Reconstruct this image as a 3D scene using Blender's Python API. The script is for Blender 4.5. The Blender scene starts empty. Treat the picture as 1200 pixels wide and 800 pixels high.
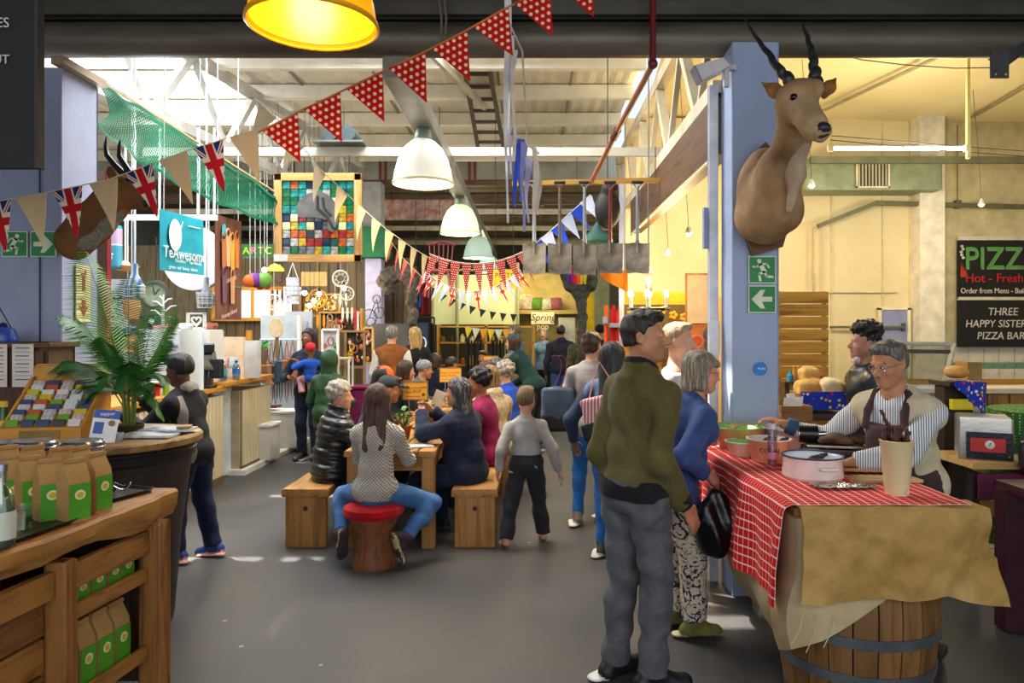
import bpy, math, random
import numpy as np
from mathutils import Vector, Matrix, Euler
R = random.Random(7)
rad = math.radians
sc = bpy.context.scene
COL = sc.collection
# ---------------------------------------------------------------- camera, sky, sun, exposure
F, CX, CY, EYE = 850.0, 622.0, 385.0, 1.68
cam_d = bpy.data.cameras.new('camera')
cam_d.sensor_width = 36.0
cam_d.lens = F / 1200 * 36
cam_d.shift_x = -(CX - 600) / 1200
cam_d.shift_y = -(400 - CY) / 1200
cam_d.clip_start = .05
cam = bpy.data.objects.new('camera', cam_d)
cam.location = (0, 0, EYE)
cam.rotation_euler = (rad(90), 0, 0)
COL.objects.link(cam)
sc.camera = cam
sc.view_settings.view_transform = 'Standard'
sc.view_settings.look = 'None'
sc.view_settings.gamma = 1
sc.view_settings.use_curve_mapping = False
sc.view_settings.exposure = 0.5
sc.cycles.max_bounces = 7
sc.cycles.diffuse_bounces = 4
sc.cycles.glossy_bounces = 3
sc.cycles.transmission_bounces = 4
sc.cycles.transparent_max_bounces = 10
sc.cycles.caustics_reflective = False
sc.cycles.caustics_refractive = False
sc.cycles.sample_clamp_indirect = 6
w = bpy.data.worlds.new('sky')
sc.world = w
w.use_nodes = True
bg = w.node_tree.nodes['Background']
bg.inputs[0].default_value = (.72, .84, 1.0, 1)
bg.inputs[1].default_value = .9
def light(kind, name, loc, energy, col=(1, 1, 1), rot=(0, 0, 0), **kw):
 d = bpy.data.lights.new(name, kind)
 d.energy = energy
 d.color = col
 for k, v in kw.items():
  setattr(d, k, v)
 o = bpy.data.objects.new(name, d)
 o.location = loc
 o.rotation_euler = rot
 COL.objects.link(o)
 return o
SUN = Vector((-.62, .42, 1.25)).normalized()       # towards the sun
sun = light('SUN', 'sun', (-6, 6, 12), 14.0, (1, .95, .86), angle=.012)
sun.rotation_euler = SUN.to_track_quat('Z', 'Y').to_euler()
# daylight of the roof lights (soft white, over the left aisle and the middle) and added front and shop fills
light('AREA', 'roof_daylight', (-4.6, 7.7, 4.785), 260, (.93, .97, 1), (0, 0, 0), shape='RECTANGLE', size=1.5, size_y=5.6)
light('AREA', 'roof_daylight_middle', (-1.2, 6.6, 4.66), 240, (.97, .98, 1), (0, 0, 0), shape='RECTANGLE', size=2.6, size_y=2.2)
light('AREA', 'entrance_fill', (-.2, -3.0, 3.0), 95, (1, .93, .82), (rad(76), 0, 0), shape='RECTANGLE', size=7, size_y=2.6)  # unseen frontal fill added behind the camera for camera-facing sides
light('POINT', 'shop_fill', (-3.1, 5.7, 3.1), 42, (.94, .97, 1), shadow_soft_size=.3)  # added light with no fixture, brightens the left shop's front faces
# ---------------------------------------------------------------- materials
def C(h, a=1.0):
 h = h.lstrip('#')
 v = [int(h[i:i + 2], 16) / 255 for i in (0, 2, 4)]
 return tuple((x / 12.92 if x <= .04045 else ((x + .055) / 1.055) ** 2.4) for x in v) + (a,)
MATS = {}
class G:
 """a material's node graph"""
 def __init__(s, name, rough=.6, metal=0.0, spec=.4):
  s.m = bpy.data.materials.new(name)
  s.m.use_nodes = True
  s.t = s.m.node_tree
  s.b = s.t.nodes['Principled BSDF']
  s.set(Roughness=rough, Metallic=metal)
  s.b.inputs['Specular IOR Level'].default_value = spec
 def put(s, sock, v):
  if isinstance(v, bpy.types.NodeSocket):
   s.t.links.new(v, sock)
  elif v is not None:
   sock.default_value = v
 def set(s, **kw):
  for k, v in kw.items():
   s.put(s.b.inputs[k.replace('_', ' ')], v)
 def n(s, typ, ins=None, **attrs):
  nd = s.t.nodes.new('ShaderNode' + typ)
  for k, v in attrs.items():
   setattr(nd, k, v)
  for k, v in (ins or {}).items():
   s.put(nd.inputs[k], v)
  return nd
 def m_(s, op, a, b=None, c=None):
  nd = s.n('Math', operation=op)
  for i, v in enumerate((a, b, c)):
   s.put(nd.inputs[i], v)
  return nd.outputs[0]
 def co(s, kind='Object', scale=(1, 1, 1), rot=(0, 0, 0)):
  tc = s.n('TexCoord')
  mp = s.n('Mapping', {'Vector': tc.outputs[kind], 'Scale': scale, 'Rotation': rot})
  return mp.outputs[0]
 def sep(s, v):
  return s.n('SeparateXYZ', {0: v}).outputs
 def noise(s, vec, scale=5, detail=4, rough=.55, dist=0):
  return s.n('TexNoise', {'Vector': vec, 'Scale': scale, 'Detail': detail, 'Roughness': rough, 'Distortion': dist}).outputs[0]
 def ramp(s, fac, *stops, mode='LINEAR'):
  nd = s.n('ValToRGB', {0: fac})
  e = nd.color_ramp.elements
  nd.color_ramp.interpolation = mode
  while len(e) < len(stops):
   e.new(.5)
  for el, (p, c) in zip(e, stops):
   el.position = p
   el.color = c
  return nd.outputs[0]
 def mix(s, fac, a, b, mode='MIX'):
  nd = s.n('Mix', data_type='RGBA', blend_type=mode)
  s.put(nd.inputs[0], fac)
  s.put(nd.inputs[6], a)
  s.put(nd.inputs[7], b)
  return nd.outputs[2]
 def bump(s, h, strength=.3, dist=.01):
  s.set(Normal=s.n('Bump', {'Height': h, 'Strength': strength, 'Distance': dist}).outputs[0])
 def sm(s, v, lo, hi):      # 1 where lo<v<hi
  return s.m_('MULTIPLY', s.m_('GREATER_THAN', v, lo), s.m_('LESS_THAN', v, hi))
def mul(c, k):
 return (min(1, c[0] * k), min(1, c[1] * k), min(1, c[2] * k), 1)
def mat(h, rough=.6, metal=0.0, h2=None, scale=6, bump=.15, bscale=40, var=.22, emit=0, spec=.4, st=(1, 1, 1), det=4):
 """plain surface: two tones of one colour by noise, fine relief"""
 key = ('p', h, rough, metal, h2, scale, bump, bscale, var, emit, st)
 if key in MATS:
  return MATS[key]
 g = G('surface_' + h, rough, metal, spec)
 c = C(h)
 v = g.co('Object', st)
 col = g.ramp(g.noise(v, scale, det), (.3, C(h2) if h2 else mul(c, 1 - var)), (.7, c if h2 else mul(c, 1 + var * .6)))
 g.set(Base_Color=col)
 if emit:
  g.set(Emission_Color=c, Emission_Strength=emit)
 if bump:
  g.bump(g.noise(v, bscale, 3), bump, .01)
 MATS[key] = g.m
 return g.m
def wood(h1, h2, axis=0, scale=1.0, rough=.55, knots=True, bump=.25):
 key = ('w', h1, h2, axis, scale, rough)
 if key in MATS:
  return MATS[key]
 g = G('wood_' + h1, rough)
 s = [14 * scale] * 3
 s[axis] = 1.1 * scale
 v = g.co('Object', s)
 n = g.noise(v, 1.6, 6, .62, .6)
 col = g.ramp(n, (.3, C(h2)), (.52, C(h1)), (.75, mul(C(h1), 1.18)))
 s2 = [3.0 * scale] * 3
 s2[axis] = .9 * scale
 k = g.noise(g.co('Object', s2), 1.7, 2)
 col = g.mix(g.m_('MULTIPLY', g.ramp(k, (.62, (0, 0, 0, 1)), (.74, (1, 1, 1, 1))), .55), col, mul(C(h2), .55)) if knots else col
 g.set(Base_Color=col)
 g.bump(n, bump, .008)
 MATS[key] = g.m
 return g.m
def cloth(h, rough=.85, h2=None, fold=.5, fscale=7, weave=220, var=.18, sheen=.2):
 key = ('c', h, rough, h2, fold, fscale, var)
 if key in MATS:
  return MATS[key]
 g = G('cloth_' + h, rough, 0, .2)
 c = C(h)
 v = g.co()
 n = g.noise(v, fscale, 3, .5, .8)
 g.set(Base_Color=g.ramp(n, (.3, C(h2) if h2 else mul(c, 1 - var)), (.7, mul(c, 1 + var * .5))))
 fine = g.noise(v, weave, 2)
 hh = g.m_('ADD', g.m_('MULTIPLY', n, fold), g.m_('MULTIPLY', fine, .03))
 g.bump(hh, .6, .03)
 g.b.inputs['Sheen Weight'].default_value = sheen * .3
 MATS[key] = g.m
 return g.m
def emis(h, strength):
 key = ('e', h, strength)
 if key not in MATS:
  g = G('glow_' + h, .5)
  g.set(Base_Color=C(h), Emission_Color=C(h), Emission_Strength=strength)
  MATS[key] = g.m
 return MATS[key]
def glassy(h='ffffff', tint=.93, gloss=.08):
 key = ('g', h, tint, gloss)
 if key not in MATS:
  g = G('clear_' + h)
  tr = g.n('BsdfTransparent', {0: mul(C(h), tint)})
  gl = g.n('BsdfGlossy', {0: (1, 1, 1, 1), 1: .05})
  fr = g.m_('MULTIPLY', g.m_('POWER', g.n('LayerWeight', {0: .5}).outputs[1], 4.0), .5)
  mx = g.n('MixShader', {0: g.m_('ADD', fr, gloss), 1: tr.outputs[0], 2: gl.outputs[0]})
  g.t.links.new(mx.outputs[0], g.t.nodes['Material Output'].inputs[0])
  MATS[key] = g.m
 return MATS[key]
# ---------------------------------------------------------------- meshes
def at(px, py, y):
 return Vector(((px - CX) / F * y, y, EYE - (py - CY) / F * y))
class MB:
 """collects shapes, builds ONE mesh object"""
 def __init__(s):
  s.v, s.f, s.mi, s.uv = [], [], [], {}
 def add(s, vs, fs, m=0, uv=None):
  o = len(s.v)
  s.v += [tuple(p) for p in vs]
  if uv:
   for i, u in enumerate(uv):
    s.uv[o + i] = u
  for f in fs:
   s.f.append([o + i for i in f])
   s.mi.append(m)
  return s
 def box(s, c, d, m=0, rot=None, bev=0, taper=1):
  x, y, z = d[0] / 2, d[1] / 2, d[2] / 2
  c = Vector(c)
  q = Euler(rot).to_matrix() if rot else None
  b = min(bev, x * .9, y * .9, z * .9)
  if b:
   vs, fs = [], []
   L = [(-1, -1), (1, -1), (1, 1), (-1, 1)]
   rings = [(-z, b), (-z + b, 0), (z - b, 0), (z, b)]
   for zz, ins in rings:
    for sx, sy in L:
     ex, ey = x - ins, y - ins
     if ins == 0:
      vs += [(sx * (ex - (b if sx * sy > 0 else 0)), sy * (ey - (0 if sx * sy > 0 else b)), zz),
(sx * (ex - (0 if sx * sy > 0 else b)), sy * (ey - (b if sx * sy > 0 else 0)), zz)]
     else:
      vs += [(sx * (ex - (b * .3 if sx * sy > 0 else 0)), sy * (ey - (0 if sx * sy > 0 else b * .3)), zz),
(sx * (ex - (0 if sx * sy > 0 else b * .3)), sy * (ey - (b * .3 if sx * sy > 0 else 0)), zz)]
   for r in range(3):
    for i in range(8):
     fs.append((r * 8 + i, r * 8 + (i + 1) % 8, r * 8 + 8 + (i + 1) % 8, r * 8 + 8 + i))
   fs += [tuple(range(7, -1, -1)), tuple(range(24, 32))]
  else:
   vs = [(-x, -y, -z), (x, -y, -z), (x, y, -z), (-x, y, -z), (-x * taper, -y * taper, z), (x * taper, -y * taper, z), (x * taper, y * taper, z), (-x * taper, y * taper, z)]
   fs = [(3, 2, 1, 0), (4, 5, 6, 7), (0, 1, 5, 4), (1, 2, 6, 5), (2, 3, 7, 6), (3, 0, 4, 7)]
  vs = [c + (q @ Vector(v) if q else Vector(v)) for v in vs]
  return s.add(vs, fs, m)
 def bar(s, a, b, w, h=None, m=0, up=(0, 0, 1)):
  """rectangular bar from a to b"""
  a, b = Vector(a), Vector(b)
  h = h or w
  d = (b - a).normalized()
  u = Vector(up)
  if abs(d.dot(u)) > .98:
   u = Vector((0, 1, 0))
  r = d.cross(u).normalized()
  u = r.cross(d)
  vs = []
  for p in (a, b):
   for sx, sz in ((-1, -1), (1, -1), (1, 1), (-1, 1)):
    vs.append(p + r * sx * w / 2 + u * sz * h / 2)
  return s.add(vs, [(3, 2, 1, 0), (4, 5, 6, 7), (0, 1, 5, 4), (1, 2, 6, 5), (2, 3, 7, 6), (3, 0, 4, 7)], m)
 def tube(s, pts, r, n=8, m=0, closed=False, cap=True):
  pts = [Vector(p) for p in pts]
  rs = r if isinstance(r, (list, tuple)) else [r] * len(pts)
  vs, fs = [], []
  N = len(pts)
  ref = None
  for i, p in enumerate(pts):
   d = (pts[(i + 1) % N] - pts[i - 1]) if (closed or 0 < i < N - 1) else (pts[min(i + 1, N - 1)] - pts[max(i - 1, 0)])
   d = d.normalized() if d.length > 1e-9 else Vector((0, 0, 1))
   if ref is None:
    ref = Vector((0, 0, 1)) if abs(d.z) < .9 else Vector((1, 0, 0))
   u = (ref - d * ref.dot(d))
   u = u.normalized() if u.length > 1e-6 else d.orthogonal().normalized()
   ref = u
   q = d.cross(u)
   for k in range(n):
    a = 2 * math.pi * k / n
    vs.append(p + (u * math.cos(a) + q * math.sin(a)) * rs[i])
  for i in range(N if closed else N - 1):
   j = (i + 1) % N
   for k in range(n):
    l = (k + 1) % n
    fs.append((i * n + k, i * n + l, j * n + l, j * n + k))
  if cap and not closed:
   fs += [tuple(range(n - 1, -1, -1)), tuple(range((N - 1) * n, N * n))]
  return s.add(vs, fs, m)
 def lathe(s, prof, c=(0, 0, 0), n=24, m=0, rot=None, sx=1, sy=1):
  """prof [(r,z)...] round z"""
  c = Vector(c)
  q = Euler(rot).to_matrix() if rot else None
  vs, fs = [], []
  for r, z in prof:
   for k in range(n):
    a = 2 * math.pi * k / n
    p = Vector((r * math.cos(a) * sx, r * math.sin(a) * sy, z))
    vs.append(c + (q @ p if q else p))
  for i in range(len(prof) - 1):
   for k in range(n):
    l = (k + 1) % n
    fs.append((i * n + k, i * n + l, (i + 1) * n + l, (i + 1) * n + k))
  return s.add(vs, fs, m)
 def ball(s, c, r, m=0, n=12, k=8, rot=None):
  r = r if isinstance(r, (tuple, list)) else (r, r, r)
  prof = [(math.sin(math.pi * i / k), -math.cos(math.pi * i / k)) for i in range(k + 1)]
  q = Euler(rot).to_matrix() if rot else None
  vs, fs = [], []
  for a, z in prof:
   for j in range(n):
    t = 2 * math.pi * j / n
    p = Vector((a * math.cos(t) * r[0], a * math.sin(t) * r[1], z * r[2]))
    vs.append(Vector(c) + (q @ p if q else p))
  for i in range(k):
   for j in range(n):
    l = (j + 1) % n
    fs.append((i * n + j, i * n + l, (i + 1) * n + l, (i + 1) * n + j))
  return s.add(vs, fs, m)
 def slab(s, poly, n, t, m=0):
  """polygon (3d points) thickened by t along n"""
  n = Vector(n).normalized() * t
  k = len(poly)
  vs = [Vector(p) for p in poly] + [Vector(p) + n for p in poly]
  fs = [tuple(range(k - 1, -1, -1)), tuple(range(k, 2 * k))] + [(i, (i + 1) % k, k + (i + 1) % k, k + i) for i in range(k)]
  return s.add(vs, fs, m)
 def sheet(s, fn, nu, nv, t=.004, m=0, uvs=(1, 1)):
  """fn(u,v) -> point; a sheet with thickness t"""
  P = [[Vector(fn(i / nu, j / nv)) for j in range(nv + 1)] for i in range(nu + 1)]
  vs, uv = [], []
  for lay in (0, 1):
   for i in range(nu + 1):
    for j in range(nv + 1):
     a = P[min(i + 1, nu)][j] - P[max(i - 1, 0)][j]
     b = P[i][min(j + 1, nv)] - P[i][max(j - 1, 0)]
     nn = a.cross(b)
     nn = nn.normalized() if nn.length > 1e-9 else Vector((0, 0, 1))
     vs.append(P[i][j] + nn * (t / 2 if lay == 0 else -t / 2))
     uv.append((i / nu * uvs[0], j / nv * uvs[1]))
  w_ = nv + 1
  o = (nu + 1) * w_
  fs = []
  for i in range(nu):
   for j in range(nv):
    q = (i * w_ + j, (i + 1) * w_ + j, (i + 1) * w_ + j + 1, i * w_ + j + 1)
    fs.append(q)
    fs.append(tuple(o + x for x in reversed(q)))
  for i in range(nu):
   for j in (0, nv):
    a, b = i * w_ + j, (i + 1) * w_ + j
    fs.append((a, b, o + b, o + a) if j else (b, a, o + a, o + b))
  for j in range(nv):
   for i in (0, nu):
    a, b = i * w_ + j, i * w_ + j + 1
    fs.append((b, a, o + a, o + b) if i else (a, b, o + b, o + a))
  return s.add(vs, fs, m, uv)
 def mesh(s, name, mats, smooth=35):
  me = bpy.data.meshes.new(name)
  me.from_pydata(s.v, [], s.f)
  for m in (mats if isinstance(mats, (list, tuple)) else [mats]):
   me.materials.append(m)
  if any(s.mi):
   me.polygons.foreach_set('material_index', s.mi)
  if s.uv:
   ul = me.uv_layers.new(name='UVMap')
   li = np.zeros(len(me.loops), dtype=np.int32)
   me.loops.foreach_get('vertex_index', li)
   arr = np.array([s.uv.get(i, (0, 0)) for i in range(len(s.v))], dtype=np.float32)
   ul.data.foreach_set('uv', arr[li].ravel())
  if smooth:
   me.polygons.foreach_set('use_smooth', [True] * len(me.polygons))
   me.set_sharp_from_angle(angle=rad(smooth))
  me.update()
  return me
 def build(s, name, mats, parent=None, smooth=35, kind=None, recenter=False):
  off = Vector((0, 0, 0))
  if parent is None or recenter:
   a = np.array(s.v)
   lo, hi = a.min(0), a.max(0)
   off = Vector(((lo[0] + hi[0]) / 2, (lo[1] + hi[1]) / 2, lo[2]))
   s.v = [tuple(r) for r in (a - np.array(off))]
  o = bpy.data.objects.new(name, s.mesh(name, mats, smooth))
  COL.objects.link(o)
  o.parent = parent
  o.location = off
  if kind:
   o['kind'] = kind
  return o
def tag(o, label, cat, group=None):
 o['label'] = label
 o['category'] = cat
 if group:
  o['group'] = group
 return o
def thing(name, label, cat, loc=(0, 0, 0), rz=0, group=None):
 o = bpy.data.objects.new(name, None)
 o.empty_display_size = .1
 COL.objects.link(o)
 o.location = loc
 o.rotation_euler = (0, 0, rz)
 return tag(o, label, cat, group)
def dup(root, loc=None, rz=None, label=None, group=None):
 r = root.copy()
 COL.objects.link(r)
 if loc is not None:
  r.location = loc
 if rz is not None:
  r.rotation_euler = (0, 0, rz)
 if label:
  r['label'] = label
 if group:
  r['group'] = group
 for ch in list(root.children):
  c = ch.copy()
  COL.objects.link(c)
  c.parent = r
  for gch in list(ch.children):
   d = gch.copy()
   COL.objects.link(d)
   d.parent = c
 return r
def struct(o):
 o['kind'] = 'structure'
 return o
def inst(src, parent, loc, rot=None, name=None, scale=None):
 """another part sharing src's mesh"""
 o = src.copy()
 COL.objects.link(o)
 o.parent = parent
 o.location = loc
 if rot:
  o.rotation_euler = rot
 if scale:
  o.scale = scale
 return o
def text(body, loc, size, m, parent=None, rot=(rad(90), 0, 0), align='CENTER', ext=.002, name='lettering', sx=1, shear=0, sp=1):
 c = bpy.data.curves.new(name, 'FONT')
 c.body = body
 c.size = size
 c.align_x = align
 c.align_y = 'CENTER'
 c.extrude = ext
 c.shear = shear
 c.space_character = sp
 c.resolution_u = 3
 c.materials.append(m)
 tmp = bpy.data.objects.new(name, c)
 COL.objects.link(tmp)
 me = bpy.data.meshes.new_from_object(tmp)
 bpy.data.objects.remove(tmp)
 bpy.data.curves.remove(c)
 o = bpy.data.objects.new(name, me)
 COL.objects.link(o)
 o.parent = parent
 o.location = loc
 o.rotation_euler = rot
 o.scale = (sx, 1, 1)
 return o
# ---------------------------------------------------------------- soft bodies: signed distance shapes, meshed by surface nets
def nets(Fd, o, h):
 S = Fd < 0
 cnt = np.zeros(tuple(n - 1 for n in Fd.shape), np.int8)
 for a in (0, 1):
  for b in (0, 1):
   for c in (0, 1):
    cnt += S[a:S.shape[0] - 1 + a, b:S.shape[1] - 1 + b, c:S.shape[2] - 1 + c]
 act = (cnt > 0) & (cnt < 8)
 ii = np.argwhere(act)
 idx = -np.ones(act.shape, np.int64)
 idx[act] = np.arange(len(ii))
 i, j, k = ii.T
 pos = np.zeros((len(ii), 3))
 num = np.zeros(len(ii))
 cs = [(a, b, c) for a in (0, 1) for b in (0, 1) for c in (0, 1)]
 for p in cs:
  for q in cs:
   if sum(q) - sum(p) == 1 and all(y >= x for x, y in zip(p, q)):
    f0 = Fd[i + p[0], j + p[1], k + p[2]]
    f1 = Fd[i + q[0], j + q[1], k + q[2]]
    mk = (f0 < 0) != (f1 < 0)
    t = np.where(mk, f0 / np.where(mk, f0 - f1, 1), 0)
    p_, q_ = np.array(p, float), np.array(q, float)
    pos += mk[:, None] * (p_ + t[:, None] * (q_ - p_))
    num += mk
 V = o + h * (ii + pos / np.maximum(num, 1)[:, None])
 fs = []
 for ax in range(3):
  a = np.moveaxis(S, ax, 0)
  ix = np.moveaxis(idx, ax, 0)
  cr = (a[:-1] != a[1:])[:, 1:-1, 1:-1]
  e = np.argwhere(cr)
  if not len(e):
   continue
  x, y, z = e[:, 0], e[:, 1] + 1, e[:, 2] + 1
  q = np.stack([ix[x, y - 1, z - 1], ix[x, y, z - 1], ix[x, y, z], ix[x, y - 1, z]], 1)
  fl = a[:-1][x, y, z] if ax != 1 else ~a[:-1][x, y, z]
  q[~fl] = q[~fl][:, ::-1]
  fs.append(q)
 Fc = np.concatenate(fs)
 return V, Fc[(Fc >= 0).all(1)], ii
class SDF:
 def __init__(s, k=.02):
  s.p = []
  s.k = k
 def cone(s, a, b, ra, rb=None, k=None, m=0, fl=None, cuts=(), op='u'):
  s.p.append(dict(t='c', a=np.array(a, float), b=np.array(b, float), ra=ra, rb=ra if rb is None else rb, k=k, m=m, fl=fl, cuts=cuts, op=op))
  return s
 def ell(s, c, r, rot=None, k=None, m=0, cuts=(), op='u'):
  r = (r, r, r) if isinstance(r, (int, float)) else r
  s.p.append(dict(t='e', c=np.array(c, float), r=np.array(r, float), M=np.array(rot) if rot is not None else np.eye(3), k=k, m=m, cuts=cuts, op=op))
  return s
 def box(s, c, r, rot=None, rnd=.01, k=None, m=0, cuts=(), op='u'):
  s.p.append(dict(t='b', c=np.array(c, float), r=np.array(r, float), M=np.array(rot) if rot is not None else np.eye(3), rnd=rnd, k=k, m=m, cuts=cuts, op=op))
  return s
 def chain(s, pts, rs, **kw):
  for i in range(len(pts) - 1):
   s.cone(pts[i], pts[i + 1], rs[i], rs[i + 1], **kw)
  return s
 def bb(s, p):
  if p['t'] == 'c':
   r = max(p['ra'], p['rb'])
   return np.minimum(p['a'], p['b']) - r, np.maximum(p['a'], p['b']) + r
  e = np.abs(p['M']) @ p['r'] + (p.get('rnd', 0))
  return p['c'] - e, p['c'] + e
 def run(s, h, noise=None):
  U = [s.bb(p) for p in s.p if p['op'] == 'u']
  lo = np.min([u[0] for u in U], 0) - 3 * h
  hi = np.max([u[1] for u in U], 0) + 3 * h
  n = np.ceil((hi - lo) / h).astype(int) + 1
  ax = [(lo[i] + h * np.arange(n[i])).astype(np.float32) for i in range(3)]
  Fd = np.full(n, .5, np.float32)
  Mi = np.zeros(n, np.int16)
  for p in s.p:
   k = s.k if p['k'] is None else p['k']
   a, b = s.bb(p)
   i0 = np.maximum(0, np.floor((a - lo - k - 2.5 * h) / h).astype(int))
   i1 = np.minimum(n, np.ceil((b - lo + k + 2.5 * h) / h).astype(int) + 1)
   if (i1 <= i0).any():
    continue
   sl = tuple(slice(x, y) for x, y in zip(i0, i1))
   X = ax[0][sl[0]][:, None, None]
   Y = ax[1][sl[1]][None, :, None]
   Z = ax[2][sl[2]][None, None, :]
   if p['t'] == 'c':
    A, B = p['a'], p['b']
    x, y, z = X - A[0], Y - A[1], Z - A[2]
    sc_ = 1.0
    ba = B - A
    if p['fl'] is not None:
     u, f = np.array(p['fl'][0], float), p['fl'][1]
     w_ = (x * u[0] + y * u[1] + z * u[2]) * (1 / f - 1)
     x, y, z = x + w_ * u[0], y + w_ * u[1], z + w_ * u[2]
     ba = ba + u * (ba @ u) * (1 / f - 1)
     sc_ = f
    l2 = float(ba @ ba) + 1e-9
    t = np.clip((x * ba[0] + y * ba[1] + z * ba[2]) / l2, 0, 1)
    d = (np.sqrt((x - t * ba[0]) ** 2 + (y - t * ba[1]) ** 2 + (z - t * ba[2]) ** 2) - (p['ra'] + (p['rb'] - p['ra']) * t)) * sc_
   else:
    M = p['M'].T
    x, y, z = X - p['c'][0], Y - p['c'][1], Z - p['c'][2]
    q = [M[i, 0] * x + M[i, 1] * y + M[i, 2] * z for i in range(3)]
    if p['t'] == 'e':
     r = p['r']
     k0 = np.sqrt(sum((q[i] / r[i]) ** 2 for i in range(3)))
     k1 = np.sqrt(sum((q[i] / r[i] ** 2) ** 2 for i in range(3))) + 1e-6
     d = k0 * (k0 - 1) / k1
    else:
     q = [np.abs(q[i]) - p['r'][i] for i in range(3)]
     d = np.sqrt(sum(np.maximum(v, 0) ** 2 for v in q)) + np.minimum(np.maximum(np.maximum(q[0], q[1]), q[2]), 0) - p['rnd']
   for pt, nn in p['cuts']:
    nn = np.array(nn, float)
    nn = nn / np.linalg.norm(nn)
    d = np.maximum(d, (X - pt[0]) * nn[0] + (Y - pt[1]) * nn[1] + (Z - pt[2]) * nn[2])
   f = Fd[sl]
   if p['op'] == 'u':
    Mi[sl] = np.where(d < f, p['m'], Mi[sl])
    if k > 1e-6:
     hh = np.maximum(k - np.abs(f - d), 0) / k
     Fd[sl] = np.minimum(f, d) - hh * hh * k * .25
    else:
     Fd[sl] = np.minimum(f, d)
   elif p['op'] == 's':
    d = -d
    hh = np.maximum(k - np.abs(f - d), 0) / max(k, 1e-6)
    Fd[sl] = np.maximum(f, d) + hh * hh * k * .25
   else:                                    # paint only
    Mi[sl] = np.where(d < 0, p['m'], Mi[sl])
  if noise is not None:
   Fd = Fd + noise(ax[0][:, None, None], ax[1][None, :, None], ax[2][None, None, :]).astype(np.float32)
  V, Q, ii = nets(Fd, lo, h)
  return V, Q, Mi[ii[:, 0], ii[:, 1], ii[:, 2]]
 def build(s, name, mats, h, parent=None, noise=None, recenter=None):
  V, Q, mi = s.run(h, noise)
  off = Vector((0, 0, 0))
  if (parent is None) if recenter is None else recenter:
   l_, h_ = V.min(0), V.max(0)
   off = Vector(((l_[0] + h_[0]) / 2, (l_[1] + h_[1]) / 2, l_[2]))
   V = V - np.array(off)
  me = bpy.data.meshes.new(name)
  me.vertices.add(len(V))
  me.vertices.foreach_set('co', V.astype(np.float32).ravel())
  me.loops.add(4 * len(Q))
  me.loops.foreach_set('vertex_index', Q.astype(np.int32).ravel())
  me.polygons.add(len(Q))
  me.polygons.foreach_set('loop_start', np.arange(0, 4 * len(Q), 4, dtype=np.int32))
  me.update(calc_edges=True)
  for m in (mats if isinstance(mats, (list, tuple)) else [mats]):
   me.materials.append(m)
  me.polygons.foreach_set('material_index', mi[Q[:, 0]].astype(np.int32))
  me.polygons.foreach_set('use_smooth', np.ones(len(Q), bool))
  me.update()
  o = bpy.data.objects.new(name, me)
  COL.objects.link(o)
  o.parent = parent
  o.location = off
  return o
def wob(amp, f=(9, 9, 9), ph=0.0):
 """gentle folds"""
 def fn(x, y, z):
  return amp * (np.sin(f[0] * x + 2.1 * np.sin(f[1] * .7 * y + ph) + ph) * np.sin(f[2] * z + 1.3 * np.sin(f[0] * .8 * x + ph * 2)) +
.5 * np.sin(f[2] * 1.9 * z + 3 * x * f[0] * .5 + 2 * y + ph))
 return fn
# ---------------------------------------------------------------- people
def V3(*a):
 return np.array(a, float)
def nrm(v):
 v = np.array(v, float)
 return v / (np.linalg.norm(v) + 1e-9)
def rotm(rx, ry, rz):
 return np.array(Euler((rad(rx), rad(ry), rad(rz))).to_matrix())
def ik(a, b, l1, l2, pole):
 a, b = np.array(a, float), np.array(b, float)
 d = b - a
 L = np.linalg.norm(d)
 if L > (l1 + l2) * .995:
  b = a + d / L * (l1 + l2) * .995
  L = (l1 + l2) * .995
  d = b - a
 u = d / L
 x = (l1 * l1 - l2 * l2 + L * L) / (2 * L)
 hgt = math.sqrt(max(l1 * l1 - x * x, 0))
 p = np.array(pole, float)
 p = p - u * (p @ u)
 return a + u * x + nrm(p) * hgt, b
SKIN_EYE = mat('cfc8bd', .25, bump=0, var=.02)
SKIN_IRIS = mat('1d130c', .2, bump=0)
def skin_mats(h, lip='a85a4c', brow='2a1c12'):
 g = MATS.get(('skin', h))
 if not g:
  q = G('skin_' + h, .5, 0, .35)
  c = C(h)
  v = q.co()
  q.set(Base_Color=q.ramp(q.noise(v, 14, 3), (.35, (c[0] * .86, c[1] * .8, c[2] * .78, 1)), (.65, c)))
  q.b.inputs['Subsurface Weight'].default_value = .08
  q.b.inputs['Subsurface Radius'].default_value = (.02, .008, .004)
  q.bump(q.noise(v, 160, 2), .08, .004)
  g = q.m
  MATS[('skin', h)] = g
 c = C(h)
 beard = MATS.get(('beard', h, brow))
 if not beard:
  q = G('stubble_' + h, .65)
  b = C(brow)
  v = q.co()
  q.set(Base_Color=q.mix(q.m_('MULTIPLY', q.noise(v, 240, 2), 1.0), c, tuple(.5 * x + .5 * y for x, y in zip(c, b))))
  beard = q.m
  MATS[('beard', h, brow)] = beard
 return [g, SKIN_EYE, SKIN_IRIS, mat(lip, .45, bump=.05, var=.08), mat(brow, .8, bump=.3), beard]
def hair_mat(h, h2=None):
 key = ('hair', h, h2)
 if key not in MATS:
  g = G('hair_' + h, .42, 0, .45)
  c = C(h)
  v = g.co('Object', (60, 60, 5))
  n = g.noise(v, 1.5, 4, .6, .4)
  g.set(Base_Color=g.ramp(n, (.3, mul(c, .5)), (.5, c), (.72, C(h2) if h2 else mul(c, 1.5))))
  g.bump(n, .6, .02)
  MATS[key] = g.m
 return MATS[key]
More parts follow.
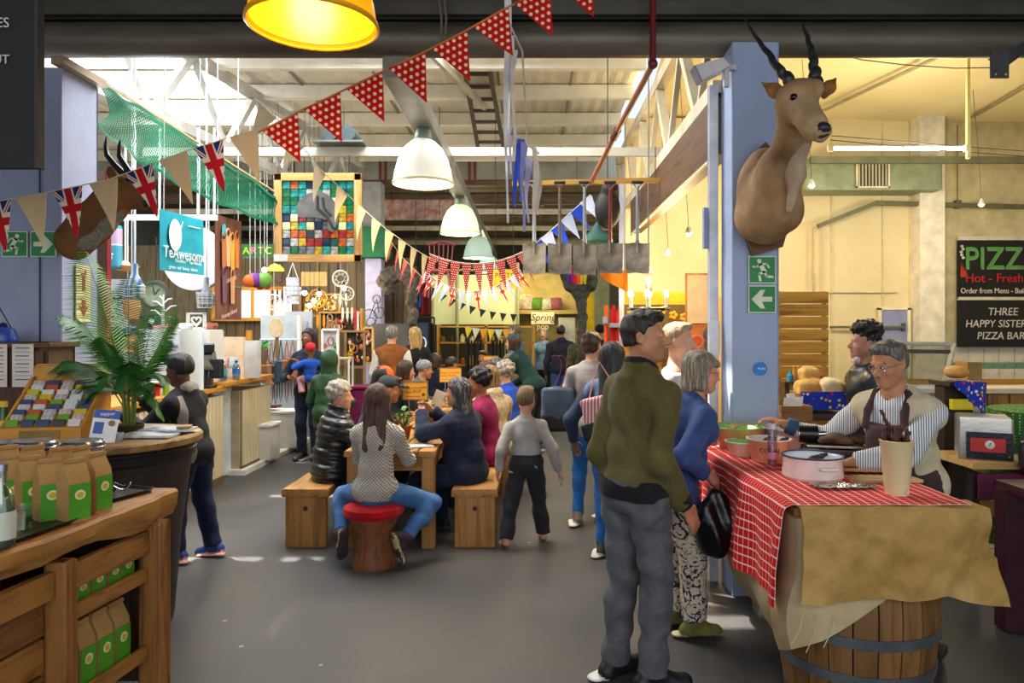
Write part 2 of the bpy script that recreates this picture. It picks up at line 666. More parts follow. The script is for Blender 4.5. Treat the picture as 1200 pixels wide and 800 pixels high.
class Person:
 def __init__(s, label, loc, rz=0, H=1.75, seat=None, lean=0, side=0, twist=0, yaw=0, pitch=0, roll=0, hands=(None, None), elbows=(None, None),
feet=(None, None), knees=None, skin='c98f6d', brow='2a1c12', lip='a85a4c', beard=False, wide=1.0, belly=0, female=False, grip=(.35, .35),
headk=1.0, res=.012, drop=0, name='person', group=None, toes=(None, None), legs=True):
  s.H, s.g, s.res, s.female, s.wide, s.belly = H, H / 1.75, res, female, wide, belly
  g = s.g
  s.rz = rz
  s.sit = seat is not None
  s.fwd, s.rt, s.up = V3(0, 1, 0), V3(1, 0, 0), V3(0, 0, 1)
  ph = (seat + .10 * g) if seat is not None else .53 * H - drop
  s.P = V3(0, 0, ph)
  L = rotm(-lean, side, 0)
  s.su = L @ V3(0, 0, 1)
  s.sf = L @ rotm(0, 0, twist) @ V3(0, 1, 0)
  s.sr = L @ rotm(0, 0, twist) @ V3(1, 0, 0)
  s.neck = s.P + s.su * .295 * H
  sw = .108 * H * wide * (.93 if female else 1)
  s.S = [s.neck - s.su * .06 * H - s.sr * sw, s.neck - s.su * .06 * H + s.sr * sw]
  hs = s.hs = .98 * (H / 1.75) ** .6 * headk
  Hm = L * 1.0
  s.hm = rotm(0, 0, yaw) @ rotm(-pitch, roll, 0)     # columns: right, fwd, up
  s.hc = s.neck + nrm(s.su * .7 + V3(0, 0, .3)) * .115 * hs + s.hm @ V3(0, .012, .055) * hs
  s.hand, s.elb, s.fd = [], [], []
  for i, sg in enumerate((-1, 1)):
   t = hands[i]
   if t is None:
    t = s.S[i] + V3(sg * .06 * g, .05 * g, -.54 * g)
   e = elbows[i] if elbows[i] is not None else (sg * .55, -1, -.25)
   el, wr = ik(s.S[i], t, .168 * H, .148 * H, e)
   s.elb.append(el)
   s.hand.append(wr)
  s.hip, s.kn, s.an = [], [], []
  for i, sg in enumerate((-1, 1)):
   hp = s.P + V3(sg * .05 * H, 0, -.005 * H)
   t = feet[i]
   if t is None:
    t = (sg * .055 * H, -.01, .045 * H) if seat is None else (sg * .07 * H, .30 * g, .045 * H)
   kp = knees[i] if knees else (sg * .1, 1, .25)
   k_, a_ = ik(hp, t, .245 * H, .235 * H, kp)
   s.hip.append(hp)
   s.kn.append(k_)
   s.an.append(a_)
  s.toes = [t if t is not None else (sg * .18, 1, -.05) for t, sg in zip(toes, (-1, 1))]
  s.grip = grip
  b = SDF(.03 * g)
  s.torso(b, 0, 0)
  s.legs_(b, 0, 0)
  s.arms(b, 0, 0)
  s.head(b, beard)
  for i in (0, 1):
   s.handm(b, i)
  s.root = b.build(name, skin_mats(skin, lip, brow), res, None, recenter=False)
  s.root.location = loc
  s.root.rotation_euler = (0, 0, rz)
  tag(s.root, label, 'person', group)
 # ----- shapes shared by body and clothes (e: how far the cloth stands off)
 def torso(s, b, e, m, k=None, cuts=(), low=True, sh=True):
  g, H, w_ = s.g, s.H, s.wide
  P, su, sf, sr = s.P, s.su, s.sf, s.sr
  fw = .92 if s.female else 1
  M = np.stack([sr, sf, su], 1)
  b.ell(P + su * .20 * H, ((.158 * fw * w_) * g + e, (.108 + s.belly * .2) * g + e, .17 * g + e), M, k=k, m=m, cuts=cuts)
  b.ell(P + su * .085 * H + sf * s.belly * .35 * g, ((.142 * fw * w_) * g + e, (.104 + s.belly) * g + e, .15 * g + e), M, k=k, m=m, cuts=cuts)
  if sh:
   b.cone(s.S[0] + sr * .015, s.S[1] - sr * .015, .05 * g + e, k=k, m=m, cuts=cuts, fl=(sf, .95))
   for S_ in s.S:
    b.cone(s.neck - su * .012, S_ + (s.neck - S_) * .12 + su * .012 * g, .05 * g + e * .6, .036 * g + e, k=k, m=m, cuts=cuts)
   b.cone(s.neck - su * .03 * g, s.neck + su * .005, .085 * g + e, .058 * g + e, k=k, m=m, cuts=cuts)
  if s.female:
   for q in (-1, 1):
    b.ell(P + su * .2 * H + sr * q * .07 * g + sf * .085 * g, (.06 * g + e, .055 * g + e, .062 * g + e), M, k=k, m=m, cuts=cuts)
  if low:
   b.cone(s.hip[0] + V3(.02, 0, .01), s.hip[1] + V3(-.02, 0, .01), (.098 if not s.female else .104) * g * (w_ * .5 + .5) + e, k=k, m=m, cuts=cuts)
   if e and not s.sit:
    for i in (0, 1):
     b.cone(s.hip[i], s.hip[i] + (s.kn[i] - s.hip[i]) * .5, .083 * g * (w_ * .5 + .5) + e, .07 * g + e, k=k, m=m, cuts=cuts)
   b.ell(P + V3(0, -.045 * g, -.01), (.13 * g * w_ + e, .085 * g + e, .1 * g + e), k=k, m=m, cuts=cuts)
 def legs_(s, b, e, m, k=None, flare=0, cut=None, sides=(0, 1), length=1.0, topcut=None):
  g = s.g
  for i in sides:
   h_, n_, a_ = s.hip[i], s.kn[i], s.an[i]
   tc = () if topcut is None else (topcut,)
   b.cone(h_, n_, .083 * g * (s.wide * .5 + .5) + e, .056 * g + e + flare * .3, k=k, m=m, cuts=tc)
   a2 = n_ + (a_ - n_) * length
   d = nrm(a_ - n_)
   cc = () if cut is None else ((a2 - d * cut, d),)
   b.cone(n_, a2, .054 * g + e + flare * .3, (.036 + .018 * (1 - length)) * g + e + flare, k=k, m=m, cuts=cc)
   bk = nrm(np.cross(np.cross(d, s.fwd), d)) * -1
   b.ell(n_ + (a_ - n_) * .3 + bk * .018 * g, (.048 * g + e, .048 * g + e, .1 * g + e), k=k, m=m, cuts=cc) if length > .5 else None
 def arms(s, b, e, m, k=None, cut=None, sides=(0, 1), length=1.0, flare=0):
  g = s.g
  tk = .9 if s.female else 1
  for i in sides:
   sh, el, wr = s.S[i], s.elb[i], s.hand[i]
   b.cone(sh, el, .051 * g * tk + e * .9, .042 * g * tk + e, k=k, m=m)
   d = nrm(wr - el)
   w2 = el + (wr - el) * length
   cc = () if cut is None else ((w2 - d * cut, d),)
   b.cone(el, w2, .043 * g * tk + e, .028 * g * tk + e + flare + .014 * g * (1 - length), k=k, m=m, cuts=cc)
 def handm(s, b, i):
  g = s.g * (.93 if s.female else 1)
  if s.res > .0145:
   d = nrm(s.hand[i] - s.elb[i])
  d = nrm(s.hand[i] - s.elb[i])
  sg = (-1, 1)[i]
  # palm faces the body / down
  pn = nrm(np.cross(d, np.cross(V3(-sg, .15, -.6), d)))
  if abs(d[2]) < .5:
   pn = nrm(np.cross(d, np.cross(V3(0, 0, -1), d)))
  ac = np.cross(pn, d)                              # across the palm
  up = 1 if (ac @ (V3(0, 1, .2) if abs(d[2]) > .5 else V3(-sg, .3, 0))) > 0 else -1
  ac = ac * up                                      # towards the thumb
  w0 = s.hand[i]
  M = np.stack([ac, d, pn], 1)
  b.ell(w0 + d * .05 * g, (.041 * g, .056 * g, .019 * g), M, k=.015, m=0)
  c = s.grip[i]
  for q, (o, ln) in enumerate(((.030, .075), (.011, .084), (-.009, .078), (-.028, .062))):
   p = w0 + d * .088 * g + ac * o * g
   ang = .15
   pts = [p - d * .01 * g]
   for t in range(3):
    ang += c * (.55 + .25 * t)
    dd = d * math.cos(ang) + pn * math.sin(ang) + ac * (o * 1.5 if t == 0 else 0)
    p = p + dd * ln * g * (.42, .33, .25)[t]
    pts.append(p)
   r = max(.0088 * g, s.res * .72)
   b.chain(pts, [r, r * .97, r * .92, r * .82], k=.003)
  p0 = w0 + d * .025 * g + ac * .03 * g
  p1 = p0 + (d * .55 + ac * .7 + pn * .35) * .038 * g
  p2 = p1 + (d * .9 + ac * .25 + pn * (.2 + c * .4)) * .034 * g
  p3 = p2 + (d * .95 + pn * (.2 + c * .5)) * .026 * g
  r = max(.0105 * g, s.res * .75)
  b.chain([p0, p1, p2, p3], [r * 1.2, r * 1.05, r, r * .85], k=.008)
 def hp(s, x, y, z):
  return s.hc + s.hm @ (V3(x, y, z) * s.hs)
 def head(s, b, beard):
  q, M, p = s.hs, s.hm, s.hp
  A = lambda *r: tuple(x * q for x in r)
  b.cone(s.neck - s.su * .02, p(0, -.022, -.045), .056 * s.g * (.86 if s.female else 1.02), .05 * q * (.9 if s.female else 1.02), k=.025)
  b.ell(p(0, -.014, .036), A(.075, .095, .082), M, k=.02)
  b.ell(p(0, .032, -.03), A(.061, .060, .085), M, k=.025)
  b.cone(p(-.046, .004, -.055), p(-.008, .062, -.094), .023 * q, .02 * q, k=.03)
  b.cone(p(.046, .004, -.055), p(.008, .062, -.094), .023 * q, .02 * q, k=.03)
  b.ell(p(0, .066, -.095), A(.021, .019, .018), M, k=.02)
  b.cone(p(-.034, .076, .019), p(.034, .076, .019), .0125 * q, k=.012)
  for g_ in (-1, 1):
   b.ell(p(g_ * .043, .055, -.03), A(.022, .024, .022), M, k=.02)
  if s.res < .014:
   for g_ in (-1, 1):
    b.ell(p(g_ * .031, .1, .001), A(.019, .017, .0105), M, k=.008, op='s')
  b.cone(p(0, .088, .006), p(0, .112, -.032), .008 * q, .0125 * q, k=.012)
  b.ell(p(-.012, .1, -.036), A(.009, .011, .008), M, k=.006)
  b.ell(p(.012, .1, -.036), A(.009, .011, .008), M, k=.006)
  if beard:
   b.ell(p(0, .040, -.085), A(.066, .07, .046), M, m=5, op='paint')
   b.ell(p(0, .1, -.05), A(.034, .03, .012), M, m=5, op='paint')
  b.cone(p(-.018, .091, -.056), p(.018, .091, -.056), .0065 * q, k=.006, m=3)
  b.cone(p(-.015, .089, -.066), p(.015, .089, -.066), .0075 * q, k=.004, m=3)
  for g_ in (-1, 1):
   if s.res < .014:
    b.ell(p(g_ * .031, .0745, .001), A(.0125, .0125, .0105), M, k=.001, m=1)
    b.ell(p(g_ * .0315, .0865, .001), A(.0085, .008, .0085), M, m=2, op='paint')
   else:
    b.ell(p(g_ * .031, .088, .001), A(.016, .012, .009), M, m=2, op='paint')
   b.cone(p(g_ * .016, .091, .020), p(g_ * .046, .078, .024), .0055 * q, .004 * q, k=.002, m=4)
   Me = M @ rotm(12, 0, g_ * 18)
   b.ell(p(g_ * .077, -.01, -.006), A(.011, .02, .033), Me, k=.008)
   if s.res < .009:
    b.ell(p(g_ * .085, -.004, -.004), A(.008, .010, .018), Me, k=.004, op='s')
 # ----- clothes
 def wear(s, name, m, e=.016, arms=True, low=False, hem=None, cut=.01, sleeve=1.0, neckcut=.0, res=None, fold=.004, ff=(14, 12, 16), torso=True, vneck=0,
flare=0, label=None, collar=0, hood=False, front=0, quilt=0, mats2=None, armflare=0, ph=0.0):
  """upper garment; hem: height over the pelvis where it ends"""
  b = SDF(.03 * s.g)
  su = s.su
  cuts = []
  if hem is not None:
   cuts.append((s.P + su * hem, -su))
  nk = s.neck + su * (neckcut + .012) * s.g
  tc = cuts + [(nk, nrm(su * 1 + s.sf * .35))]
  if torso:
   s.torso(b, e, 0, cuts=tc, low=low or (hem is not None and hem < .06))
   if flare and hem is not None and hem < 0:
    b.cone(s.P + su * .02, s.P + su * (hem - .03), .14 * s.g * s.wide + e, .14 * s.g * s.wide + flare + e, fl=(s.sf, .8), cuts=tc)
  if arms:
   s.arms(b, e * .85, 0, cut=cut, length=sleeve, flare=armflare)
  if collar:
   b.cone(s.neck - su * .01, s.neck + su * collar, .062 * s.g + e * .8, .06 * s.g + e * .8, m=1 if mats2 else 0, k=.008,
cuts=[(s.neck + su * (collar - .005), nrm(su + s.sf * .35))])
   b.cone(s.neck - su * .02, s.neck + su * (collar + .06), .05 * s.g + e * .3, k=.004, op='s')
  if hood:
   b.ell(s.neck - s.sf * .075 * s.g + su * .01, (.095 * s.g, .05 * s.g, .06 * s.g), np.stack([s.sr, s.sf, su], 1), k=.03, m=1 if mats2 else 0)
  if vneck:
   b.cone(s.neck + s.sf * .14 * s.g + su * .02, s.neck + s.sf * .16 * s.g - su * vneck, .07 * s.g, .012, k=.006, op='s')
  if front:                                       # open front
   M = np.stack([s.sr, s.sf, su], 1)
   b.box(s.P + su * .14 * s.H + s.sf * .2 * s.g, (front, .13, .4), M, op='s', k=.006)
  n = wob(fold, ff, ph)
  if quilt:
   fq = math.pi / .062
   P0 = s.P
   n = lambda x, y, z, a=quilt: -a * np.abs(np.sin(fq * ((x - P0[0]) * su[0] + (y - P0[1]) * su[1] + (z - P0[2]) * su[2]) + .25 * np.sin(9 * x + 7 * y)))
  o = b.build(name, [m] + (mats2 or []), res or s.res, s.root, n)
  if label:
   o['label'] = label
  return o
 def pants(s, m, e=.014, cut=.0, flare=.012, name='trousers', waist=.07, fold=.004, length=1.0, res=None, ff=(9, 9, 22), label=None):
  b = SDF(.022 * s.g)
  tc = (s.P + s.su * waist, s.su)
  s.torso(b, e, 0, cuts=(tc,), sh=False)
  s.legs_(b, e, 0, flare=flare, cut=cut, length=length, topcut=tc)
  o = b.build(name, m, res or s.res, s.root, wob(fold, ff))
  if label:
   o['label'] = label
  return o
 def shoes(s, m, sole, L=.27, h=.0, high=.03, label=None, sidesel=(0, 1), name='shoe'):
  g = s.g
  for i in sidesel:
   t = np.array(s.toes[i], float)
   a = s.an[i]
   d = nrm(t)
   r = np.cross(d, nrm(V3(0, 0, 1) - d * d[2]))
   u = np.cross(r, d)
   L_ = L * g
   b = SDF(.02)
   heel = a - d * .055 * g - u * (.045 * s.H * .55)
   toe = heel + d * (L_ - .075 * g)
   bot = a - u * (.045 * s.H)
   M = np.stack([r, d, u], 1)
   cu = ((bot + u * .012, -u),)
   b.cone(heel + u * .01, a + u * high, .040 * g, .043 * g, cuts=cu)
   b.cone(heel, toe - u * .012 * g, .038 * g, .036 * g, cuts=cu)
   b.cone(toe - u * .012 * g - d * .05, toe - u * .012 * g, .044 * g, .038 * g, cuts=cu, fl=(u, .8))
   b.cone(a + u * .02, heel + d * L_ * .5 + u * .005, .042 * g, .034 * g, cuts=cu)
   hs_ = heel - u * (heel - bot) @ u
   b.cone(hs_ + u * .011, hs_ + d * (L_ - .075 * g) + u * .011, .043 * g, .044 * g, fl=(u, .3), m=1, k=.004, cuts=((bot, -u), (bot + u * .026, u)))
   o = b.build(name, [m, sole], min(s.res, .009), s.root)
   if label:
    o['label'] = label
 def hair(s, style, m, vol=.012, ln=.0, res=None, curl=0, hl=(.072, .066), name='hair', label=None, fringe=0):
  q, M, p = s.hs, s.hm, s.hp
  b = SDF(.02)
  r = res or min(s.res, .009)
  y0, z0 = hl
  nn = M @ nrm(V3(0, .66, -.75))
  cut = [(p(0, y0, z0), nn)]
  v = vol
  if style in ('afro', 'high'):
   b.ell(p(0, -.02, .05), ((.075 + v) * q, (.095 + v) * q, (.08 + v) * q), M, cuts=cut)
   if style == 'high':
    b.ell(p(0, -.015, .115), (.098 * q, .118 * q, .07 * q), M, cuts=[(p(0, .2, .06), M @ V3(0, .1, -1))])
  else:
   b.ell(p(0, -.016, .038), ((.0735 + v) * q, (.096 + v) * q, (.084 + v) * q), M, cuts=cut)
   b.ell(p(0, -.03, -.0), ((.07 + v * .6) * q, (.078 + v * .6) * q, (.08) * q), M, cuts=[(p(0, .0, -.03), M @ nrm(V3(0, .9, -.1))), (p(0, -.1, -.05 if style == 'short' else -.085), M @ V3(0, .2, -1))])
  if style == 'short':
   b.ell(p(0, .045, .098), (.062 * q, .05 * q, (.018 + v) * q), M)
  if style in ('bob', 'long'):
   zb = -.085 if style == 'bob' else -.13
   for g_ in (-1, 1):
    b.cone(p(g_ * .068, -.015, .03), p(g_ * .076, -.012, zb), .03 * q + v * .4, .024 * q + v * .3, k=.03, fl=(M @ V3(1, 0, 0), .55))
   b.cone(p(0, -.06, .02), p(0, -.075, zb), .075 * q, .07 * q, k=.03, fl=(M @ V3(0, 1, 0), .6))
   if fringe:
    b.cone(p(-.045, .078, .055), p(.045, .078, .055), .022 * q, k=.02)
  if style == 'long':
   e = s.neck - s.sf * (.075 + .03) * s.g - s.su * ln
   b.cone(p(-.035, -.07, -.06), e - s.sr * .05, .05 * q, .034, k=.03, fl=(s.sf, .6))
   b.cone(p(.035, -.07, -.06), e + s.sr * .05, .05 * q, .034, k=.03, fl=(s.sf, .6))
  if style == 'bun':
   b.ell(p(.01, -.085, .085), (.05 * q, .045 * q, .042 * q), M, k=.015)
  if style == 'tail':
   b.chain([p(0, -.1, .03), p(0, -.13, -.03), s.neck - s.sf * .12 * s.g - s.su * ln], [.035 * q, .035, .018], k=.02)
  n = None
  if curl:
   n = lambda x, y, z, a=curl: a * (np.sin(95 * x + 40 * z) * np.sin(88 * y + 30 * x) + np.sin(90 * z + 50 * y) * .7)
  else:
   n = lambda x, y, z: .0022 * np.sin(130 * x + 25 * y + 8 * z) + .0015 * np.sin(110 * y - 30 * x)
  o = b.build(name, m, r, s.root, n)
  if label:
   o['label'] = label
  return o
 def cap(s, m, brim=True, name='cap', label=None, deep=0.0):
  q, M, p = s.hs, s.hm, s.hp
  b = SDF(.012)
  b.ell(p(0, -.014, .045), (.088 * q, .108 * q, .09 * q), M, cuts=[(p(0, .08, .05 - deep), M @ nrm(V3(0, .25 if brim else .45, -1)))])
  if brim:
   b.ell(p(0, .115, .05), (.072 * q, .075 * q, .008), M, cuts=[(p(0, .06, 0), M @ V3(0, -1, 0))], k=.008)
  o = b.build(name, m, min(s.res, .009), s.root)
  if label:
   o['label'] = label
  return o
 def hoodup(s, m, name='hood'):
  q, M, p = s.hs, s.hm, s.hp
  b = SDF(.04)
  cu = [(p(0, .085, 0), M @ V3(0, 1, .05))]
  b.ell(p(0, -.02, .03), (.105 * q, .125 * q, .115 * q), M, cuts=cu)
  b.cone(p(0, -.03, -.04), s.neck - s.su * .03, .1 * q, .1 * q, cuts=cu)
  b.ell(p(0, .11, -.02), (.07 * q, .07 * q, .095 * q), M, op='s', k=.02)
  return b.build(name, m, s.res, s.root, wob(.003, (20, 16, 24)))
 def glasses(s, m, label=None):
  p = s.hp
  b = MB()
  for g_ in (-1, 1):
   c = [p(g_ * .032 + .021 * math.cos(a) * 1.05, .1 - .012 * abs(math.cos(a)) * (1 if g_ * math.cos(a) > 0 else .2), -.001 + .016 * math.sin(a)) for a in np.linspace(0, 2 * math.pi, 17)[:-1]]
   b.tube(c, .0014, 5, closed=True)
   b.tube([p(g_ * .054, .094, .004), p(g_ * .078, .05, .004), p(g_ * .082, -.005, .006)], .0014, 5)
  b.tube([p(-.011, .104, .002), p(0, .107, .004), p(.011, .104, .002)], .0014, 5)
  return b.build('spectacles', m, s.root)
 def part(s, b, name, m, noise=None, res=None, label=None):
  o = b.build(name, m, res or s.res, s.root, noise)
  if label:
   o['label'] = label
  return o
# ---------------------------------------------------------------- setting
def floor_mat():
 g = G('asphalt', .5, 0, .4)
 v = g.co('Object', (1, 1, 1))
 a = g.noise(v, .55, 6, .6, .4)
 b = g.noise(v, 60, 3)
 col = g.ramp(a, (.3, C('3b3c3f')), (.5, C('4c4a49')), (.72, C('625f5a')))
 col = g.mix(g.m_('MULTIPLY', b, .35), col, C('2b2a29'))
 sp = g.n('TexVoronoi', {'Vector': v, 'Scale': 3.3}).outputs[0]
 spot = g.m_('LESS_THAN', sp, .045)
 col = g.mix(g.m_('MULTIPLY', spot, .6), col, C('b9b4a8'))
 g.set(Base_Color=col, Roughness=g.ramp(a, (.3, (.38, .38, .38, 1)), (.7, (.62, .62, .62, 1))))
 g.bump(b, .2, .004)
 return g.m
b = MB().box((-.5, 10, -.1), (19, 25, .2))
struct(b.build('floor', floor_mat()))
WHITE = mat('d9d7cf', .6)
CREAM = mat('e6d7ab', .75, h2='d8c796', scale=1.5, bump=.05)
YEL = mat('e9c277', .75, h2='dcae5c', scale=1.2, bump=.05)
DARKW = wood('4a3b2c', '2b2119', 0)
STEEL = mat('7c8078', .45, .5, h2='55574f', scale=5)
IRON = mat('3b3a37', .55, .5)
LAV = mat('a2a8be', .75, h2='959bb4', scale=3, bump=.12, bscale=30)
LAVB = mat('a6b4d2', .75, h2='9aa9c9', scale=3, bump=.12, bscale=30)
PAINTW = mat('eeebe0', .65, h2='ddd8ca', scale=4)
CREAMW = mat('d3cab0', .6, h2='b9ae92', scale=4)
# roof over the hall: corrugated sheet, with clear slots and roof lights
RZ = 4.8
def corr(x0, x1, y0, y1, z, along='y', pitch=.16, amp=.007, th=.012):
 b = MB()
 n = max(2, int((x1 - x0 if along == 'y' else y1 - y0) / pitch * 2))
 def fn(u, v):
  if along == 'y':
   return (x0 + u * (x1 - x0), y0 + v * (y1 - y0), z + amp * (1 if round(u * n) % 2 else -1))
  return (x0 + v * (x1 - x0), y0 + u * (y1 - y0), z + amp * (1 if round(u * n) % 2 else -1))
 return b.sheet(fn, n, 1, th)
ROOFM = mat('e4e0d2', .7, h2='c4bead', scale=1.2, det=6, bump=.05)
roof = thing('ceiling', '', '')
del roof['label'], roof['category']
roof['kind'] = 'structure'
for i, (x0, x1, y0, y1) in enumerate(((-9, -5.4, 4.9, 13.1), (-5.4, -3.8, 10.75, 13.1), (-3.8, 1.3, 6.62, 13.1), (-3.8, -1.5, 4.9, 6.62), (-.4, 1.3, 4.9, 6.62),
(-1.5, -.4, 4.9, 5.68), (-1.5, -.4, 5.86, 6.02), (-1.5, -.4, 6.2, 6.44))):
 corr(x0, x1, y0, y1, RZ).build('roof_sheet', ROOFM, roof, smooth=0)
SKYP = emis('f4f9ff', 1.6)
for y0, y1 in ((4.9, 6.85), (6.95, 8.85), (8.95, 10.7)):
 corr(-5.4, -3.85, y0, y1, RZ, pitch=.2).build('skylight', SKYP, roof, smooth=0)
for y0, y1 in ((5.68, 5.86), (6.02, 6.2), (6.44, 6.62)):
 MB().box((-.95, (y0 + y1) / 2, RZ), (1.1, y1 - y0, .01)).build('clear_sheet', glassy('ffffff', .97, .02), roof)
# dark streaks of the seams between sheets
for y in (7.2, 8.2, 9.25, 10.45, 11.6, 12.65):
 MB().box((-3.8, y, RZ - .11), (10.2, .09, .17)).build('purlin', PAINTW, roof)
for x in (-2.9, -1.9, -.4, .5):
 MB().box((x, 9.9, RZ - .03), (.03, 6.2, .012)).build('seam', mat('8c8676', .7), roof)
# lower dark roof at the back of the hall
cb = thing('ceiling_rear', '', '')
del cb['label'], cb['category']
cb['kind'] = 'structure'
MB().box((-3, 16.7, 4.3), (13, 7.4, .1)).build('boarding', wood('6a5c48', '43382b', 0), cb)
for y in (13.8, 14.9, 16.0, 17.2, 18.4, 19.4):
 MB().box((-3, y, 4.14), (13, .14, .2)).build('joist', wood('75664f', '4a3d2e', 0), cb)
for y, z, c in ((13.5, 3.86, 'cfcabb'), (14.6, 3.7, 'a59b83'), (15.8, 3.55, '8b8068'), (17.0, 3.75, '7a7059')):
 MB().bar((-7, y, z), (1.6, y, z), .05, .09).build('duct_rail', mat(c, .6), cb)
for x in (-5, -3.2, -1.6, .2):
 MB().bar((x, 13.2, 4.0), (x, 20, 4.0), .07, .14).build('bearer', wood('5b4e3b', '3a3026', 1), cb)
o = MB().box((-3.4, 13.1, 4.52), (10.4, .16, .52)).build('beam_concrete', mat('b9bbb2', .8, h2='98998f', scale=2.5, bump=.2))
struct(o)
for x in (-2.65, -1.05, -.05, -4.3):
 p_ = MB()
 for dx in (-.05, .05):
  p_.tube([(x + dx, 13.0, 4.27), (x + dx, 13.0, 4.78)], .022, 6)
 p_.build('pipe', mat('8d3a34', .5), o, recenter=False).location = -o.location
# walls
struct(MB().box((-1.4, 20.2, 2.1), (16, .2, 4.4)).build('wall_back', mat('6d6145', .8, h2='4c432f', scale=1.0)))
struct(MB().box((-8.9, 9, 2.4), (.2, 22, 4.9)).build('wall_left', mat('8f8d84', .8)))
lw = MB()
for y in np.arange(12.2, 13.3, 2):
 lw.box((-6.2, 13.3, 1.6), (6.4, .12, 3.2))
o = lw.build('wall_rear_left', wood('75684f', '54482f', 2))
struct(o)
# right hall: cream sheeted wall, ceiling, tiled pizza bay
rw = MB().box((3.2, 9.62, 2.2), (3.9, .16, 4.5)).build('wall_right_rear', CREAM)
struct(rw)
MB().box((2.3, 9.525, 1.05), (2.05, .03, 2.1)).build('panel', YEL, rw).location = -rw.location
for x in (3.02, 3.95, 4.62, 4.98):
 MB().box((x, 9.53, 2.7), (.018, .02, 3.4)).build('cover_strip', mat('d9cb9f', .7), rw).location = -rw.location
MB().box((3.7, 9.52, 2.16), (2.2, .03, .02)).build('rail', mat('d6c89c', .7), rw).location = -rw.location
struct(MB().box((5.15, 9.45, 2.2), (.32, .3, 4.5)).build('pillar_white', mat('e9e2cd', .7)))
pw = MB().box((6.9, 9.55, 2.2), (3.2, .12, 4.5)).build('wall_pizza_bay', mat('c9bd90', .75))
struct(pw)
struct(MB().box((8.5, 4.5, 2.2), (.2, 10.2, 4.5)).build('wall_right', CREAM))
rc = corr(1.35, 8.5, 4.95, 9.65, 0, 'x', .13, .012)
o = rc.build('ceiling_right', mat('e2d3a0', .7, h2='d5c48e', scale=1))
o.location.z = 4.4
o.rotation_euler = (0, rad(1.5), rad(-4))
struct(o)
for x0, y0, x1, y1 in ((3.6, 8.9, 4.15, 6.6), (5.6, 9.2, 5.2, 5.3)):
 o = MB().bar((x0, y0, 4.36), (x1, y1, 4.36), .05, .02).build('trim_1', mat('9b8f6d', .6))
 struct(o)
# grid of wall tiles in the pizza bay
TI = mat('d5cfc0', .3, bump=.04)
for dz, w_, h_, n_, m_, nm in ((1.338, .2, .195, 7, TI, 'tile'), (1.198, .146, .074, 10, mat('5f9b80', .3, bump=.04), 'tile_green'), (1.035, .2, .24, 7, TI, 'tile'), (.79, .2, .24, 7, TI, 'tile')):
 me = MB().box((0, 0, 0), (w_ - .006, .012, h_ - .006), bev=.004).mesh(nm, m_)
 for i in range(n_):
  q = bpy.data.objects.new('tile', me)
  COL.objects.link(q)
  q.parent = pw
  q.location = Vector((5.32 + (i + .5) * w_, 9.484, dz)) - pw.location
# front roof, beams
fr = thing('ceiling_front', '', '')
del fr['label'], fr['category']
fr['kind'] = 'structure'
MB().box((-.4, 1.9, 4.02), (17, 6.0, .08)).build('boarding', wood('4f4233', '2e251c', 0), fr)
for i in range(38):
 MB().box((-6.6 + i * .36, 3.2, 3.91), (.2 if i % 2 else .16, 3.2, .12)).build('rafter', DARKW, fr)
BEAMM = mat('5c5850', .5, .35, h2='3f3a33', scale=3, st=(.4, 2, 2))
BEAML = mat('716a5c', .45, .25, h2='4d4438', scale=3.5, st=(.3, 2, 2))
o = MB().box((-.4, 4.75, 3.77), (17, .16, .13)).build('beam_upper', BEAMM)
struct(o)
lb = MB()
for i, (x0, x1) in enumerate(((-9, -1.5), (-1.5, 8.2))):
 prof = [(math.cos(a) * .105, math.sin(a) * .115) for a in np.linspace(0, 2 * math.pi, 13)[:-1]]
 lb.slab([(x0, 4.78 + p, 3.58 + q) for p, q in prof], (1, 0, 0), x1 - x0)
struct(lb.build('beam_lower', BEAML))
struct(MB().box((-.4, 4.77, 3.70), (17, .1, .012)).build('trim_2', mat('1c1a18', .6)))
# columns
rcx = (1.263 + 1.558) / 2
co_ = MB().box((rcx, 4.68, 1.74), (.295, .26, 3.48), bev=.006).build('column_right', LAVB)
struct(co_)
lc = MB().box((-3.32, 4.745, 1.66), (.752, .39, 3.32), bev=.006).build('column_left', LAV)
struct(lc)
MB().box((-3.075, 4.543, 1.6), (.004, .012, 3.1)).build('joint', mat('4d4f66', .8), lc).location = -lc.location
MB().box((-2.93, 4.72, 3.345), (.08, .46, .05)).build('cap_board', wood('9a8565', '6d5a40', 1), lc).location = -lc.location
o = MB().box((-2.95, 5.02, 2.12), (.05, .05, 1.3)).build('trim_3', wood('7d5a36', '523719', 2))
struct(o)
MB().box((-2.922, 5.02, 2.12), (.008, .05, 1.3)).build('red_edge', mat('8c1f2c', .5), o).location = -o.location
cc = MB().box((-2.6, 12.1, 1.42), (.27, .27, 2.84), bev=.006).build('column_middle', mat('a9a7c6', .75))
struct(cc)
MB().box((-2.6, 12.1, 3.1), (.5, .5, .5), bev=.03).build('cap_green', mat('1f6a45', .7), cc).location = -cc.location
MB().box((-2.62, 12.1, 3.7), (.3, .3, .8)).build('stub', mat('8d8d90', .7), cc).location = -cc.location
# pipes beside the right column
dp = thing('downpipe', 'white square downpipe running up beside the blue column with the antelope head', 'pipe', (1.215, 4.84, 0))
MB().box((0, 0, 1.65), (.062, .05, 3.3), bev=.006).build('pipe_run', mat('e4e6ea', .4), dp)
MB().box((-.005, -.04, 1.62), (.075, .04, .24), bev=.006).build('switch_box', mat('f0eeee', .4), dp)
MB().box((-.05, 0, 2.35), (.03, .05, .27)).build('grey_box', mat('8e9cba', .6), dp)
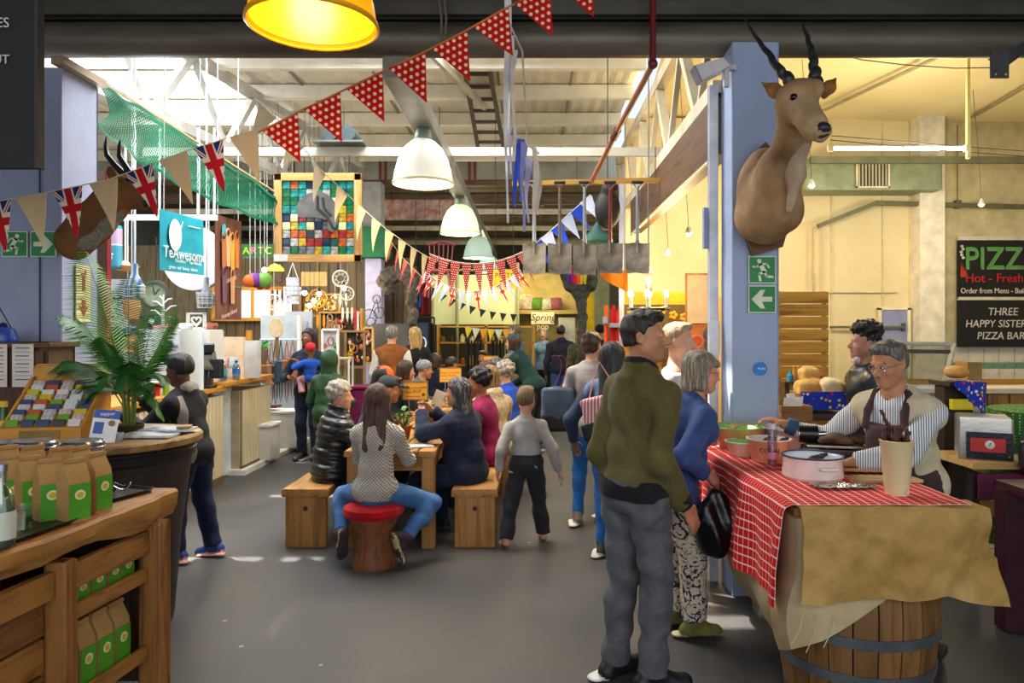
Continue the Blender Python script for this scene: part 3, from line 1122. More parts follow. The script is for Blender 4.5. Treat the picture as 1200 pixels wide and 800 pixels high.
# trusses
def truss(name, x, zt, zb, ys, dx, m, w_=.095):
 o = thing(name, '', '')
 del o['label'], o['category']
 o['kind'] = 'structure'
 y0, y1 = ys[0], ys[-1]
 fx = lambda y: x + dx * (y - y0)
 MB().bar((fx(y0), y0, zt), (fx(y1), y1, zt), w_, w_ * 1.2).build('top_chord', m, o)
 MB().bar((fx(y0), y0, zb), (fx(y1), y1, zb), w_, w_ * 1.2).build('bottom_chord', m, o)
 for i in range(len(ys) - 1):
  a, c = ys[i], ys[i + 1]
  md = (a + c) / 2
  MB().bar((fx(a), a, zt), (fx(md), md, zb), w_ * .5, w_ * .5).build('web', m, o)
  MB().bar((fx(md), md, zb), (fx(c), c, zt), w_ * .8, w_ * .8).build('web', m, o)
 return o
truss('truss_left', -3.95, 4.6, 3.78, [5.0, 6.4, 7.75, 9.1, 10.5, 11.9, 13.0], .12, mat('cfcfca', .5, h2='a5a29a', scale=3))
truss('truss_right', 1.29, 4.12, 3.32, [4.95, 6.2, 7.3, 8.4, 9.5, 10.6], 0, mat('d8cfb4', .55, h2='b3a582', scale=3))
struct(MB().bar((-3.9, 7.32, 3.46), (1.3, 7.32, 3.46), .06, .085).build('beam_tie', mat('d5d0bf', .6, h2='b3ac98', scale=2)))
struct(MB().bar((-.6, 9.4, 4.55), (-1.7, 4.95, 4.6), .05, .08).build('beam_brace', mat('b3ac98', .6)))
o = MB().box((1.31, 7.0, 3.08), (.13, 4.1, .42)).build('beam_wood', wood('60462f', '38271a', 1))
struct(o)
struct(MB().bar((1.24, 5, 2.84), (1.24, 9, 2.84), .02, .02).build('trim_4', mat('d8cba8', .5)))
# trunking that carries the row of lamps
tr = MB().bar((-.88, 4.72, 3.38), (-.88, 17, 3.38), .17, .13)
struct(tr.build('beam_trunking', mat('8f8b7f', .4, .4, h2='6a665b', scale=4)))
# steel posts further back and right hall partitions
struct(MB().bar((1.0, 8.0, 0), (1.0, 8.0, 3.3), .05, .05).build('column_pole', mat('aeb2c4', .4, .3)))
# platform on the left, skirting
struct(MB().box((-6.1, 9.6, .03), (5.66, 2.6, .06)).build('floor_platform', mat('d8d6cc', .5)))
# duct, conduits in the right hall
du = thing('air_duct', 'grey sheet metal air duct with a square vent on the cream wall', 'duct', (4.3, 9.3, 3.42))
MB().box((0, 0, .2), (1.72, .42, .4), bev=.01).build('casing', mat('8f9a7d', .5, .3), du)
vf = MB()
for x0, z0, dx, dz in ((-.2, .2, .02, .36), (.2, .2, .02, .36), (0, .03, .42, .02), (0, .37, .42, .02)):
 vf.box((x0 - .02, -.225, z0), (dx, .02, dz))
vo = vf.build('vent_frame', mat('d9d2b4', .5), du)
MB().box((-.02, -.213, .2), (.38, .005, .34)).build('vent_back', mat('3d3c33', .8), du)
for i in range(9):
 inst(vo, du, (0, 0, 0)) if False else MB().box((-.19 + i * .042, -.222, .2), (.016, .014, .34)).build('slat', mat('b9b293', .5), du)
struct(MB().bar((3.35, 8.7, 3.7), (7.5, 8.7, 3.7), .06, .08).build('beam_angle', mat('6d6f55', .5, .3)))
cd = thing('conduit', 'grey square conduit bent along the cream wall above the plank screen', 'conduit', (0, 0, 0))
for a, c in (((3.7, 9.35, 3.0), (4.45, 9.35, 3.3)), ((4.45, 9.35, 3.3), (7.5, 9.35, 3.22))):
 MB().bar(a, c, .05, .055).build('run', mat('6c6c50', .5, .3), cd)
MB().bar((3.7, 9.45, 3.0), (3.7, 9.45, 1.95), .025, .025).build('drop', mat('cfc096', .6), cd)
MB().box((5.5, 9.35, 3.28), (.07, .07, .1)).build('bracket', mat('5d5d45', .5), cd)
MB().bar((5.5, 9.35, 3.3), (5.5, 9.35, 4.3), .012, .012).build('hanger', mat('7c7a60', .5), cd)
cd2 = thing('conduit', 'short grey pipe low on the cream wall behind the man with tall hair', 'conduit', (0, 0, 0))
MB().bar((3.9, 9.45, 1.70), (4.86, 9.45, 1.70), .03, .03).build('run', mat('6c6c50', .5, .3), cd2)
MB().box((4.86, 9.47, 1.70), (.04, .04, .1)).build('flange', mat('4d4d3a', .5, .3), cd2)
struct(MB().box((4.75, 9.5, 1.45), (.34, .04, .95)).build('window_1', mat('8b93b5', .5)))
o = bpy.data.objects['window_1']
for x0, z0, dx, dz in ((-.19, .475, .04, 1.0), (.19, .475, .04, 1.0), (0, .97, .42, .04)):
 MB().box((x0, -.01, z0), (dx, .05, dz)).build('window_frame', mat('e6dcb8', .6), o)
fl = thing('tube_light', 'long white fluorescent tube lamp hanging in the yellow hall', 'lamp', (3.55, 7.0, 3.42))
MB().tube([(-.64, 0, 0), (.64, 0, 0)], .019, 8).build('tube', emis('fff4e0', 9), fl)
for sx in (-.66, .66):
 MB().box((sx, 0, 0), (.05, .05, .06)).build('end_cap', mat('d9cf9a', .5), fl)
MB().bar((.67, 0, -.1), (.67, 0, .93), .03, .03).build('drop_rod', mat('d8cb86', .5), fl)
MB().box((.64, 0, .9), (.14, .08, .06)).build('ceiling_box', mat('d8cb86', .5), fl)
light('POINT', 'tube_glow', (3.6, 7.0, 3.25), 62, (1, .9, .66), shadow_soft_size=.3)
for i, (px, py, y) in enumerate(((951, 218, 7.5), (1150, 240, 8.3), (807, 274, 7.6), (783, 297, 8.6))):
 p = at(px, py, y)
 l_ = thing('pendant_spot', ('tiny silver spot bulb hanging just right of the antelope chest', 'tiny silver spot bulb hanging before the pizza bay wall',
'tiny silver spot bulb, higher of two before the orange wall', 'tiny silver spot bulb, lower of two before the orange wall')[i], 'lamp', p, group='small spot bulbs in the yellow hall')
 MB().lathe([(.018, .07), (.035, .02), (.038, 0)], n=10).build('shade', mat('d7dadb', .25, .7), l_)
 MB().ball((0, 0, .005), .028).build('bulb', emis('fff2dc', 8), l_)
 MB().tube([(0, 0, .06), (-.03, 0, .55), (-.1, 0, 4.46 - p.z)], .003, 4).build('wire', IRON, l_)
light('POINT', 'spot_glow', at(800, 290, 8.0), 60, (1, .74, .38), shadow_soft_size=.2)
light('POINT', 'spot_glow_pizza', at(1150, 250, 7.8), 30, (1, .85, .6), shadow_soft_size=.2)
# wires strung across
def wire(name, label, pts, r=.004, m=IRON):
 o = MB().tube(pts, r, 5).build(name, m)
 return tag(o, label, 'wire')
wire('cable', 'dark cable sagging under the beam at top right', [at(992, 66, 5.2), at(1010, 70, 5.2), at(1060, 76, 5.3), at(1120, 80, 5.3), at(1172, 79, 5.3)])
wire('cable', 'thin grey wire from the antelope muzzle towards the right, upper of the pair', [at(975, 159, 5.6), at(1060, 166, 6.5), at(1120, 171, 7.2), at(1199, 177, 8)])
wire('cable', 'thin grey wire from the antelope muzzle towards the right, lower of the pair', [at(973, 164, 5.6), at(1060, 172, 6.5), at(1130, 178, 7.2), at(1199, 183, 8)])
br = thing('bracket', 'dark steel bracket plate with two bolts at the top right corner', 'bracket', at(1184, 80, 4.3))
MB().box((0, .1, .06), (.11, .012, .17)).build('plate', mat('4b4a48', .5, .4), br)
MB().slab([(-.055, .1, .1), (.055, .1, .14), (.25, .1, .26), (.25, .1, .2), (.05, .1, .05)], (0, 1, 0), .03).build('arm', mat('3d3c3a', .5, .4), br)
for sx in (-.03, .03):
 MB().ball((sx, .09, -.005), .008, n=8, k=6).build('bolt', mat('c9c6b5', .3, .6), br)
# ---------------------------------------------------------------- the people
def spot(px, y):
 return Vector(((px - CX) / F * y, y, 0))
DENIM = cloth('3d5f92', h2='2c4a78')
DENIMB = cloth('2f6db5', h2='1f5796')
DENIMD = cloth('26344f', h2='1a2438')
GREYJ = cloth('5c5e62', h2='45474b', fscale=9)
BLACKC = cloth('1b1b1f')
CHAR = cloth('2b2b30')
NAVY = cloth('1b2136', h2='121726')
SOLEW = mat('dcd8cc', .6)
DKSHOE = mat('1d1c1e', .5)
# young man in the bomber jacket
p = Person('young man with short dark hair in an olive bomber jacket and grey jeans', spot(743, 3.42), rad(-54), H=1.79, beard=True, res=.0075, yaw=-54, wide=.86, lean=5,
skin='b98460', feet=((-.11, -.02, .085), (.10, .02, .085)), toes=((-.1, 1, 0), (.3, 1, 0)), hands=((-.2, .08, .85), (.19, .15, .85)), elbows=((.1, -1, -.2), (-.1, -1, -.2)))
p.wear('bomber_jacket', cloth('5a5430', h2='48431f', fscale=5), e=.022, hem=.02, cut=.03, collar=.055, mats2=[BLACKC], fold=.009, ff=(19, 12, 15), res=.0075)
b = SDF(.02)
p.torso(b, .026, 0, cuts=[(p.P + p.su * .03, p.su), (p.P - p.su * .06, -p.su)], sh=False)
for i in (0, 1):
 d_ = nrm(p.hand[i] - p.elb[i])
 b.cone(p.hand[i] - d_ * .075, p.hand[i], .052, .043, cuts=[(p.hand[i] - d_ * .012, d_), (p.hand[i] - d_ * .07, -d_)], k=.0)
p.part(b, 'knitted_trim', BLACKC, label='black ribbed waistband and cuffs')
p.pants(GREYJ, e=.017, flare=.012, fold=.009, ff=(10, 9, 26), waist=.02)
p.shoes(mat('161618', .5), mat('e8e6df', .5), L=.29, label='black trainer with white sole')
p.hair('short', hair_mat('1d130d', '3a281b'), vol=.008, curl=.0035, hl=(.068, .068))
# woman in white behind him
p = Person('woman with pulled back fair hair and a white top, face beside the bomber jacket', spot(793, 4.75), rad(-118), H=1.74, female=True, res=.0095, skin='e0a98a', yaw=8, brow='8a6a4a', lip='b8604f')
p.wear('white_top', cloth('e6e2dc'), e=.012, hem=-.08, sleeve=.5, cut=0, neckcut=-.05)
p.pants(DENIM)
p.shoes(mat('8a8a88'), SOLEW)
p.hair('short', hair_mat('a98a62', 'd0b48a'), vol=.007, hl=(.066, .074))
# woman with grey bob and denim shirt
p = Person('woman with a grey bob and spectacles in a blue denim shirt and leaf print trousers', spot(786, 4.0), rad(-76), H=1.585, lean=18, female=True, res=.0085, skin='d89a7c', wide=1.08, belly=.03,
yaw=-6, pitch=6, brow='8d8374', hands=((-.16, .3, .9), (.20, .13, .90)), feet=((-.09, .06, .075), (.09, .10, .075)), toes=((0, 1, 0), (-.0, 1, 0)))
p.wear('denim_shirt', cloth('42588f', h2='33477a', fscale=8), e=.026, hem=-.1, cut=.05, collar=.03, fold=.007, ff=(18, 14, 18))
g = G('leaf_print', .8)
v = g.co()
vo = g.n('TexVoronoi', {'Vector': g.n('Mapping', {'Vector': v, 'Scale': (1, 1, .55)}).outputs[0], 'Scale': 26.0}).outputs
nz = g.noise(v, 15, 3, .6, 2.5)
c_ = g.ramp(nz, (.38, C('2a2340')), (.44, C('d8cbb4')), (.56, C('e4d8c4')), (.6, C('8b6a48')), (.66, C('38304a')), mode='CONSTANT')
g.set(Base_Color=c_)
LEAFP = g.m
p.pants(LEAFP, e=.02, flare=.014, fold=.006, length=.93)
p.shoes(mat('7c7a3c', .7, h2='5e5d2c'), mat('cfc58f', .6), L=.265, label='olive lace-up shoe with pale sole')
p.hair('bob', hair_mat('7d7463', 'c2b79f'), vol=.014, fringe=1)
p.glasses(mat('7a2a1c', .3))
GREYWOMAN = p
# black carrier bag she holds
hx = p.root.matrix_basis @ Vector(p.hand[1])
b = SDF(.05)
b.ell((0, 0, -.28), (.10, .075, .12))
b.ell((.01, .01, -.17), (.075, .05, .12))
b.cone((-.03, 0, -.06), (-.06, 0, -.2), .012, .05)
b.cone((.03, 0, -.06), (.06, 0, -.2), .012, .05)
o = b.build('carrier_bag', mat('0d0d0f', .28, bump=.5, bscale=16), .009, None, wob(.008, (40, 30, 14)))
o.location += hx + Vector((.02, -.05, -.02))
tag(o, 'black plastic carrier bag hanging from the hand of the grey haired woman', 'bag')
# woman with a bun, grey top, tote
p = Person('woman with messy brown bun in a grey top with a tote on her shoulder', spot(693, 6.25), rad(-12), H=1.665, female=True, res=.011, yaw=-25, skin='d49a78',
feet=((-.11, -.06, .075), (.07, .2, .075)), hands=((-.16, .3, 1.0), (.2, .2, 1.0)))
p.wear('grey_top', cloth('a8a29d', h2='8d8784'), e=.02, hem=-.16, cut=.02, fold=.006)
p.pants(DENIMB, e=.01, flare=.0)
p.shoes(mat('6a5a4c'), SOLEW)
p.hair('bun', hair_mat('3a2519', '6b4a35'), vol=.012, curl=.004)
P_BUN = p
# tote bag
t = thing('tote_bag', 'denim and black tote with red strap, carried by the woman with a bun', 'bag', p.root.location + Vector((-.29, -.02, .80)))
b = SDF(.03)
b.box((0, 0, .2), (.11, .035, .15), rnd=.03)
b.build('pouch', mat('5a6a7d', .8, h2='3e4a59'), .01, t, wob(.006, (20, 10, 16)))
b = SDF(.02)
b.box((0, 0, .08), (.113, .04, .05), rnd=.03)
b.build('base_panel', mat('232226', .7), .01, t)
for dx in (-.05, .05):
 MB().sheet(lambda u, v_, dx=dx: (dx + (.05 if dx < 0 else 0) + .04 * math.sin(u * 3.1) - .06 + .2 * u * (1 - u), -.04 + v_ * .03, .34 + .32 * math.sin(u * math.pi * .5) * (1 if u < .9 else .95)), 8, 1, .004).build('strap', mat('8d3f4a', .7), t)
# woman with black hair
p = Person('woman with long black hair in a dark denim jacket and bright blue jeans', spot(718, 5.35), rad(-20), H=1.585, female=True, res=.0105, yaw=-20, skin='a06c48',
hands=((-.3, .02, .82), (.2, .12, .9)), feet=((-.08, 0, .07), (.09, .12, .07)))
p.wear('denim_jacket', cloth('2e3d58', h2='222e44'), e=.022, hem=-.02, cut=.02)
p.pants(DENIMB, e=.01, flare=.0)
p.shoes(mat('2b2b2e'), SOLEW, label='black shoe with white stripe')
p.hair('long', hair_mat('0f0e12', '3a3d48'), vol=.016, ln=.12)
g = G('pink_stripe', .7)
sx_ = g.sep(g.co())
g.set(Base_Color=g.mix(g.m_('GREATER_THAN', g.m_('FRACT', g.m_('MULTIPLY', sx_[0], 42)), .5), C('e2b9b4'), C('9c5a66')))
t = thing('shoulder_bag', 'pink striped and black bag held by the woman with long black hair', 'bag', p.root.location + Vector((-.11, -.18, .94)), rad(-15))
b = SDF(.02)
b.box((0, 0, .14), (.10, .03, .1), rotm(0, -14, 0), rnd=.02)
b.build('striped_panel', g.m, .01, t)
b = SDF(.02)
b.box((.0, 0, .03), (.105, .035, .045), rotm(0, -18, 0), rnd=.02)
b.build('lower_panel', mat('151517', .6), .01, t)
MB().tube([(-.08, 0, .24), (-.05, .05, .4), (-.02, .08, .5), (.05, .06, .4), (.09, 0, .25)], .006, 6).build('strap', mat('c98d8d', .6), t)
# boy
p = Person('small barefoot boy in a grey long sleeved shirt and dark trousers walking away', spot(617, 5.65), rad(12), H=1.19, res=.0085, headk=1.1, skin='cf9b7c', yaw=-30, lean=4,
feet=((-.19, -.12, .05), (.15, .06, .05)), hands=((-.22, .02, .58), (.27, -.05, .52)), toes=((-.1, 1, 0), (.1, 1, 0)), brow='8a6b48')
p.wear('shirt', cloth('a9a59e', h2='938f8a'), e=.017, hem=-.06, cut=.01, fold=.006, ff=(20, 16, 20))
p.pants(CHAR, e=.02, flare=.012, fold=.006)
p.hair('short', hair_mat('6b543c', '94795a'), vol=.006)
for i in (0, 1):
 b = SDF(.012)
 a = p.an[i]
 d = nrm(p.toes[i])
 b.cone(a + V3(0, 0, .01), a - V3(0, 0, .012), .026, .028)
 b.cone(a + V3(0, 0, -.022) - d * .02, a + d * .085 + V3(0, 0, -.032), .027, .02)
 r_ = np.cross(d, V3(0, 0, 1))
 for q in range(5):
  e = a + d * (.105 - .006 * abs(q - 1)) + r_ * (q - 2) * .012 * (1 if i else -1) + V3(0, 0, -.04)
  b.cone(e - d * .03, e + d * .01, .011, .0085, k=.004)
 p.part(b, 'foot', skin_mats('cf9b7c')[0], res=.006, label='bare foot')
# girl on the red stool
p = Person('young woman with long brown hair in a cream cable sweater sitting on the red stool', spot(440, 5.14), rad(-4), H=1.6, seat=.45, wide=.86, lean=5, female=True, res=.0085, yaw=6, skin='cf9678',
feet=((-.25, .0, .2), (.2, -.03, .19)), knees=((-.75, 1, -.1), (.85, .9, -.1)), hands=((-.08, .42, .78), (.10, .42, .78)), elbows=((-.55, -.6, -.8), (.55, -.6, -.8)),
toes=((-.18, .22, -1), (.28, .22, -1)), belly=.01)
g = G('cable_knit', .9)
v = g.co('Object', (1, 1, 1))
sx_ = g.sep(v)
d1 = g.m_('SINE', g.m_('MULTIPLY', g.m_('ADD', sx_[0], sx_[2]), 270))
d2 = g.m_('SINE', g.m_('MULTIPLY', g.m_('SUBTRACT', sx_[0], sx_[2]), 270))
kn = g.m_('MAXIMUM', d1, d2)
g.set(Base_Color=g.ramp(kn, (.2, C('b5ada0')), (.9, C('e6dfd2'))))
g.bump(kn, .9, .012)
p.wear('cable_sweater', g.m, e=.021, hem=-.07, cut=.02, fold=.005, ff=(14, 10, 14))
p.pants(cloth('4a74a8', h2='35598a'), e=.014, flare=.004, length=.88, fold=.005)
p.shoes(mat('3a2730', .7), mat('b9a974', .7), L=.25, high=.05, label='dark canvas shoe with gum sole')
p.hair('long', hair_mat('3c2217', '7d4c35'), vol=.014, ln=.17)
t = thing('stool', 'tree trunk stool with a round red cushion under the young woman', 'stool', spot(438, 5.16))
MB().lathe([(.15, 0), (.15, .03), (.135, .1), (.125, .18), (.14, .27), (.175, .34), (.175, .36)], n=20, sx=1.02).build('trunk', wood('7d4a2b', '46260f', 2), t)
MB().lathe([(.0, .355), (.2, .358), (.215, .385), (.21, .42), (.17, .445), (.0, .452)], n=28).build('cushion', cloth('b5101d', h2='8f0a14'), t)
# left bench: grey haired woman in puffer
p = Person('older woman with short silver hair in a shiny black puffer coat on the left bench', spot(388, 5.92), rad(-58), H=1.53, seat=.44, lean=7, female=True, res=.0095, skin='d6a285', yaw=-18, pitch=3, belly=.05, wide=1.1,
hands=((-.05, .42, .74), (.16, .40, .76)), brow='9a948a')
p.wear('puffer_coat', mat('17181d', .32, bump=.2, bscale=30, spec=.6), e=.035, hem=-.1, cut=.0, collar=.06, quilt=.016, fold=0)
p.pants(BLACKC)
p.shoes(DKSHOE, mat('8a8a88'))
p.hair('afro', hair_mat('a39b8d', 'd9d2c4'), vol=.022, curl=.006)
# right bench: navy jacket
p = Person('woman with long silver streaked hair in a navy quilted jacket on the right bench', spot(548, 5.86), rad(62), H=1.62, seat=.44, lean=9, female=True, res=.0095, skin='c98f70', yaw=10, belly=.05, wide=1.1,
hands=((-.02, .44, .98), (.10, .42, .99)), elbows=((-.8, -.2, -1), (.8, -.2, -1)), feet=((-.2, .3, .075), (.12, .34, .075)))
p.wear('navy_jacket', cloth('20283f', h2='151b2d', fold=.8), e=.034, hem=-.12, cut=.0, collar=.04, quilt=.003, fold=0)
p.pants(DENIMD, e=.02)
p.shoes(DKSHOE, mat('3a3a3a'))
p.hair('long', hair_mat('2b2628', 'b5b0b0'), vol=.016, ln=.12)
def seated(label, px, y, rz, top, skin, hair=None, H=1.7, pant=BLACKC, res=.0135, lean=8, seat=.44, hat=None, style='short', vol=.012, curl=0, ln=0, yaw=0, pitch=6, female=False, hood=False, wide=1.05, quilt=0, tname='jacket', **kw):
 q = Person(label, Vector((px, y, 0)), rad(rz), H=H, seat=seat, lean=lean, res=res, skin=skin, yaw=yaw, pitch=pitch, female=female, wide=wide,
hands=kw.pop('hands', ((-.12, .38, .78), (.12, .4, .78))), **kw)
 q.wear(tname, top, e=.026, hem=-.1, collar=.03, hood=hood, quilt=quilt)
 q.pants(pant)
 if hair:
  q.hair(style, hair, vol=vol, curl=curl, ln=ln)
 if hat:
  q.cap(*hat)
 return q
def stander(label, px, y, rz, top, pant, skin, hair, H=1.74, res=.0135, style='short', vol=.012, ln=0, yaw=0, pitch=0, female=False, tname='jacket', arms=True, hem=-.08, wide=1.0, shoe=DKSHOE, curl=0, hood=False, lean=0, **kw):
 q = Person(label, spot(px, y), rad(rz), H=H, res=res, skin=skin, yaw=yaw, pitch=pitch, female=female, wide=wide, lean=lean, **kw)
 q.wear(tname, top, e=.024, hem=hem, collar=.02, hood=hood, arms=arms)
 q.pants(pant)
 q.shoes(shoe, mat('8a8680'))
 if hair:
  q.hair(style, hair, vol=vol, ln=ln, curl=curl)
 return q
HB, HDB, HGR, HBL = hair_mat('131013', '2e2a2c'), hair_mat('2c1c13', '4f3524'), hair_mat('8d8880', 'c4bfb6'), hair_mat('8d6c3e', 'd0b070')
seated('person with dark curly hair in a magenta fleece on the right bench', -0.38, 6.6, 75, cloth('8e1c4e', h2='6f1139'), 'a3704c', HB, style='afro', vol=.026, curl=.008, pant=DENIMD, female=True)
seated('woman with dark blonde hair in a beige patterned hooded jacket, seen from behind', -0.34, 7.15, 40, cloth('c7b396', h2='9c876b', fscale=30), 'cf9c7c', hair_mat('6a5230', 'b89a62'), style='bob', hood=True, female=True, lean=10)
q = seated('person in an orange baseball cap and black jacket leaning over the table', -1.64, 7.25, -70, BLACKC, '9a6848', HB, style='bob', hat=(mat('e2541b', .7), True, 'cap', 'orange cap'), pitch=18, yaw=-10, lean=14)
seated('man in a dark flat cap behind the nearest orange table sign', -1.6, 6.6, -75, CHAR, 'b27a58', HDB, hat=(mat('2c303a', .8), True, 'cap'), pitch=10, lean=30)
seated('woman with brown hair and sunglasses on her head, left of the grey beanie', -1.62, 8.5, -60, BLACKC, 'c58f70', HDB, style='bob', female=True, lean=15)
seated('man in a striped grey beanie seated at the middle table', -1.57, 9.15, -70, cloth('5a5852'), 'a87655', None, hat=(cloth('8a8f96', h2='5c6168', fscale=30), False, 'beanie', 'grey knitted beanie'), lean=22)
seated('person with dark red hair at the middle table behind the second orange sign', -0.34, 8.6, 85, cloth('3a4f94'), 'c48d6d', hair_mat('3a1519', '6b2a2c'), style='bob', female=True, lean=18)
seated('man with silver and black hair in pale blue at the middle table', -0.31, 9.25, 60, cloth('4a74c4'), 'd3a284', hair_mat('26262a', 'aaa9a8'), yaw=20, lean=14)
seated('person with light curly hair in a royal blue fleece at the middle table', -0.22, 7.92, 35, cloth('2348a8'), 'c99b7e', hair_mat('8d8274', 'd4cabb'), style='afro', vol=.028, curl=.009, female=True, lean=10)
seated('person with brown hair in dark navy at the far table, back turned', -1.47, 10.8, -20, NAVY, 'b98260', HDB, style='bob', female=True, lean=10)
seated('boy in a bright blue jacket at the far table', -1.45, 11.5, -40, cloth('1f46ae'), 'c08a68', HDB, H=1.6, lean=26)
seated('man with dark hair and beard facing us at the far table', -0.74, 12.75, 150, CHAR, 'b07a58', HDB, beard=True, lean=16)
seated('woman with fair brown hair at the far table beside the third sign', -0.27, 11.2, 160, cloth('6a6155'), 'd3a284', hair_mat('6b5436', 'a08558'), style='bob', female=True, lean=18)
q = stander('woman in a teal cap and dark green jumper bending over the middle table', 626, 9.9, 62, cloth('15332f'), BLACKC, 'cf9c7c', HDB, style='bob', lean=34, female=True, H=1.72, pitch=-4, hands=((-.1, .55, .8), (.15, .5, .85)))
q.cap(mat('1f5e66', .8), True, 'cap', 'teal cap')
stander('man in a brown gilet over white sleeves, back turned, at the trinket stall', 459, 10.2, -4, cloth('8a5426', h2='6f3f19'), DENIM, 'c9957a', hair_mat('6a665f', 'a8a49d'), H=1.74, wide=1.08, tname='gilet', arms=False).wear('white_sleeves', cloth('d6d3cd'), e=.022, torso=False)
stander('woman with long blonde hair in black beside the man in the brown gilet', 486, 10.75, 12, BLACKC, BLACKC, 'd8a88a', hair_mat('9c7b42', 'd8bc7c'), style='long', ln=.2, female=True, H=1.72, yaw=25)
p = Person('youngster in a green velvet hoodie with the hood up, back turned', spot(383, 8.0), rad(-20), H=1.43, res=.0115, lean=6, skin='a06c48', hands=((-.16, .24, .86), (.16, .24, .86)))
p.wear('green_hoodie', mat('1f4a26', .55, h2='123117', scale=9, bump=.3), e=.03, hem=-.18, cut=0)
p.hoodup(MATS[('p', '1f4a26', .55, 0.0, '123117', 9, .3, 40, .22, 0, (1, 1, 1))])
p.pants(cloth('2f4a3a'))
p.shoes(DKSHOE, mat('8a8680'))
p = stander('woman with long dark hair holding a baby, facing us by the handbag wall', 362, 9.3, 172, NAVY, NAVY, '6e4630', hair_mat('1d1214', '40282a'), style='long', ln=.1, female=True, H=1.7, yaw=-12, lip='7c3f36',
hands=((-.02, .26, 1.24), (.16, .24, 1.08)), elbows=((-.7, -.4, -.6), (.7, -.4, -.6)))
q = Person('baby in a royal blue coat and red hat carried by the long haired woman', p.root.location + Vector((.09, -.26, 1.06)), rad(35), H=.72, seat=-.02, res=.0095, headk=1.25, skin='7a4e38', lean=-6,
hands=((-.16, .1, .16), (.16, .1, .16)), feet=((-.06, .12, -.18), (.06, .12, -.18)))
q.wear('blue_coat', cloth('1d4fb0', h2='123a8a'), e=.022, hem=-.06, collar=.02)
q.pants(cloth('d9a2ac'), e=.015)
q.cap(mat('b51f26', .8), False, 'hat', 'red knitted hat')
stander('man in dark hooded jacket and jeans walking away down the hall', 657, 13.6, 5, cloth('2b2a38'), DENIM, 'a06c48', HB, H=1.77, hood=True, wide=1.08)
stander('man with cropped grey hair in a blue plaid shirt under the cushion shelf', 604, 12.6, 70, cloth('2c4a7c', h2='6a86b4', fscale=40), CHAR, 'd09a7c', hair_mat('5a4a3c', '8d7b66'), vol=.004, H=1.78)
stander('fair haired woman in a light blue jacket, left of the far hooded man', 637, 15.2, 170, cloth('86a8c4'), BLACKC, 'd9aa8c', hair_mat('9c8a6a', 'cbb890'), style='bob', female=True, H=1.7)
q = stander('person in a black beanie far down the hall right of the hooded man', 703, 12.2, 10, BLACKC, BLACKC, 'a06c48', None, H=1.77)
q.cap(cloth('121614'), False, 'beanie')
stander('person in a long camouflage patterned coat far down the hall', 681, 13.0, 20, cloth('5e5a3a', h2='2b2c1a', fscale=24), CHAR, 'a06c48', HDB, H=1.72, hem=-.3)
# youth reading at the round counter
p = Person('youth with black hair in a black hoodie reading at the dark round counter', spot(226, 5.3), rad(80), H=1.5, lean=10, res=.009, skin='5e3b28', yaw=8, pitch=14, lip='5a3029',
hands=((-.2, .40, 1.06), (-.02, .42, 1.16)), elbows=((-.5, -.8, -.8), (.5, -.8, -.8)), feet=((-.10, .06, .075), (.10, -.10, .075)), brow='120d0b', toes=((.0, 1, -.1), (.0, 1, -.1)))
g = G('hoodie_panels', .85)
v = g.sep(g.co())
band = g.m_('MULTIPLY', g.sm(v[0], -.15, -.105), g.m_('MULTIPLY', g.m_('LESS_THAN', v[1], .02), g.sm(v[2], .72, 1.2)))
g.set(Base_Color=g.mix(band, C('131316'), C('8d8680')))
p.wear('hoodie', g.m, e=.026, hem=-.16, cut=.01, hood=True, mats2=[mat('8d867c', .85)], fold=.006)
p.pants(cloth('1a2440', h2='111a30'), e=.018, flare=.012)
p.shoes(mat('1b3f86', .6), mat('d59a8c', .5), L=.265, label='blue trainer with pink sole')
p.hair('short', hair_mat('100d0e', '2c292a'), vol=.02)
# server behind the palm
q = stander('server in a dark cap half hidden behind the palm fronds', 151, 7.4, -80, CHAR, CHAR, 'c98f70', HDB, H=1.72, res=.012)
q.cap(mat('2b3f58', .8), True, 'cap')
# biltong seller
g = G('striped_shirt', .8)
v = g.sep(g.co())
st_ = g.m_('GREATER_THAN', g.m_('FRACT', g.m_('MULTIPLY', g.m_('ADD', v[0], g.m_('MULTIPLY', v[1], .5)), 80)), .66)
g.set(Base_Color=g.mix(st_, C('dfe3e6'), C('4a4644')))
STRIPE = g.m
p = Person('seller with grey hair and spectacles in a striped shirt, cream gilet and brown apron', spot(1064, 3.84), rad(128), H=1.66, lean=18, res=.0085, skin='b9835f', yaw=-14, pitch=14, belly=.04, wide=.98, brow='4d4742',
hands=((.05, .48, 1.02), (.56, .28, 1.14)), elbows=((-1, -.3, -.3), (.3, -.4, -1)), lip='ad7662', grip=(.5, .6))
p.wear('striped_shirt', STRIPE, e=.022, hem=-.08, cut=.015, collar=.03, mats2=[mat('2c3430', .8)], fold=.006, ff=(18, 12, 20))
b = SDF(.03)
p.torso(b, .036, 0, cuts=[(p.P - p.su * .05, -p.su), (p.neck - p.su * .0, nrm(p.su + p.sf * .2))], low=True)
M_ = np.stack([p.sr, p.sf, p.su], 1)
b.box(p.P + p.su * .3 + p.sf * .22, (.07, .16, .32), M_, op='s')
p.part(b, 'gilet', cloth('cfc3a4', h2='b5a988'), wob(.004))
b = SDF(.03)
b.ell(p.P + p.su * .2 + p.sf * .02, (.16, .215, .27), M_, cuts=[(p.P + p.sf * .06, -p.sf), (p.P + p.su * .37, p.su), (p.P + p.sr * .115, p.sr), (p.P - p.sr * .115, -p.sr)])
b.ell(p.P + p.su * -.08 + p.sf * .02, (.2, .185, .4), M_, cuts=[(p.P + p.sf * .03, -p.sf), (p.P + p.su * .1, p.su)])
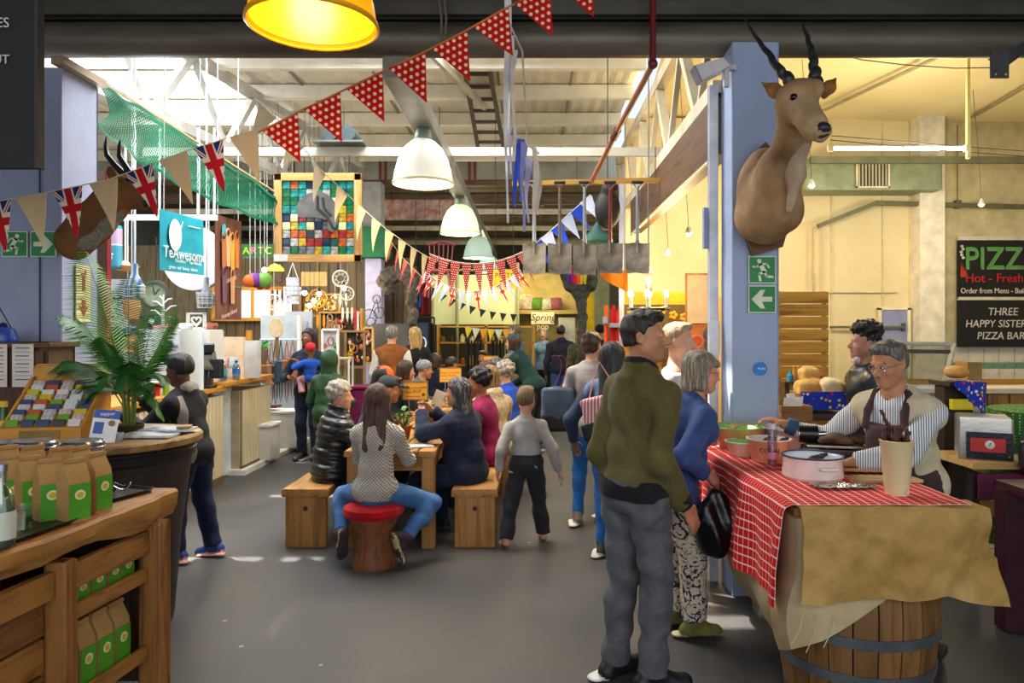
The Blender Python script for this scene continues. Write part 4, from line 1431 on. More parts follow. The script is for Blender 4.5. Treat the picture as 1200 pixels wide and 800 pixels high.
p.part(b, 'apron', cloth('4a3436', h2='38272a'), wob(.003))
b = SDF(.005)
for sg in (-1, 1):
 b.chain([p.P + p.su * .36 + p.sf * .15 + p.sr * sg * .1, p.neck - p.su * .06 + p.sf * .115 + p.sr * sg * .095, p.neck + p.su * .01 + p.sr * sg * .082 + p.sf * .02, p.neck - p.sf * .075 - p.su * .0], [.02, .02, .02, .02], fl=(p.sf, .5))
p.part(b, 'apron_strap', cloth('4a3436', h2='38272a'))
d_ = nrm(p.hand[1] - p.elb[1])
b = SDF(.01)
b.cone(p.hand[1] - d_ * .08, p.hand[1] - d_ * .01, .05, .044, cuts=[(p.hand[1] - d_ * .015, d_), (p.hand[1] - d_ * .075, -d_)])
p.part(b, 'cuff', mat('2a4f6c', .7), label='blue cuff')
p.pants(cloth('3a5a74'), e=.02, flare=.012)
p.shoes(mat('3a2026', .4), mat('1b1515', .6), label='dark maroon leather shoe')
p.hair('short', hair_mat('55524f', '9a9794'), vol=.010, hl=(.066, .074))
p.glasses(mat('b9b9b9', .2, .8))
# man with tall hair
p = Person('young man with high shaved afro in a black leather jacket, profile to the left', spot(1014, 5.5), rad(88), H=1.69, headk=1.06, res=.009, skin='b07d62', yaw=0, pitch=-4, brow='140e0c', lip='a3605a')
p.wear('leather_jacket', mat('2a3533', .35, h2='161f1e', bump=.25, bscale=18), e=.026, hem=-.08, collar=.03)
p.pants(BLACKC)
p.shoes(DKSHOE, mat('3a3a3a'))
p.hair('high', hair_mat('0d0b0d', '1f1b1d'), vol=.004, curl=.008)
b = SDF(.01)
b.ell(p.neck + p.sf * .07 + p.su * .05, (.05, .03, .04))
p.part(b, 'collar_scarf', mat('b9323a', .7, h2='d8dbe6', scale=30))
dup(bpy.data.objects['stool'], (-.74, 12.75, 0), 0, 'trunk stool at the far end of the third table, hidden by the crowd')
# ---------------------------------------------------------------- left foreground
def part(b, name, m, root, **kw):
 """b was drawn in world coordinates; becomes a part of root (possibly itself a part)"""
 o = b.build(name, m, root, **kw)
 off = Vector((0, 0, 0))
 q = root
 while q is not None:
  off += Vector(q.location)
  q = q.parent
 o.location = -off
 return o
def solo(b, name, label, cat, m, group=None, **kw):
 return tag(b.build(name, m, **kw), label, cat, group)
OAK = lambda ax: wood('97672f', '613c18', ax, 1.0)
OAKD = lambda ax: wood('8d5d2d', '54341a', ax, 1.0)
KRAFT = mat('b08a55', .75, h2='9c7643', scale=10, bump=.4, bscale=14)
GREEN = mat('4b9a1f', .5, bump=.05)
INK = mat('1b1b1b', .7, bump=0)
EX = lambda y: -1.578 - .115 * (3.28 - y)
tb = thing('serving_counter', 'rustic oak counter with live edge slab and shelves of kraft bags, at lower left', 'counter', (-2.1, 2.1, 0))
n = 26
top = []
for i in range(n + 1):
 y = .7 + (3.28 - .7) * i / n
 top.append(y)
b = MB()
vs, fs = [], []
for i, y in enumerate(top):
 wv = .012 * math.sin(y * 5.3) + .008 * math.sin(y * 13) + .004 * math.sin(y * 31)
 e = EX(y) + wv
 th = .105 + .02 * math.sin(y * 4.1 + 1) + .012 * math.sin(y * 11)
 vs += [(-2.75, y, .96), (e - .012, y, .96), (e, y, .948), (e + .006 * math.sin(y * 17), y, .96 - th * .6), (e - .025, y, .96 - th), (-2.75, y, .96 - th)]
for i in range(n):
 for k in range(6):
  l = (k + 1) % 6
  fs.append((i * 6 + k, i * 6 + l, (i + 1) * 6 + l, (i + 1) * 6 + k))
fs += [(5, 4, 3, 2, 1, 0), tuple(n * 6 + k for k in range(6))]
b.add(vs, [tuple(reversed(f)) for f in fs])
part(b, 'slab_top', wood('a87638', '75491d', 1, .8), tb)
for (y, wd, wx) in ((3.13, .10, .095), (2.6, .08, .08), (1.1, .1, .1)):
 b = MB()
 for k in range(9):
  pass
 b.box((EX(y) - .028, y, .425), (wx, wd, .85), bev=.008)
 part(b, 'post', wood('8f5f2c', '3f2610', 2, 1.0), tb)
 part(MB().box((-2.6, y, .425), (.09, .09, .85), bev=.008), 'post', OAKD(2), tb)
for y0, y1 in ((2.64, 3.08), (1.15, 2.56)):
 part(MB().bar((EX(y0) - .035, y0, .775), (EX(y1) - .035, y1, .775), .03, .095), 'apron_rail', OAK(1), tb)
y0, y1 = 2.64, 3.08
for z in (.615, .285):
 part(MB().bar((EX(y0) - .16, y0, z), (EX(y1) - .16, y1, z), .24, .022), 'shelf', OAKD(1), tb)
 part(MB().bar((EX(y0) - .035, y0, z + .022), (EX(y1) - .035, y1, z + .022), .02, .055), 'shelf_lip', OAK(1), tb)
part(MB().bar((EX(2.5) - .36, 2.5, .45), (EX(3.13) - .36, 3.13, .45), .02, .8), 'back_board', wood('4a3019', '2a1a0d', 1), tb)
part(MB().box((EX(3.13) - .3, 3.16, .5), (.4, .02, .7)), 'end_board', wood('3a2614', '22160b', 2), tb)
for i, z in enumerate((.66, .53, .40, .27, .14)):
 part(MB().bar((EX(1.15) - .06, 1.15, z), (EX(2.55) - .06, 2.55, z), .02, .118), 'slat', OAK(1) if i % 2 else wood('7d4f26', '4b2d14', 1), tb)
def make_bag(label, green='4b9a1f'):
 t = thing('kraft_bag', label, 'bag', (0, 0, 0))
 w_, d, h = .043, .041, .19
 b = MB()
 vs = [(-w_, -d, 0), (w_, -d, 0), (w_, d, 0), (-w_, d, 0), (-w_ * 1.04, -d * 1.08, h * .5), (w_ * 1.04, -d * 1.08, h * .5), (w_ * 1.04, d * 1.08, h * .5), (-w_ * 1.04, d * 1.08, h * .5),
(-w_, -d * .95, h), (w_, -d * .95, h), (w_, d * .95, h), (-w_, d * .95, h),
(-w_ * .98, -.008, h + .062), (w_ * .98, -.008, h + .062), (w_ * .98, .006, h + .062), (-w_ * .98, .006, h + .062),
(-w_ * .98, -.010, h + .078), (w_ * .98, -.010, h + .078), (w_ * .98, .004, h + .078), (-w_ * .98, .004, h + .078)]
 fs = [(3, 2, 1, 0), (16, 17, 18, 19)]
 for r in range(4):
  for k in range(4):
   l = (k + 1) % 4
   fs.append((r * 4 + k, r * 4 + l, r * 4 + 4 + l, r * 4 + 4 + k))
 b.add(vs, fs)
 b.build('pouch', KRAFT, t, smooth=25)
 MB().box((0, -.006, h + .071), (w_ * 2.02, .022, .018), bev=.003).build('folded_top', KRAFT, t)
 MB().box((.0, -d * 1.08 - .0005, h * .47), (w_ * 1.9, .002, h * .8)).build('green_label', mat(green, .5, bump=.05), t)
 l = MB().lathe([(0, 0), (.021, 0), (.021, .002), (0, .002)], (0, -d * 1.08 - .0015, h * .62), 16, rot=(rad(90), 0, 0)).build('sticker', mat('e8e6b8', .5, bump=0), t)
 MB().lathe([(0, 0), (.013, 0), (.013, .001), (0, .001)], (0, -d * 1.08 - .0035, h * .62), 12, rot=(rad(90), 0, 0)).build('lemon_print', mat('d5b92a', .5, bump=0), l)
 return t
bag0 = make_bag('kraft bag with bright green label, furthest right of those on the counter')
spots = [(112, 2.86, .96, 78, 'kraft bag with bright green label, furthest right of those on the counter'),
(86, 2.72, .96, 62, 'kraft bag showing its full green label, second from right on the counter'),
(93, 3.0, .96, 70, 'kraft bag standing behind the full labelled bag on the counter'),
(57, 2.72, .96, 50, 'front kraft bag in the middle of the counter group, label in shade'),
(70, 2.98, .96, 64, 'kraft bag standing behind the middle front bag on the counter'),
(35, 2.78, .96, 52, 'kraft bag left of the middle front bag on the counter'),
(38, 3.02, .96, 60, 'kraft bag at the back before the middle glass jar'),
(14, 2.8, .96, 50, 'kraft bag beside the glass bottle at the left end of the counter'),
(8, 3.02, .96, 56, 'kraft bag before the leftmost glass jar')]
for i, (px, y, z, a, lab) in enumerate(spots):
 x = (px - CX) / F * y
 loc = (x, y, z)
 t = bag0 if i == 0 else dup(bag0, loc, rad(a), lab)
 t.location = loc
 t.rotation_euler = (0, 0, rad(a))
 t['group'] = 'kraft bags on the counter top'
 t.scale = (.94, .94, .87)
for z, nm, ys in ((.627, 'upper', (2.68, 2.77, 2.86, 2.95, 3.03)), (.297, 'lower', (2.68, 2.8, 2.9, 3.0))):
 for i, y in enumerate(ys):
  lab = 'kraft bag on the %s shelf of the oak counter, %s from the right post' % (nm, ['nearest', 'next', 'third', 'fourth', 'fifth'][len(ys) - 1 - i])
  t = dup(bag0, (EX(y) - .115, y, z), rad(83), lab, 'kraft bags on the %s counter shelf' % nm)
  t.scale = (.86 if nm == 'upper' else 1, 1, .58 if nm == 'upper' else .96)
# jars with steel lids
CLEAR = glassy('ffffff', .96, .06)
STEELB = mat('b8bdc0', .22, .9, bump=.02)
for px, y, lab in ((97, 3.19, 'glass jar with steel lid behind the kraft bags, right one of three'), (42, 3.19, 'glass jar with steel lid behind the kraft bags, middle one of three'),
(4, 3.16, 'glass jar with steel lid behind the kraft bags, left one of three')):
 t = thing('glass_jar', lab, 'jar', ((px - CX) / F * y, y, .96), 0, 'glass storage jars on the oak counter')
 MB().lathe([(.078, 0), (.084, .01), (.085, .17), (.078, .195), (.075, .195), (.081, .165), (.080, .014), (0, .012)], n=28).build('glass', CLEAR, t)
 MB().lathe([(0, .02), (.076, .02), (.077, .10), (.0, .112)], n=20).build('tea_leaves', mat('3b2716', .9, h2='241509', scale=60, bump=1, bscale=60), t)
 MB().lathe([(.083, .19), (.086, .195), (.086, .222), (.08, .23), (0, .232)], n=28).build('lid', STEELB, t)
 MB().lathe([(.086, .2), (.089, .203), (.086, .207)], n=28).build('lid_ring', STEELB, t)
# trays
def tray(name, label, c, w_, d, rz, h=.018):
 t = thing(name, label, 'tray', c, rz)
 MB().box((0, 0, .004), (w_ * .9, d * .88, .008)).build('tray_bed', mat('1d1e20', .3, bump=.03), t)
 rb = MB()
 pts = []
 for cx_, cy_, a0 in ((1, 1, 0), (-1, 1, 90), (-1, -1, 180), (1, -1, 270)):
  for a in (0, 30, 60, 90):
   pts.append((cx_ * (w_ / 2 - .03) + .03 * math.cos(rad(a0 + a)), cy_ * (d / 2 - .03) + .03 * math.sin(rad(a0 + a)), h))
 vs, fs = [], []
 for x, y, z in pts:
  k = Vector((x, y, 0))
  vs += [(x * .9, y * .88, .004), (x, y, z), (x * 1.03, y * 1.03, z), (x * .92, y * .9, 0)]
 N = len(pts)
 for i in range(N):
  j = (i + 1) % N
  for k in range(4):
   l = (k + 1) % 4
   fs.append((i * 4 + k, j * 4 + k, j * 4 + l, i * 4 + l))
 rb.add(vs, fs)
 rb.build('tray_rim', mat('26282b', .25, bump=.03), t)
 return t
tray('tray', 'black tray holding a heap of dark truffles at the far end of the oak counter', Vector((-1.80, 3.1, .96)), .2, .3, rad(-18))
tray('tray', 'large black tray with drinking glasses at the near left of the oak counter', Vector((-1.84, 2.54, .96)), .27, .4, rad(-8))
for i, (dx, dy, dz) in enumerate(((-.05, -.06, 0), (-.005, -.085, 0), (-.045, -.01, 0), (.0, -.035, 0), (-.02, .03, 0), (-.03, -.05, .035), (.0, -.06, .036))):
 s_ = SDF(.01)
 s_.ell((0, 0, .02), (.026, .022, .02))
 s_.ell((.01, .008, .024), .016)
 o = s_.build('truffle', mat('3d2517', .9, h2='24140c', scale=40, bump=1.0, bscale=50), .005, None, lambda x, y, z: .002 * np.sin(300 * x) * np.sin(280 * y + 90 * z))
 o.location = Vector((-1.80 + dx, 3.1 + dy, .968 + dz))
 tag(o, 'dark lumpy truffle in the black tray, ' + ('second from the left', 'nearest the camera', 'left at the middle', 'right at the middle', 'farthest back', 'upper left of the heap', 'on top of the heap')[i], 'truffle', 'truffles in the black tray')
solo(MB().tube([Vector((-1.80 + .05 * math.cos(a) + .0, 3.16 + .05 * math.sin(a), 1.03 + .012 * math.sin(3 * a))) for a in np.linspace(0, 6.28, 15)[:-1]], .0025, 5, closed=True), 'wire_whisk', 'thin wire loop of a strainer lying over the truffles', 'strainer', STEELB).location.z -= .035
for i, (px, y, lab) in enumerate(((14, 2.52, 'small drinking glass on the large black tray, nearer the bottle'), (28, 2.58, 'small drinking glass on the large black tray, nearer the kraft bags'))):
 t = solo(MB().lathe([(0, 0), (.026, 0), (.032, .085), (.030, .085), (.0245, .006), (0, .006)], Vector(((px - CX) / F * y, y, .97)), 18), 'drinking_glass', lab, 'glass', CLEAR, 'glasses on the black tray')
t = thing('glass_bottle', 'clear bottle with a pale label at the left end of the oak counter', 'bottle', at(2, 400, 2.36) * 1)
t.location.z = .968
MB().lathe([(0, 0), (.036, 0), (.038, .01), (.038, .14), (.03, .18), (.015, .21), (.015, .25), (.012, .25), (.012, .21), (.034, .14), (.034, .008), (0, .008)], n=20).build('glass', glassy('e6efe6', .9, .12), t)
MB().lathe([(.0385, .03), (.0392, .03), (.0392, .12), (.0385, .12)], n=20).build('paper_label', mat('c9cdbd', .6), t)
MB().lathe([(0, .25), (.017, .25), (.017, .272), (0, .272)], n=14).build('cap', STEELB, t)
solo(MB().box((-1.815, 2.56, 1.0), (.05, .03, .06), rot=(0, 0, .5)), 'price_card', 'small pale card standing beside the bottle on the tray', 'card', mat('c4c2a8', .6))
# round counter like a barrel
RC = Vector((-2.40, 4.1, 0))
t = thing('round_counter', 'dark round barrel counter with an oak rim, holding the palm and display box', 'counter', RC)
MB().lathe([(.34, 0), (.35, .04), (.385, .5), (.44, .93), (.46, 1.02), (0, 1.02)], n=40).build('drum', mat('3a2f2a', .55, h2='241c19', scale=4), t)
MB().lathe([(.45, .95), (.462, .96), (.468, 1.0), (.46, 1.01)], n=40).build('band', mat('2a2627', .4, .4), t)
b = MB().lathe([(.0, 1.03), (.485, 1.03), (.5, 1.04), (.5, 1.07), (.49, 1.08), (0, 1.08)], n=40)
b.build('top', wood('8d6a38', '5d421e', 0, .7), t)
RT = 1.08
# display box with packets
db = thing('display_box', 'sloping honey coloured wooden display box filled with small packets', 'box', (-2.60, 3.98, RT), rad(6))
W_ = .41
HON = lambda ax: wood('c4892f', '8f5d18', ax, .8)
for sx in (-1, 1):
 MB().slab([(sx * W_ / 2, -.16, 0), (sx * W_ / 2, .17, 0), (sx * W_ / 2, .17, .33), (sx * W_ / 2, .14, .33), (sx * W_ / 2, -.16, .075)], (-sx, 0, 0), .014).build('side_panel', HON(1), db)
MB().box((0, -.16, .04), (W_, .014, .08)).build('front_panel', HON(0), db)
b = MB()
pl = [(-W_ / 2, .16, .18)] + [(-W_ / 2 + .0 + .03 - .03 * math.cos(a), .16, .40 + .03 * math.sin(a) - .03) for a in np.linspace(0, 1.57, 5)] + [(W_ / 2 - .03 + .03 * math.sin(a), .16, .40 - .03 + .03 * math.cos(a)) for a in np.linspace(0, 1.57, 5)] + [(W_ / 2, .16, .18)]
b.slab(pl, (0, 1, 0), .014)
b.build('back_panel', HON(0), db)
MB().box((0, .157, .365), (W_ * .8, .003, .045)).build('back_plate', mat('b58a3c', .5), db)
MB().box((0, -.168, .04), (W_ * .5, .003, .05)).build('front_plate', mat('8a6a2c', .5), db)
MB().bar((0, -.155, .055), (0, .155, .28), W_ - .03, .012).build('sloping_bed', HON(0), db)
pc = [('d8d4cc', 'white'), ('5b4a4e', 'plum'), ('8f8b82', 'grey'), ('3d4a6e', 'navy blue'), ('c9b21c', 'yellow'), ('6c9a2e', 'lime green'), ('b9582a', 'orange'), ('9db4b0', 'pale teal'), ('4a4442', 'charcoal'), ('7a3038', 'maroon')]
pmesh = {}
for r in range(9):
 for c in range(5):
  col = pc[(R.randrange(10) * 3 + r * 2 + c * 5) % 10]
  if col[0] not in pmesh:
   pmesh[col[0]] = MB().box((0, 0, .02), (.062, .012, .04), bev=.0015).mesh('packet', [mat(col[0], .45, h2='e6e2da' if r % 2 else None, scale=30)])
  o = bpy.data.objects.new('tea_packet', pmesh[col[0]])
  COL.objects.link(o)
  u = (r + .5) / 9
  p_ = Matrix.Rotation(rad(6), 3, 'Z') @ Vector((-W_ / 2 + .045 + c * .078 + (r % 2) * .006, -.15 + .29 * u, .067 + .215 * u))
  o.location = Vector(db.location) + p_
  o.rotation_euler = (rad(-22), 0, rad(6 + R.uniform(-3, 3)))
  tag(o, 'small %s packet in the %s row from the front of the sloping display box' % (col[1], 'first second third fourth fifth sixth seventh eighth ninth'.split()[r]), 'packet', 'packets in the display box')
# payment sign
zs = thing('payment_sign', 'white and blue payment card sign leaning on the round counter by the palm', 'sign', (-2.25, 3.83, RT), rad(14))
b = MB()
b.box((0, 0, .085), (.125, .004, .17), rot=(rad(-14), rad(7), 0))
b.build('panel', mat('e4e4e6', .4, bump=.02), zs)
b = MB().box((.009, -.001 - .0, .146), (.125, .005, .045), rot=(rad(-14), rad(7), 0))
b.v = [(x, y + .012 + .003, z) for x, y, z in b.v]
b.build('blue_header', mat('1e4aa0', .4, bump=.02), zs)
b = MB().box((-.028, 0, .078), (.046, .005, .062), rot=(rad(-14), rad(7), 0))
b.v = [(x, y - .003, z) for x, y, z in b.v]
b.build('blue_square', mat('1e4aa0', .4, bump=.02), zs)
b = MB().lathe([(0, 0), (.016, 0), (.016, .004), (0, .004)], (.035, -.003, .10), 16, rot=(rad(76), 0, 0))
b.build('red_print', mat('b5402e', .5, h2='4a7a32', scale=40), zs)
text('zapper', (.012, .011, .149), .026, mat('f0f0f4', .5, bump=0), zs, (rad(76), 0, rad(0)), ext=.001)
MB().box((.02, .06, .02), (.09, .08, .04)).build('foot', mat('9ab8c4', .3), zs)
# palm
pm = thing('potted_palm', 'green parlour palm with arching fronds on the round counter', 'plant', (-2.28, 4.12, RT))
MB().lathe([(.07, 0), (.085, .02), (.1, .07), (.095, .07), (.08, .03), (0, .03)], n=20).build('pot', mat('3a2a20', .6), pm)
PALM = mat('2f6a24', .45, h2='1d4a1a', scale=5, bump=.1)
PALML = mat('5a9a2e', .45, h2='3a7a24', scale=5, bump=.1)
rnd = random.Random(11)
stems = MB()
for k in range(9):
 a = k * .7
 stems.tube([(.03 * math.cos(a), .03 * math.sin(a), .02), (.045 * math.cos(a), .045 * math.sin(a), .3), (.06 * math.cos(a), .06 * math.sin(a), .42)], [.008, .007, .005], 6)
stems.build('stems', mat('6d7a2e', .6), pm, kind='stuff')
fr_list = [(172, .62, .9, 1), (155, .74, 1.3, 1), (20, .44, 1.5, 1), (188, .66, .55, 0), (40, .44, 1.2, 1), (120, .6, 1.5, 0), (215, .6, .8, 0), (300, .36, .7, 0), (335, .36, .5, 0), (262, .4, .9, 0),
(5, .36, .2, 0), (182, .5, .2, 0), (322, .3, 0, 0), (205, .42, .0, 0), (350, .28, -.2, 0), (90, .6, 1.2, 1), (60, .42, 1.0, 0), (140, .5, .5, 0), (245, .34, .1, 0), (290, .3, -.1, 0), (176, .7, .4, 0), (15, .3, -.3, 0)]
for (az, L_, lift, lt) in fr_list:
 a = rad(az)
 base = Vector((.04 * math.cos(a), .04 * math.sin(a), .32 + rnd.uniform(-.14, .08)))
 d = Vector((math.cos(a), math.sin(a), 0))
 pts = []
 for i in range(11):
  u = i / 10
  pts.append(base + d * (L_ * .62 * u) + Vector((0, 0, L_ * (1.0 + lift * .5) * u * .85 - L_ * (.95 - lift * .6) * u * u)))
 b = MB()
 b.tube(pts, [.005 * (1 - .7 * i / 10) for i in range(11)], 5)
 side = d.cross(Vector((0, 0, 1)))
 for i in range(40):
  u = .16 + .84 * i / 40
  q = u * 10
  k = min(int(q), 9)
  p_ = pts[k].lerp(pts[k + 1], q - k)
  tg = (pts[k + 1] - pts[k]).normalized()
  for sg in (-1, 1):
   ln = L_ * .40 * math.sin(math.pi * min(1, .18 + u * .8)) ** .7 * rnd.uniform(.85, 1.1)
   dr = (side * sg * .8 + tg * .75 + Vector((0, 0, -.12 - .3 * u))).normalized()
   wv = tg.cross(dr).cross(dr).normalized() * .0052
   m_ = p_ + dr * ln * .5 + Vector((0, 0, -.01))
   e_ = p_ + dr * ln + Vector((0, 0, -.05 * ln / .2))
   b.add([p_ - wv * .4, p_ + wv * .4, m_ + wv, e_, m_ - wv], [(0, 1, 2, 4), (4, 2, 3)])
 b.build('frond', PALML if lt else PALM, pm, kind='stuff')
pm.scale = (.8, .8, .84)
# papers
for i, (x, y, a, c, lab) in enumerate(((-2.12, 4.02, 12, 'd4d6d8', 'newspaper spread, front one on the round counter'), (-2.09, 4.17, -6, 'c4c8d0', 'folded newspaper with red edge behind the front one on the round counter'))):
 o = MB().sheet(lambda u, v: (x + (u - .5) * .28, y + (v - .5) * .16, RT + .012 + .012 * math.sin(u * 6) * math.sin(v * 3) + i * .012), 10, 6, .012).build('newspaper', mat(c, .7, h2='8f959c', scale=30, st=(1, 6, 1), bump=.1))
 tag(o, lab, 'newspaper')
solo(MB().box((-2.0, 4.19, RT + .035), (.07, .10, .012), rot=(0, 0, .3)), 'magazine', 'small red and green booklet lying on the newspapers', 'booklet', mat('b5342e', .5, h2='3f8a3a', scale=20))
# cabinet with menu sheets, lantern, bottle
cb_ = thing('cabinet', 'dark wooden cabinet with pinned menu sheets against the left column', 'cabinet', (-3.28, 4.38, 0))
MB().box((0, 0, .8), (.9, .26, 1.6), bev=.006).build('body', wood('4d3018', '2d1b0d', 2), cb_)
MB().box((0, -.005, 1.585), (.95, .29, .03), bev=.005).build('top_board', wood('5d3b1d', '3a2310', 0), cb_)
for x in (.12, .40):
 MB().box((x, -.135, 1.3), (.06, .012, .5), bev=.003).build('stile', wood('5a381b', '382110', 2), cb_)
for x, lab in ((-2.965, 'printed menu sheet pinned on the cabinet, fully visible one'), (-3.12, 'printed menu sheet pinned on the cabinet, left one cut by the frame')):
 s_ = thing('menu_sheet', lab, 'sheet', Vector((x, 4.235, 1.345)))
 MB().box((0, 0, .12), (.125, .003, .25)).build('paper', mat('d8cfc6', .7, bump=.02), s_)
 for j in range(9):
  MB().box((R.uniform(-.004, .004), -.0022, .222 - j * .023), (.08 if j % 2 == 0 else .1, .001, .006 if j % 2 == 0 else .0025)).build('print_line', mat('5d5854', .7, bump=0), s_)
ln_ = thing('lantern', 'blue enamel lantern with bail handle on top of the dark cabinet', 'lantern', at(4, 400, 4.32) * 1 + Vector((0, 0, .0)))
ln_.location.z = 1.6
MB().lathe([(.075, 0), (.078, .02), (.06, .075), (.03, .09), (0, .092)], n=20).build('shade', mat('1d3f8f', .25), ln_)
MB().lathe([(.02, .085), (.024, .1), (.012, .115), (0, .118)], n=12).build('knob', mat('1a2c5c', .25), ln_)
MB().tube([(.05, 0, .08), (-.02, 0, .2), (-.1, 0, .33), (-.16, 0, .3)], .004, 5).build('handle', IRON, ln_)
bt = thing('sauce_bottle', 'green bottle with yellow cap and label at the left edge of the photo', 'bottle', at(4, 505, 3.9))
bt.location.z = 1.11
MB().lathe([(.025, 0), (.03, .01), (.03, .1), (.02, .13), (.018, .15), (0, .15)], n=16).build('glass', mat('1f4a26', .2), bt)
MB().lathe([(0, .15), (.02, .15), (.02, .18), (0, .18)], n=14).build('cap', mat('d5b91c', .4), bt)
MB().lathe([(.031, .04), (.0315, .04), (.0315, .08), (.031, .08)], n=16).build('label_band', mat('c9c23a', .5), bt)
MB().lathe([(.031, .008), (.0315, .008), (.0315, .036), (.031, .036)], n=16).build('red_band', mat('a8242a', .5), bt)
st = thing('side_shelf', 'honey wood stepped shelf left of the sloping display box', 'shelf', (-2.95, 3.92, .9))
MB().box((0, 0, .19), (.32, .26, .03)).build('upper_board', HON(0), st)
MB().box((0, -.05, .145), (.36, .3, .03)).build('lower_board', HON(0), st)
MB().box((-.02, .02, .065), (.3, .2, .13)).build('plinth', wood('7d5522', '553814', 0), st)
MB().box((-.02, .02, -.45), (.26, .2, .9)).build('stand', wood('3a2614', '22160b', 2), st)
st.location.z = .9
# black board
kb = thing('blackboard', 'black hanging menu board with chalk letters cut by the top left corner', 'board', (-2.4, 2.6, 2.252))
MB().box((0, 0, .5), (1.29, .03, 1.0), bev=.004).build('panel', mat('111213', .7, bump=.05), kb)
MB().box((.64, -.002, .5), (.012, .036, 1.0)).build('frame_edge', mat('26262a', .6), kb)
CHALK = mat('b9b9b4', .8, bump=0)
text('COFFEES', (.545, -.018, .515), .05, CHALK, kb, align='RIGHT')
text('DONUT', (.545, -.018, .385), .045, CHALK, kb, align='RIGHT')
for x in (-.5, .5):
 MB().tube([(x, 0, 1.0), (x, 0, 1.72)], .004, 5).build('cord', IRON, kb)
# safety signs
SG = mat('17833d', .4, bump=.02)
SW = mat('e3e8c8', .5, bump=.02)
def man_icon(b, s, m=1, flip=1):
 P_ = lambda x, z: Vector((x * s * flip, -.006, z * s))
 b.lathe([(0, 0), (.085 * s, 0), (.085 * s, .002), (0, .002)], P_(.12, .33), 12, m, rot=(rad(90), 0, 0))
 for pts, w_ in (([(.08, .2), (-.08, -.08)], .17), ([(.07, .2), (.24, .1), (.36, .12)], .07), ([(.05, .22), (-.16, .22), (-.26, .08)], .07), ([(-.05, -.08), (.12, -.18), (.08, -.42)], .09), ([(-.08, -.08), (-.16, -.26), (-.4, -.28)], .09)):
  for a, c in zip(pts[:-1], pts[1:]):
   b.bar(P_(*a), P_(*c), .003, w_ * s, m, up=(0, 1, 0)) if False else b.slab([P_(*a) + Vector((dx, 0, dz)) for dx, dz in ((0, 0),)] * 0 + quad(P_(*a), P_(*c), w_ * s), (0, -1, 0), .002, m)
def quad(a, c, w_):
 d = (c - a).normalized()
 n_ = Vector((-d.z, 0, d.x)) * w_ / 2
 e = d * w_ * .25
 return [a - n_ - e, c - n_ + e, c + n_ + e, a + n_ - e]
def safety_sign(name, label, c, s, kind, flip=1):
 t = thing(name, label, 'sign', c)
 MB().box((0, 0, 0), (s, .006, s)).build('border', SW, t)
 MB().box((0, -.003, 0), (s * .93, .005, s * .93)).build('green_field', SG, t)
 b = MB()
 if kind == 'man':
  man_icon(b, s * .95, 0, flip)
  b.build('running_man', SW, t)
 else:
  pl_ = [(-.36, -.09), (.02, -.09), (-.1, -.34), (.06, -.34), (.4, 0), (.06, .34), (-.1, .34), (.02, .09), (-.36, .09)]
  b.slab([Vector((x * s * flip, -.006, z * s)) for x, z in (pl_ if flip > 0 else pl_[::-1])], (0, -1, 0), .002)
  b.build('arrow', SW, t)
 return t
y = 4.54
for px, k, lab in ((17.5, 'man', 'green running man exit sign on the left column'), (51, 'arrow', 'green exit sign with white arrow pointing right, on the left column')):
 safety_sign('exit_sign', lab, at(px, 286, y), 30 / F * y, k)
y = 4.535
safety_sign('exit_sign', 'green running man exit sign on the right blue column', at(893, 316, y), 32 / F * y, 'man', -1)
safety_sign('exit_sign', 'green exit sign with white arrow pointing left, under the right running man', at(893, 350.5, y), 32 / F * y, 'arrow', -1)
t = thing('extinguisher_sign', 'cream fire extinguisher sign with red symbols, half hidden behind palm fronds', 'sign', (-2.938, 4.76, 1.72))
MB().box((0, 0, .19), (.006, .15, .38)).build('panel', mat('e6d9a4', .5, bump=.02), t)
b = MB().box((.004, 0, .26), (.004, .03, .1), m=0)
b.box((.004, 0, .32), (.004, .05, .012)).box((.004, .02, .33), (.004, .01, .03))
b.build('extinguisher_print', mat('9c2420', .5, bump=0), t)
MB().slab([(.004, -.05, .11), (.004, 0, .04), (.004, .05, .11), (.004, .02, .1), (.004, .02, .15), (.004, -.02, .15), (.004, -.02, .1)], (1, 0, 0), .002).build('flame_print', mat('a82a22', .5, bump=0), t)
ob = thing('round_sticker', 'small round blue sticker with white writing low on the right column', 'sticker', at(891, 432, 4.544))
MB().lathe([(0, 0), (.043, 0), (.043, .003), (0, .003)], n=24, rot=(rad(90), 0, 0)).build('disc', mat('1b7fd0', .4, bump=0), ob)
text('PURE', (.008, -.004, 0), .022, mat('eef2f6', .5, bump=0), ob, ext=.001)
